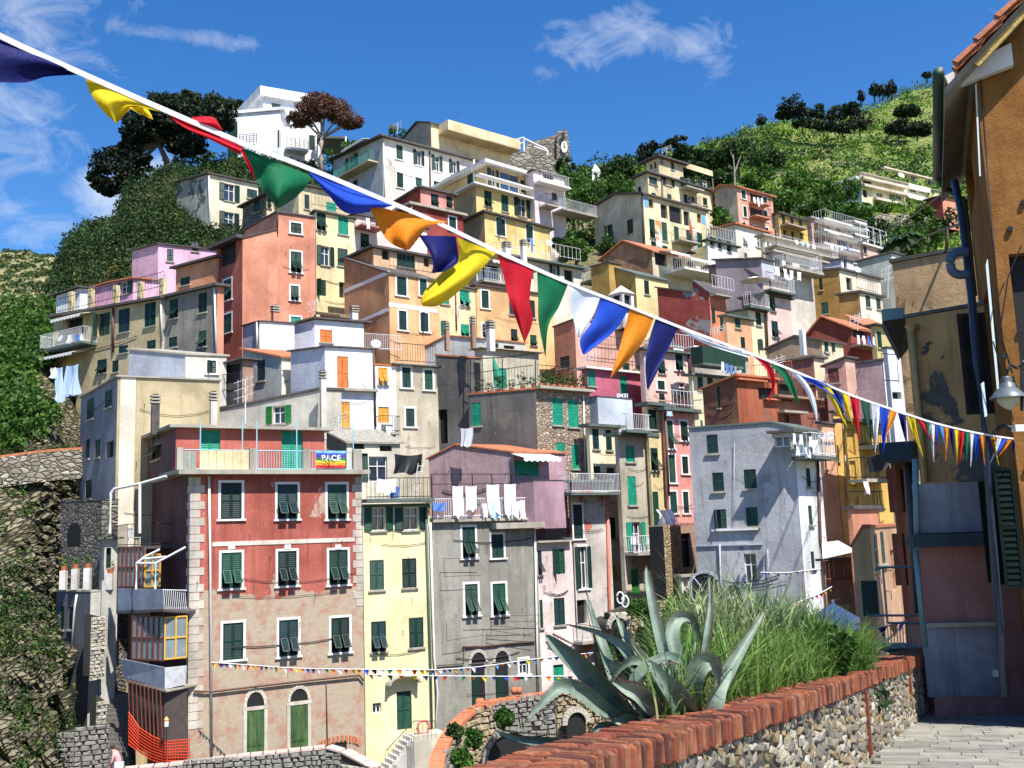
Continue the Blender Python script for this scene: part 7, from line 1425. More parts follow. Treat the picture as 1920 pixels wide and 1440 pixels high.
# mortar core
mb=MB(); n=40
for i in range(n):
    p,t,n0=frame(TOT*i/n); q,t2,n1=frame(TOT*(i+1)/n); zb0,zb1=zp(0,p.y)-.5,zp(0,q.y)-.5
    def cs(p,n_,zb): return [Vector((*(p+n_*.155).xy,zb)),Vector((*(p-n_*.19).xy,zb-2)),p-n_*.19-Vector((0,0,.035)),p+n_*.17-Vector((0,0,.035))]
    a,b_=cs(p,n0,zb0),cs(q,n1,zb1); mb.add(a+b_,[(3,7,6,2),(0,4,7,3),(1,2,6,5)],MORT)
    if i==n-1: mb.add(b_,[(0,1,2,3)],MORT)
mb.build('mortar_core',fw_)
# rubble stones
STN=[]
SMs=[simple('wall_stone_pale',(.33,.29,.22),.92,.4,14,bmp=1),simple('wall_stone_grey',(.17,.155,.13),.92,.4,14,bmp=1),simple('wall_stone_tan',(.25,.19,.11),.92,.4,14,bmp=1),simple('wall_stone_white',(.42,.39,.33),.92,.3,14,bmp=1)]
for vv in range(14):
    bm=bmesh.new(); bmesh.ops.create_icosphere(bm,subdivisions=1,radius=.5)
    bmesh.ops.dissolve_limit(bm,angle_limit=.01,verts=bm.verts,edges=bm.edges)
    for v in bm.verts: v.co*=random.uniform(.62,1.22); 
    for v in bm.verts: v.co.x=max(-.45,min(.45,v.co.x)); v.co.z=max(-.42,min(.42,v.co.z)); v.co.y=max(-.40,min(.5,v.co.y))
    me=bpy.data.meshes.new('stone'); bm.to_mesh(me); bm.free(); me.materials.append(SMs[[0,1,0,2,3,1,2][vv%7]]); STN.append(me)
cnt=0; extra=MB(); s=TOT*.12
slots=[]
while s<TOT+.02:
    h=WH-.20; w=random.uniform(.12,.22)
    z=-.08
    while z<h:
        sh=random.uniform(.075,.16); slots.append((s+random.uniform(-.03,.03),min(z,h-sh*.6),w*random.uniform(.8,1.2),sh)); z+=sh*.86
    s+=w*.84
random.shuffle(slots)
for (s,z,w,sh) in slots:
    p,t,n_=frame(min(s,TOT-.001)); g=zp(0,p.y); pos=Vector((*(p+n_*.135).xy,g+z+sh/2)); th=Vector((t.x,t.y,0)).normalized()
    M=Matrix(((th.x,-n_.x,0,0),(th.y,-n_.y,0,0),(0,0,1,0),(0,0,0,1))); MM=Matrix.Translation(pos)@M@Matrix.Rotation(R(random.uniform(-40,40)),4,'Y')@Matrix.Rotation(R(random.uniform(-20,20)),4,'Z')
    me=random.choice(STN)
    if cnt<285: putm('stone',me,fw_,MM,(w*1.28,random.uniform(.13,.22),sh*1.32)); cnt+=1
    else:
        SS=MM@Matrix.Diagonal((w*1.28,.17,sh*1.32,1)); extra.add([SS@v.co for v in me.vertices],[tuple(p_.vertices) for p_ in me.polygons],me.materials[0])
# end of wall, rounded return with stones
pe,te,ne=frame(TOT-.001); th=Vector((te.x,te.y,0)).normalized()
for k in range(90):
    a=random.uniform(-.2,math.pi*.62); z=random.uniform(-.25,WH-.12); pos=pe+th*(.02+.17*math.sin(a))+ne*(.17*math.cos(a)); pos=Vector((pos.x,pos.y,zp(0,pos.y)+z)); SS=Matrix.Translation(pos)@Matrix.Rotation(random.uniform(0,6),4,Vector((1,1,1)))@Matrix.Diagonal((.12,.12,.09,1)); me=random.choice(STN); extra.add([SS@v.co for v in me.vertices],[tuple(p_.vertices) for p_ in me.polygons],me.materials[0])
extra.build('small_stones',fw_,kind='stuff')
for sfrac in (.50,.72,.855):
    p,t,n_=frame(TOT*sfrac); g=zp(0,p.y); mb=MB(); th=Vector((t.x,t.y,0)).normalized(); hh=.3 if sfrac>.6 else .7; mb.obox(Vector((*(p+n_*.15).xy,g+WH-.22-hh)),th*.10,n_*.07,(0,0,hh),BRM[0]); mb.build('brick_pier',fw_)
mb=MB()
pe2=pe+th*.02
mb.ext([pe-ne*.19-Vector((0,0,.12)),pe+ne*.22-Vector((0,0,.12)),pe+ne*.14+th*.16-Vector((0,0,.14)),pe-ne*.05+th*.2-Vector((0,0,.14))],(0,0,.11),BRM[1]); mb.build('end_bricks',fw_)
# pavement
mb=MB(); left=[]
for i in range(30): p,t,n_=frame(TOT*i/29); left.append(Vector((p.x,p.y,zp(0,p.y)-.03)))
right=[Vector((12,p.y-4,zp(0,p.y-4)-.03)) for p in left]
poly_l=[Vector((-6,-5,zp(0,-5)-.03)),Vector((-2.2,2,zp(0,2)-.03))]+left+[Vector((left[-1].x+.4,left[-1].y+6,zp(0,left[-1].y+6)-.03))]
for a,b_ in zip(poly_l,poly_l[1:]):
    A=Vector((14,a.y,zp(0,a.y)-.03)); B_=Vector((14,b_.y,zp(0,b_.y)-.03)); mb.quad(a,A,B_,b_,MORT)
tag(mb.build('pavement'),kind='structure')
pv=[o for o in bpy.data.objects if o.name=='pavement'][0]
PV=[simple('paving_slab_a',(.26,.25,.21),.85,.25,5,bmp=.5),simple('paving_slab_b',(.21,.205,.18),.85,.3,5,bmp=.5),simple('paving_slab_c',(.29,.28,.235),.85,.25,5,bmp=.5)]
ang=R(20); cx_,sx_=math.cos(ang),math.sin(ang); sl=MB(); cnt=0; inner=[(p.x,p.y) for p in left]
def wallx(y):
    for a,b_ in zip(inner,inner[1:]):
        if a[1]<=y<=b_[1]: return a[0]+(b_[0]-a[0])*(y-a[1])/(b_[1]-a[1])
    return inner[-1][0] if y>inner[-1][1] else inner[0][0]
for j in range(-40,110):
    i0=random.uniform(0,.5); x=-6+i0
    while x<14:
        w=random.uniform(.35,.65); u0_,v0_=x,j*.27; pts=[]
        for (du,dv) in ((.006,.006),(w-.006,.006),(w-.006,.264),(.006,.264)):
            uu,vv=u0_+du,v0_+dv; X=uu*cx_+vv*sx_; Y=-uu*sx_+vv*cx_; pts.append(Vector((X,Y,zp(0,Y)+random.uniform(-.004,.004))))
        c=sum(pts,Vector())/4; x+=w
        if c.y<2 or c.y>19 or c.x>9 or c.x<wallx(c.y)+.05: continue
        m_=random.choice(PV); q=pix(c)
        tgt=MB() if (q[1]<1460 and q[0]<1940 and cnt<240) else sl
        tgt.ext([p-Vector((0,0,.025)) for p in pts],(0,0,.025),m_)
        if tgt is not sl: tgt.build('paving_slab',pv); cnt+=1
sl.build('paving_slabs',pv,kind='stuff')
mh=thing('manhole_cover','rusty rectangular drain cover set in the pale paving at the lower right','drain cover',onp(1850,1329)); mb=MB(); mb.ext([onp(x,y,.012) for x,y in ((1820,1323),(1872,1323),(1890,1334),(1832,1335))],(0,0,.01),simple('rusty_iron',(.16,.10,.07),.8,.4,10)); mb.build('lid',mh)
# bank behind the wall
BK=groundmat('bank_soil',((.09,.08,.05),(.07,.10,.03),(.18,.15,.10)),1,4,.8); rows=[]
for k,(off,dz) in enumerate(((.17,-.75),(.8,-.8),(1.6,-1.0),(2.6,-1.8),(3.2,-5),(3.4,-12))):
    rows.append([])
    for i in range(31):
        p,t,n_=frame(TOT*i/30); f=max(.12,min(1,(i/30-.18)*2.2)) if k>0 else 1; q=p-n_*(off*f if k else off); rows[-1].append((q.x,q.y,p.z+dz*(1 if k>3 else 1)))
gridmesh('garden_bank',np.array(rows)[:,::-1],BK)
# ---------------------------------------------------------------- agave
AGM,nt,N,L,B=newmat('agave_skin'); v=mapv(N,L,(1,1,1)); c=mixc(N,L,ramp(N,L,noise(N,L,v,3,5,.6),.35,.65),(.062,.10,.072),(.24,.30,.235)); c=mixc(N,L,ramp(N,L,noise(N,L,v,22,4,.6),.5,.75,0,.4),c,(.26,.34,.28)); c=mixc(N,L,ramp(N,L,noise(N,L,v,9,5,.7),.66,.72,0,.7),c,(.30,.24,.12)); L.new(c,B.inputs['Base Color']); B.inputs['Roughness'].default_value=.55; B.inputs['Specular IOR Level'].default_value=.4; bump(N,L,B,noise(N,L,v,30,3,.6),.15,.01)
SPN=simple('agave_spine',(.06,.03,.02),.5,.2,5)
ab=onp(1262,1352,WH); D0=ab.y+.75
ag=thing('agave','large grey green agave with long arching spiny leaves behind the wall','agave',P(1262,1352,D0))
def agleaf(pts,w,dd=0,fold=.35,roll=0,d0=0):
    n=22; prev=None; V=[]; Fc=[]; m_=7; spine=[]
    P3=[]
    for i in range(n+1):
        t=i/n; x,y=crom(pts,t); D=D0+d0+dd*t-.12*math.sin(math.pi*t); P3.append(P(x,y,D))
    for i in range(n+1):
        t=i/n; tg=(P3[min(n,i+1)]-P3[max(0,i-1)]).normalized(); view=P3[i].normalized(); side=tg.cross(view).normalized(); nrm=side.cross(tg).normalized()
        a=R(roll)+.25*math.sin(t*3+roll); sd=side*math.cos(a)+nrm*math.sin(a); nm=nrm*math.cos(a)-side*math.sin(a)
        ww=w*D0/F*.5*(.78+.42*math.sin(min(1,t*1.5)*math.pi*.7))*max(0,(1-t**2.4))**.85+.0015
        th=.018*(1-t)+.003
        for k in range(m_):
            u=-1+2*k/(m_-1); V.append(P3[i]+sd*(u*ww)-nm*(fold*1.5*ww*abs(u)**1.4-fold*ww*.5))
        for k in range(m_):
            u=1-2*k/(m_-1); V.append(P3[i]+sd*(u*ww)-nm*(fold*1.5*ww*abs(u)**1.4-fold*ww*.5-th*(1.02-abs(u))))
        if 1<i<n-1: spine.append((P3[i],sd,ww,tg,nm))
    r=2*m_
    for i in range(n):
        for k in range(r):
            if k in (m_-1,r-1): continue
            Fc.append((i*r+k,i*r+(k+1)%r,(i+1)*r+(k+1)%r,(i+1)*r+k))
    mb=MB(); mb.add(V,Fc,AGM)
    o=mb.build('leaf',ag,smooth=True); mb=MB()
    for j in range(len(spine)-1):
        for q in range(3):
            f=q/3; p=spine[j][0].lerp(spine[j+1][0],f); sd,ww,tg,nm=spine[j][1:]
            for sg in (-1,1): e=p+sd*sg*ww*.98+nm*fold*ww*.5; mb.add([e-tg*.008,e+tg*.008,e+sd*sg*.02+tg*.006],[(0,1,2)],SPN)
    mb.tube([P3[-2],P3[-1]+(P3[-1]-P3[-2])*.7],[.007,.001],SPN,4); ORG[o.name]=ORG[ag.name]; mb.build('spines',o,kind='stuff')
for a in [([(1195,1352),(1150,1302),(1088,1243),(1048,1212),(1023,1190)],38,-.3,.5,20),
 ([(1190,1372),(1135,1334),(1092,1300),(1056,1288),(1025,1312),(984,1354)],26,-.5,.5,-25,-.35),
 ([(1150,1400),(1090,1394),(1010,1388),(960,1380),(930,1370)],17,-.3,.4,30,-.6),
 ([(1205,1275),(1192,1248),(1165,1207),(1117,1183),(1064,1171)],20,.3,.4,30,.3),
 ([(1285,1330),(1271,1300),(1249,1238),(1227,1150),(1215,1090),(1212,1060)],20,.2,.4,10,.2),
 ([(1170,1320),(1152,1280),(1130,1215),(1111,1160),(1099,1108)],20,.4,.5,-30,.4),
 ([(1230,1290),(1210,1250),(1180,1208),(1155,1153)],24,.3,.5,-20,.4),
 ([(1178,1300),(1196,1268),(1224,1244),(1260,1232),(1284,1250),(1292,1290)],20,.2,.4,25,-.1),
 ([(1285,1330),(1272,1250),(1258,1190),(1270,1160),(1298,1160),(1316,1205)],25,.3,.6,-20,.2),
 ([(1316,1330),(1318,1250),(1327,1180),(1332,1130),(1329,1076)],11,.3,.4,0,.5),
 ([(1308,1340),(1300,1290),(1310,1254),(1330,1240),(1342,1255),(1348,1284)],32,.0,.6,15,-.1),
 ([(1340,1330),(1350,1290),(1368,1253),(1400,1200),(1436,1140)],24,.5,.5,-25,.3),
 ([(1288,1345),(1268,1310),(1240,1275),(1216,1238)],38,-.2,.6,-10,-.2),
 ([(1256,1358),(1230,1328),(1200,1302),(1172,1290),(1148,1276)],28,-.4,.5,15,-.3),
 ([(1222,1362),(1205,1340),(1184,1312),(1153,1282)],20,-.2,.5,-35,-.35),
 ([(1325,1340),(1336,1315),(1352,1285),(1372,1254)],36,.2,.5,-35,.1),
 ([(1185,1380),(1150,1366),(1125,1364),(1102,1388)],22,-.3,.5,20,-.5),
 ([(1250,1350),(1240,1300),(1225,1262),(1196,1240),(1165,1252),(1140,1290)],20,.1,.5,-15,.1),
 ([(1215,1366),(1196,1352),(1170,1346),(1150,1360),(1140,1380)],15,-.3,.6,40,-.3),([(1270,1350),(1290,1300),(1300,1250),(1306,1200)],22,.5,.5,30,.5),([(1240,1352),(1215,1300),(1205,1250),(1198,1215)],24,.5,.5,-15,.5)]: agleaf(*a)
# ---------------------------------------------------------------- tall grass
def grass(name,label,n,reg,mat,lmin,lmax,w,cat='grass'):
    V=[];Fc=[]; seg=5
    for i in range(n):
        px,py,D=reg(); base=P(px,py,D); L0=lmin+(lmax-lmin)*random.random()**1.5*(1.25 if random.random()<.08 else 1); a=random.uniform(0,2*math.pi); d=Vector((math.cos(a),math.sin(a)*.6,0)); bend=random.uniform(.2,1.15); s=Vector((-d.y,d.x,0)).normalized()*w*random.uniform(.6,1.3)+Vector((random.uniform(-.5,.5),0,0))*w; th=R(random.uniform(2,18)); p=base.copy(); b0=len(V)
        for k in range(seg+1):
            f=k/seg; ww=(1-f)**.7; V+= [tuple(p-s*ww*.5),tuple(p+s*ww*.5)]
            th+=bend*(.12+.55*f); p=p+(d*math.sin(th)+Vector((0,0,math.cos(th))))*(L0/seg)
        for k in range(seg): Fc.append((b0+2*k,b0+2*k+1,b0+2*k+3,b0+2*k+2))
    return npmesh(name,np.array(V),np.array(Fc),mat,None,'stuff',label,cat)
def rg():
    px=random.uniform(1235,1630); top=1150+ (0 if px<1500 else (px-1500)*.75)+max(0,(1300-px))*.5; wy=1352-(px-1262)*.27+0
    py=random.uniform(top+40,wy+12); D=onp(px,wy,WH).y+.5+ (wy-py)*.028+random.uniform(0,.6); return px,py,D
GRM=leafmat('grass_blades',(.07,.17,.03),(.20,.33,.07),1.2,dry=(.42,.40,.20)); 
grass('tall_grass','tall arching wild grass spilling over the bank behind the wall',11000,rg,GRM,.22,.85,.020)
def rg2():
    px=random.uniform(1290,1600); top=1140+(0 if px<1450 else (px-1450)*.8)+max(0,(1300-px))*.6; D=onp(px,1352-(px-1262)*.27,WH).y+2.5+random.uniform(-.8,1.5); return px,top+random.uniform(45,120),D
grass('grass_plumes','pale long plumed grass arching against the grey house',1100,rg2,leafmat('grass_plume',(.24,.32,.13),(.44,.50,.26),1.5),.5,1.0,.024)
grass('wall_foot_grass','thin green weeds along the foot of the brick topped wall end',160,lambda:(lambda p:(*pix(p),p.y))((lambda f:(lambda fr:Vector((*(fr[0]+fr[2]*.24).xy,zp(0,fr[0].y))))(frame(TOT*f)))(random.uniform(.8,.97))),GRM,.04,.12,.008,'weeds')
# rank body under the grass so no sky or void shows through
Cs=[];
for i in range(260):
    px,py,D=rg(); Cs.append(tuple(P(px,py+25,D+.5)))
V,Fq=leafquads(Cs,.30,60,.05); npmesh('grass_thicket',V,Fq,LEAFD,None,'stuff','dense low leaves under the tall grass behind the wall','undergrowth')
shrub(1556,1225,.35,onp(1556,1275,WH).y+.8,'broad leaved green weed at the right end of the tall grass',LEAF,200,.06)
# ============================================================ BUNTING
FC={'n':(.006,.009,.10),'y':(.80,.60,.02),'r':(.62,.015,.03),'g':(.01,.17,.07),'b':(.02,.08,.55),'o':(.80,.26,.015),'w':(.74,.78,.86),'l':(.10,.30,.62),'d':(.015,.07,.045)}
FM={k:simple('flag_'+k,c,.62,.14,9,0,.2,.35,trans=(.12 if k in 'nd' else .38)) for k,c in FC.items()}
def DB(x): return 1/(.238-(x-160)*.97e-4)
bn=thing('bunting','long string of big coloured triangular flags crossing the whole view','bunting',P(960,482,DB(960)))
sp=[(-120,2),(0,67),(148,135),(300,202),(450,266),(575,314),(700,366),(815,415),(930,470),(1065,530),(1180,575),(1272,612),(1410,664),(1500,700),(1600,742),(1700,776),(1760,795),(1850,815),(1960,830)]
mb=MB()
tp=[crom([(x,y,DB(x)) for x,y in sp],k/140) for k in range(141)]; C3=[P(*q) for q in tp]; hw=.0125
vs=[];
for i,p in enumerate(C3):
    t=(C3[min(140,i+1)]-C3[max(0,i-1)]).normalized(); u=Vector((0,0,1))-t*t.z; u.normalize(); o=t.cross(u)*.004
    w=hw*(1.15 if i<70 else 1.0); tw=.004*math.sin(i*.35); vs+=[p+u*w+o*tw,p+u*w*.15-o,p-u*w*.15+o,p-u*w]
mb.add(vs,[(i*4+k,i*4+k+1,(i+1)*4+k+1,(i+1)*4+k) for i in range(140) for k in range(3)],simple('ribbon_white',(.74,.73,.77),.6,.06,20,trans=.1)); mb.build('ribbon',bn,smooth=True)
def flag(c,A,B_,nu=12,nv=14,amp=.02,par=bn,DF=DB,dz=0):
    def rs(pts,t):
        L0=[0]
        for a,b_ in zip(pts,pts[1:]): L0.append(L0[-1]+math.hypot(b_[0]-a[0],b_[1]-a[1]))
        return crom(pts,t)
    x0=A[0][0]; ph=random.uniform(0,6); V=[]; ref=(A[0][0]+B_[0][0])/2; D0_=DF(ref)+dz
    for j in range(nv+1):
        for i in range(nu+1):
            a=rs(A,j/nv); b_=rs(B_,j/nv); u=i/nu; x=a[0]+(b_[0]-a[0])*u; y=a[1]+(b_[1]-a[1])*u; k=j/nv
            fold=amp*D0_/4*(math.sin(u*5.5+ph+k*2.5)*min(1,k*2.5)+.5*math.sin(k*6+ph+u*2)*k)
            V.append(P(x,y,(DF(x)+dz)*(1 if k<.12 else 1)+fold+.012))
    Fc=[(j*(nu+1)+i,j*(nu+1)+i+1,(j+1)*(nu+1)+i+1,(j+1)*(nu+1)+i) for j in range(nv) for i in range(nu)]
    mb=MB(); mb.add(V,Fc,FM[c]); mb.build('flag',par,smooth=True)
DBH=lambda x:DB(x)
flag('n',[(-70,30),(20,78),(90,110),(148,138)],[(-70,150),(42,155),(85,144),(148,140)])
flag('y',[(160,145),(168,172),(190,205),(218,231)],[(303,210),(272,203),(250,200),(219,231)],amp=.05)
flag('y',[(240,200),(252,208),(286,224)],[(275,203),(282,212),(287,224)])
flag('r',[(313,209),(352,228),(400,248),(456,275)],[(313,214),(348,241),(395,262),(450,290)],amp=.02)
flag('r',[(445,276),(458,296),(468,318),(476,334)],[(456,281),(466,300),(474,318),(478,336)])
flag('r',[(360,219),(380,218),(402,221),(416,242)],[(362,228),(380,236),(400,245),(414,250)])
flag('g',[(450,275),(470,315),(495,360),(520,390)],[(586,330),(572,352),(552,372),(524,390)],amp=.06)
flag('b',[(573,316),(640,343),(690,362),(735,384)],[(575,320),(615,365),(655,401),(735,386)],amp=.05)
flag('o',[(692,385),(705,415),(728,452),(760,469)],[(840,416),(805,424),(786,445),(768,468)],amp=.05)
flag('n',[(785,441),(806,474),(812,495),(809,512)],[(854,443),(858,468),(858,492),(830,510)],amp=.04)
flag('y',[(857,445),(861,482),(828,512),(797,545),(788,568)],[(930,474),(900,508),(862,545),(825,572),(794,574)],amp=.05,dz=.03)
for q in [('r',[(932,477),(945,520),(955,562),(983,642)],[(1000,503),(993,560),(999,600),(984,643)]),
 ('g',[(1007,508),(1009,560),(1010,605),(1022,668)],[(1065,533),(1048,575),(1028,612),(1023,670)]),
 ('w',[(1066,532),(1070,575),(1083,632)],[(1126,556),(1112,592),(1088,634)]),
 ('b',[(1127,556),(1112,600),(1088,636),(1092,663)],[(1180,578),(1158,614),(1130,640),(1096,665)]),
 ('o',[(1181,578),(1170,620),(1157,668),(1144,708)],[(1226,596),(1210,634),(1182,672),(1147,708)]),
 ('n',[(1229,598),(1215,645),(1210,685),(1213,729)],[(1272,613),(1255,650),(1237,688),(1216,730)]),
 ('w',[(1275,614),(1310,630),(1350,646),(1405,666)],[(1276,620),(1312,640),(1352,655),(1406,671)]),
 ('r',[(1410,666),(1436,692),(1447,722),(1440,752)],[(1440,677),(1451,700),(1453,725),(1442,753)]),
 ('g',[(1440,680),(1463,702),(1480,730),(1497,758)],[(1470,690),(1485,712),(1494,738),(1499,758)]),
 ('w',[(1478,694),(1505,725),(1520,755),(1531,788)],[(1500,702),(1521,730),(1531,760),(1533,790)]),
 ('b',[(1500,704),(1530,712),(1560,726),(1580,742)],[(1502,709),(1532,724),(1562,742),(1582,772)]),
 ('y',[(1542,722),(1560,755),(1575,782),(1589,801)],[(1556,726),(1572,752),(1584,780),(1590,802)]),
 ('n',[(1556,725),(1570,748),(1583,785)],[(1572,730),(1580,755),(1584,786)])]: flag(*q)
sm=[('y',1571,1591,1600,798),('r',1593,1611,1611,832),('d',1613,1631,1634,836),('w',1634,1650,1641,850),('b',1649,1667,1656,850),('o',1668,1682,1660,820),('n',1683,1699,1701,836),('y',1700,1716,1731,857),('r',1717,1733,1766,848),('g',1733,1743,1743,850),('w',1741,1753,1751,866),('b',1753,1759,1758,850),('l',1758,1769,1777,850),('o',1769,1779,1773,865),('n',1779,1789,1790,864),('y',1789,1798,1795,872),('r',1798,1808,1799,870),('g',1808,1818,1812,868),('w',1818,1827,1820,876),('b',1827,1837,1830,864),('o',1837,1847,1847,873),('n',1847,1857,1864,850),('y',1857,1866,1873,873),('r',1866,1872,1850,838),('w',1870,1878,1857,868),('b',1879,1889,1864,858),('o',1890,1897,1872,855),('n',1897,1904,1900,850),('y',1905,1912,1916,873),('r',1913,1923,1922,846),('g',1924,1934,1930,860)]
def sy(x):
    for a,b_ in zip(sp,sp[1:]):
        if a[0]<=x<=b_[0]: return a[1]+(b_[1]-a[1])*(x-a[0])/(b_[0]-a[0])
    return 828
for (c,a,b_,tx,ty) in sm:
    ya,yb=sy(a)+3,sy(b_)+3; flag(c,[(a,ya),(a+(tx-a)*.4,ya+(ty-ya)*.45),(tx-.5,ty)],[(b_,yb),(b_+(tx-b_)*.35,yb+(ty-yb)*.45),(tx+.5,ty)],5,8,.03)
def smallbunting(label,pts,D,n,hpx,wfrac=.8,cyc='bwgroyn'):
    o=thing('small_bunting',label,'bunting',P(*pts[len(pts)//2],D)); mb=MB(); q=[crom(pts,k/30) for k in range(31)]; mb.tube([P(x,y,D) for x,y in q],.012 if D<30 else .02,WIRON,3,False); mb.build('cord',o)
    for i in range(n):
        x0,y0=crom(pts,(i+.1)/n); x1,y1=crom(pts,(i+.1+wfrac)/n); tx=(x0+x1)/2+random.uniform(-.25,.45)*hpx; ty=(y0+y1)/2+hpx*random.uniform(.75,1.1); w=random.uniform(-.1,.1); mb=MB(); a,b_,c=P(x0,y0,D),P(x1,y1,D),P(tx,ty,D); c=c+Vector((0,w,0)); m_=(b_+c)/2+Vector((0,.05,0)); m2=(a+c)/2
        mb.add([a,b_,m_,c,m2],[(0,1,2,4),(4,2,3)],FM[cyc[i%len(cyc)]]); mb.build('flag',o)
smallbunting('string of small pennants across the red and yellow house fronts',[(396,1242),(470,1247),(560,1253),(680,1255),(815,1256)],43.6,40,11,cyc='ryobnwgow')
smallbunting('string of small pennants rising from the yellow house to the right',[(815,1256),(900,1250),(1000,1236),(1112,1224)],42,26,9,cyc='owbnyl')
smallbunting('lower string of sparse pennants in front of the plain grey house',[(690,1265),(800,1267),(900,1268),(1010,1268),(1110,1267)],41,22,10,.55,cyc='rwgoynb')
smallbunting('string of tiny pennants in front of the grey corner house',[(1425,1073),(1470,1074),(1510,1070),(1545,1066)],37,18,8,cyc='wbown')
smallbunting('string of tiny pennants climbing beside the parasols',[(1488,1134),(1510,1124),(1535,1114),(1560,1100)],30,9,10,cyc='roygwr')
smallbunting('string of pennants sagging in front of the narrow street houses',[(1568,1180),(1600,1182),(1650,1176),(1700,1164)],20.5,8,24,.9,cyc='nwgrynob')
smallbunting('string of tiny pennants hanging across the grey archway',[(1298,1080),(1315,1100),(1335,1122),(1352,1134)],39,12,8,cyc='wbor')
smallbunting('string of orange and red pennants lying behind the tall grass',[(1470,1160),(1500,1162),(1540,1158)],27,10,9,cyc='roy')
# ============================================================ PERSON
def person(px,py_head,D,label):
    zf=P(px,py_head,D).z-1.45; X,Y=P(px,py_head,D).x,P(px,py_head,D).y; o=thing('person',label,'person',(X,Y,zf))
    J={'pel':(0.05,0,.92,.15),'spi':(.0,.0,1.12,.14),'che':(-.08,-.02,1.30,.17),'nec':(-.17,-.04,1.44,.06),'hed':(-.23,-.05,1.50,.09),'top':(-.27,-.06,1.58,.075),
       'hipL':(.05,.10,.86,.10),'kneL':(-.03,.10,.47,.06),'ankL':(.04,.10,.08,.045),'toeL':(-.10,.10,.03,.04),'hipR':(.05,-.10,.86,.10),'kneR':(-.05,-.10,.47,.06),'ankR':(.02,-.10,.08,.045),'toeR':(-.12,-.10,.03,.04),
       'shL':(-.10,.18,1.34,.065),'elL':(-.18,.22,1.06,.045),'wrL':(-.30,.16,.86,.03),'haL':(-.34,.13,.80,.03),'shR':(-.10,-.20,1.34,.065),'elR':(-.14,-.24,1.06,.045),'wrR':(-.28,-.18,.86,.03),'haR':(-.33,-.15,.80,.03)}
    E=[('pel','spi'),('spi','che'),('che','nec'),('nec','hed'),('hed','top'),('pel','hipL'),('hipL','kneL'),('kneL','ankL'),('ankL','toeL'),('pel','hipR'),('hipR','kneR'),('kneR','ankR'),('ankR','toeR'),('che','shL'),('shL','elL'),('elL','wrL'),('wrL','haL'),('che','shR'),('shR','elR'),('elR','wrR'),('wrR','haR')]
    for s_,y in (('L',.13),('R',-.15)):
        for f in range(4): J['f%s%d'%(s_,f)]=(-.38-.01*f,y+(-.03+.02*f),.74+.005*abs(f-1.5),.011); E.append(('ha'+s_,'f%s%d'%(s_,f)))
        J['t'+s_]=(-.33,y-.05,.77,.012); E.append(('wr'+s_,'t'+s_))
    ks=list(J); me=bpy.data.meshes.new('body'); me.from_pydata([J[k][:3] for k in ks],[(ks.index(a),ks.index(b_)) for a,b_ in E],[]); ob=bpy.data.objects.new('body',me); scene.collection.objects.link(ob)
    md=ob.modifiers.new('s','SKIN'); 
    for i,k in enumerate(ks): me.skin_vertices[0].data[i].radius=(J[k][3],J[k][3])
    me.skin_vertices[0].data[0].use_root=True; ob.modifiers.new('d','SUBSURF').levels=1
    bpy.context.view_layer.update(); dg=bpy.context.evaluated_depsgraph_get(); m2=bpy.data.meshes.new_from_object(ob.evaluated_get(dg)); bpy.data.objects.remove(ob)
    SK=simple('skin',(.50,.27,.18),.6,.1,5); SH=simple('pink_shirt',(.62,.34,.34),.9,.12,6); TR=simple('dark_trousers',(.05,.06,.10),.9,.2,6)
    m2.materials.clear(); [m2.materials.append(x) for x in (SK,SH,TR)]
    for p in m2.polygons:
        c=p.center; p.use_smooth=True; p.material_index=2 if (c.z<.98 and c.x>-.2) else (1 if c.z<1.42 and c.x>-.19 and c.z>.98 else 0)
    b2=bpy.data.objects.new('body',m2); scene.collection.objects.link(b2); b2.parent=o
    h=MB(); Cc=Vector((X-.235,Y-.045,zf+1.555)); V=[];n=10
    for i in range(6):
        a=R(95-i*24)
        for k in range(n): V.append(Cc+Vector((.02+math.cos(a)*.098*math.cos(2*math.pi*k/n),math.cos(a)*.092*math.sin(2*math.pi*k/n),math.sin(a)*.105)))
    h.add(V,[(i*n+k,i*n+(k+1)%n,(i+1)*n+(k+1)%n,(i+1)*n+k) for i in range(5) for k in range(n)],simple('dark_hair',(.03,.02,.015),.8,.2,9)); h.build('hair',o,smooth=True)
    return o
person(222,1406,41,'person in a pink shirt bending over at the foot of the dark steps')
bg=cloth(P(214,1428,40.7),Vector((.9,.2,0)).normalized(),.35,.4,CLOTH,'white bag held by the bending person in pink','bag','bag')
# separate pieces that could be lifted away

f_=BL['rub']['R']; fl=BL['rub']['L']; z=BL['rub']['zt']
for i in range(14):
    if i<8: c=f_.at(.25+i*(BL['rub']['tr']-.5)/8,z+.02,.2)
    else: c=fl.at(.3+(i-8)*.75,z+.02,-.35)
    pt=thing('potted_plant','clay potted plant, '+['first','second','third','fourth','fifth','sixth','seventh','eighth'][i if i<8 else i-8]+(' from the corner on the rubble house front terrace' if i<8 else ' from the corner on the rubble house flank terrace'),'plant',c,'potted plants along the rubble stone house terrace'); mb=MB(); mb.tube([c,c+Vector((0,0,.22))],[.11,.15],TERRA,8); mb.build('pot',pt)
    V,Fq=leafquads([tuple(c+Vector((random.uniform(-.1,.1),0,.45+.3*k))) for k in range(1+i%2)],[.28],50,.07); npmesh('foliage',V,Fq,LEAF if i%3 else LEAFD,pt)
gp=thing('green_parasol','folded green parasol on the rubble stone house terrace','parasol',fl.at(3.2,z,-1)); mb=MB(); c=fl.at(3.4,z,-1); mb.tube([c,c+Vector((0,0,2.3))],.03,WIRON,5); mb.build('pole',gp)
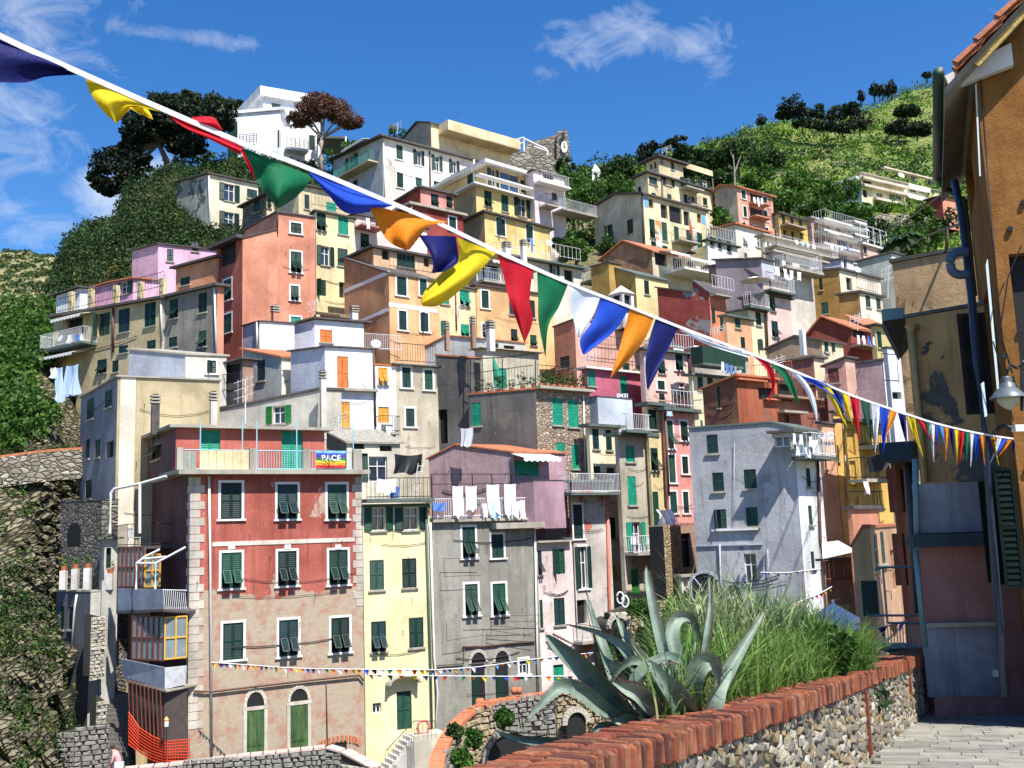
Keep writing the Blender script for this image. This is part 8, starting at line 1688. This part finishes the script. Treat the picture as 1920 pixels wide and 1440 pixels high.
mb=MB(); mb.tube([c+Vector((0,0,2.3)),c+Vector((.1,0,1.7)),c+Vector((.25,0,1.1)),c+Vector((.3,0,.9))],[.03,.16,.28,.2],AWNG,9); mb.build('canopy',gp)
# satellite dishes
for i,(x,y,D,az) in enumerate([(1690,328,168,0),(1030,455,82,0),(705,644,58,0),(1478,520,71,0),(1608,505,74,0)]):
    c=P(x,y,D); o=thing('satellite_dish','white satellite dish '+['on the hillside apartment block','beside the cream terrace house railing','near the tall white house rail','above the line of white sheets','on the brown ochre house terrace','behind the left laundry sheet','on the green awning house roof','on the salmon tower parapet','at the slate cottage wall'][i],'satellite dish',c-Vector((0,0,.5))); mb=MB(); rr=.30 if D<100 else .6; n=10; dr=Vector((.25,-.85,.45)).normalized(); a=dr.cross(Vector((0,0,1))).normalized(); b_=a.cross(dr)
    vs=[c-dr*.12]+[c+(a*math.cos(2*math.pi*k/n)+b_*math.sin(2*math.pi*k/n))*rr for k in range(n)]; mb.add(vs,[(0,1+k,1+(k+1)%n) for k in range(n)],WHITE); mb.build('dish',o); mb=MB(); mb.tube([c-dr*.12,c-dr*.3-Vector((0,0,.5))],.025,IRON,4); mb.tube([c-b_*rr,c+dr*.35],.012,IRON,3); mb.build('mount',o)

RUSTM=simple('rust_stain',(.24,.10,.05),.9,.5,12)
def clutter(key,f,seed,ncab=2,nh=8,cm=IRON):
    rnd=random.Random(seed); b=BL[key]; fc=b[f]; tt=b['tr'] if f=='R' else b['tl']; zt=b['zt']; zb=zt-min(9,zt-b['zb']-1)
    for k in range(ncab):
        z=zt-rnd.uniform(.8,zt-zb); a=rnd.uniform(0,.3)*tt; c=rnd.uniform(.7,1)*tt; sag=rnd.uniform(.05,.3); mb=MB(); mb.tube([fc.at(a+(c-a)*i/10,z-sag*4*(i/10)*(1-i/10)+.012*math.sin(i*2.1),.05) for i in range(11)],rnd.choice((.010,.013,.02)),cm,4,False); mb.build('wall_cable',b['o'])
    mb=MB()
    for k in range(nh):
        t_=rnd.uniform(.3,tt-.3); z=rnd.uniform(zb,zt-.6); mb.tube([fc.at(t_,z,0),fc.at(t_,z+.02,.14),fc.at(t_,z-.22,.15)],.012,cm,3,False)
    tag(mb.build('wall_hooks',b['o']),kind='stuff')
for i,(k,f) in enumerate([('red','R'),('ylm','R'),('gry','R'),('lpk','R'),('pel','R'),('greyb','L'),('greyb','R'),('crmn','R'),('grbn','R'),('ylwn','R'),('pnkn','R'),('rub','L'),('bgy','R'),('whm','R'),('bei','R'),('bei','L'),('salm','R'),('crm2','R'),('orng','L'),('orng','R'),('pch1','R'),('pch2','R'),('yel','R'),('longw','R'),('tan','L'),('tang','L'),('mvp','L'),('pinkc','R'),('salr','R'),('redp','L'),('pnk3','R'),('ochr','L'),('rus','L'),('t1','R'),('t2','R'),('t3','R'),('mural','R'),('tall','R'),('brg','L'),('rst','L'),('whc','L'),('gwg','L'),('s1','R'),('must','L')]): clutter(k,f,i,3 if i<12 else 2,14 if i<8 else 7)
mb=MB()
for (pts_,r_) in (([(1838,140),(1850,300),(1862,450),(1880,640),(1898,700)],.012),([(1915,460),(1890,520),(1872,640)],.01),([(1862,640),(1880,700),(1900,790)],.01)): mb.tube([P(x,y,14.2 if x>1860 else 14.4) for x,y in pts_],r_,IRON,4,False)
mb.build('wall_cable',BL['och']['o'])
for (x,y) in ((1868,668),(1880,430),(1905,380),(1900,620),(1912,880)):
    pp=fR.pt(x+14,y,.02); mb=MB(); mb.box(pp,(.03,.03,.035),IRON,fR.rz); mb.build('wall_bracket',BL['och']['o'])

def chair(p,rz,label,mat=WIRON,group=None):
    o=thing('plastic_chair',label,'chair',p,group); M=Matrix.Rotation(rz,3,'Z'); q=lambda x,y,z:p+M@Vector((x,y,z)); mb=MB()
    mb.obox(q(-.22,-.22,.42),M@Vector((.44,0,0)),M@Vector((0,.44,0)),Vector((0,0,.03)),mat); mb.build('seat',o); mb=MB()
    for i in range(4): mb.obox(q(-.2+.115*i,.2,.47),M@Vector((.06,0,0)),M@Vector((0,.03,0)),Vector((0,0,.4)),mat)
    mb.obox(q(-.22,.2,.84),M@Vector((.44,0,0)),M@Vector((0,.035,0)),Vector((0,0,.06)),mat); mb.build('backrest',o)
    for x in (-.2,.17):
        for y in (-.2,.17): mb=MB(); mb.obox(q(x,y,0),M@Vector((.035,0,0)),M@Vector((0,.035,0)),Vector((0,0,.42)),mat); mb.build('leg',o)
f_=BL['grbn']['R']; z=f_.proj(1190,1036)[1]
for i,x in enumerate((1181,1205)): chair(f_.at(f_.proj(x,1036)[0],z+.01,.5),.3-.9*i,['left','right'][i]+' white plastic chair on the small balcony of the grey beige house')
f_=BL['red']['L']; tq,zq=f_.proj(300,1024); chair(f_.at(tq,zq+.01,1.2),2.6,'white plastic chair on the upper left balcony of the main red house')
f_=BL['ylm']['R']; z=f_.proj(740,935)[1]
tb=thing('blue_tub','bright blue plastic tub on the terrace above the slim yellow house','tub',f_.at(f_.proj(736,935)[0],z+.01,.25)); mb=MB(); c=f_.at(f_.proj(736,935)[0],z+.01,.25); mb.tube([c,c+Vector((0,0,.55))],[.2,.26],BCLOTH,10); mb.build('body',tb)
cloth(f_.at(f_.proj(698,903)[0],z+.95,.66),f_.d,1.0,.7,CLOTH,'white towel over the terrace railing of the slim yellow house',name='towel',cat='towel')
cloth(f_.at(f_.proj(742,850)[0],f_.proj(742,850)[1],-.2),f_.d,1.5,.95,simple('black_tarp',(.015,.015,.018),.5,.3,6),'black tarpaulin hung over the terrace of the slim yellow house',name='tarpaulin',cat='tarpaulin',wav=.12)
mb=MB(); a=f_.at(f_.proj(768,935)[0],z,.4); U=f_.d*.28
for k in (0,1): mb.tube([a+U*k,a+U*k+Vector((.3,.1,1.7))],.02,WIRON,4)
for k in range(6): mb.tube([a+Vector((.3,.1,1.7))*((k+.5)/6),a+U+Vector((.3,.1,1.7))*((k+.5)/6)],.015,WIRON,4)
tag(mb.build('step_ladder'),'white ladder leaning on the terrace of the slim yellow house','ladder')
for i,(x,y,h,D,l) in enumerate([(300,545,28,66,'tv antenna on the lilac house terrace'),(745,250,18,94,'tv antenna on the long whitewashed house roof'),(915,640,34,60,'tv antenna beside the rubble stone house parasol'),(1250,290,14,97,'tv antenna on the small roof tower'),(1395,485,20,71,'tv antenna on the lilac grey flat roof'),(1105,690,26,58,'tv antenna on the plum pink terrace'),(1345,640,26,60,'tv antenna above the green awning house'),(1452,700,26,50,'tv antenna on the dark rust veranda roof'),(860,600,26,62,'tv antenna behind the grey rooftop shed'),(590,590,24,62,'tv antenna on the white upper house'),(1530,505,22,75,'tv antenna on the brown ochre house roof')]): antenna(x,y,h,D,l)
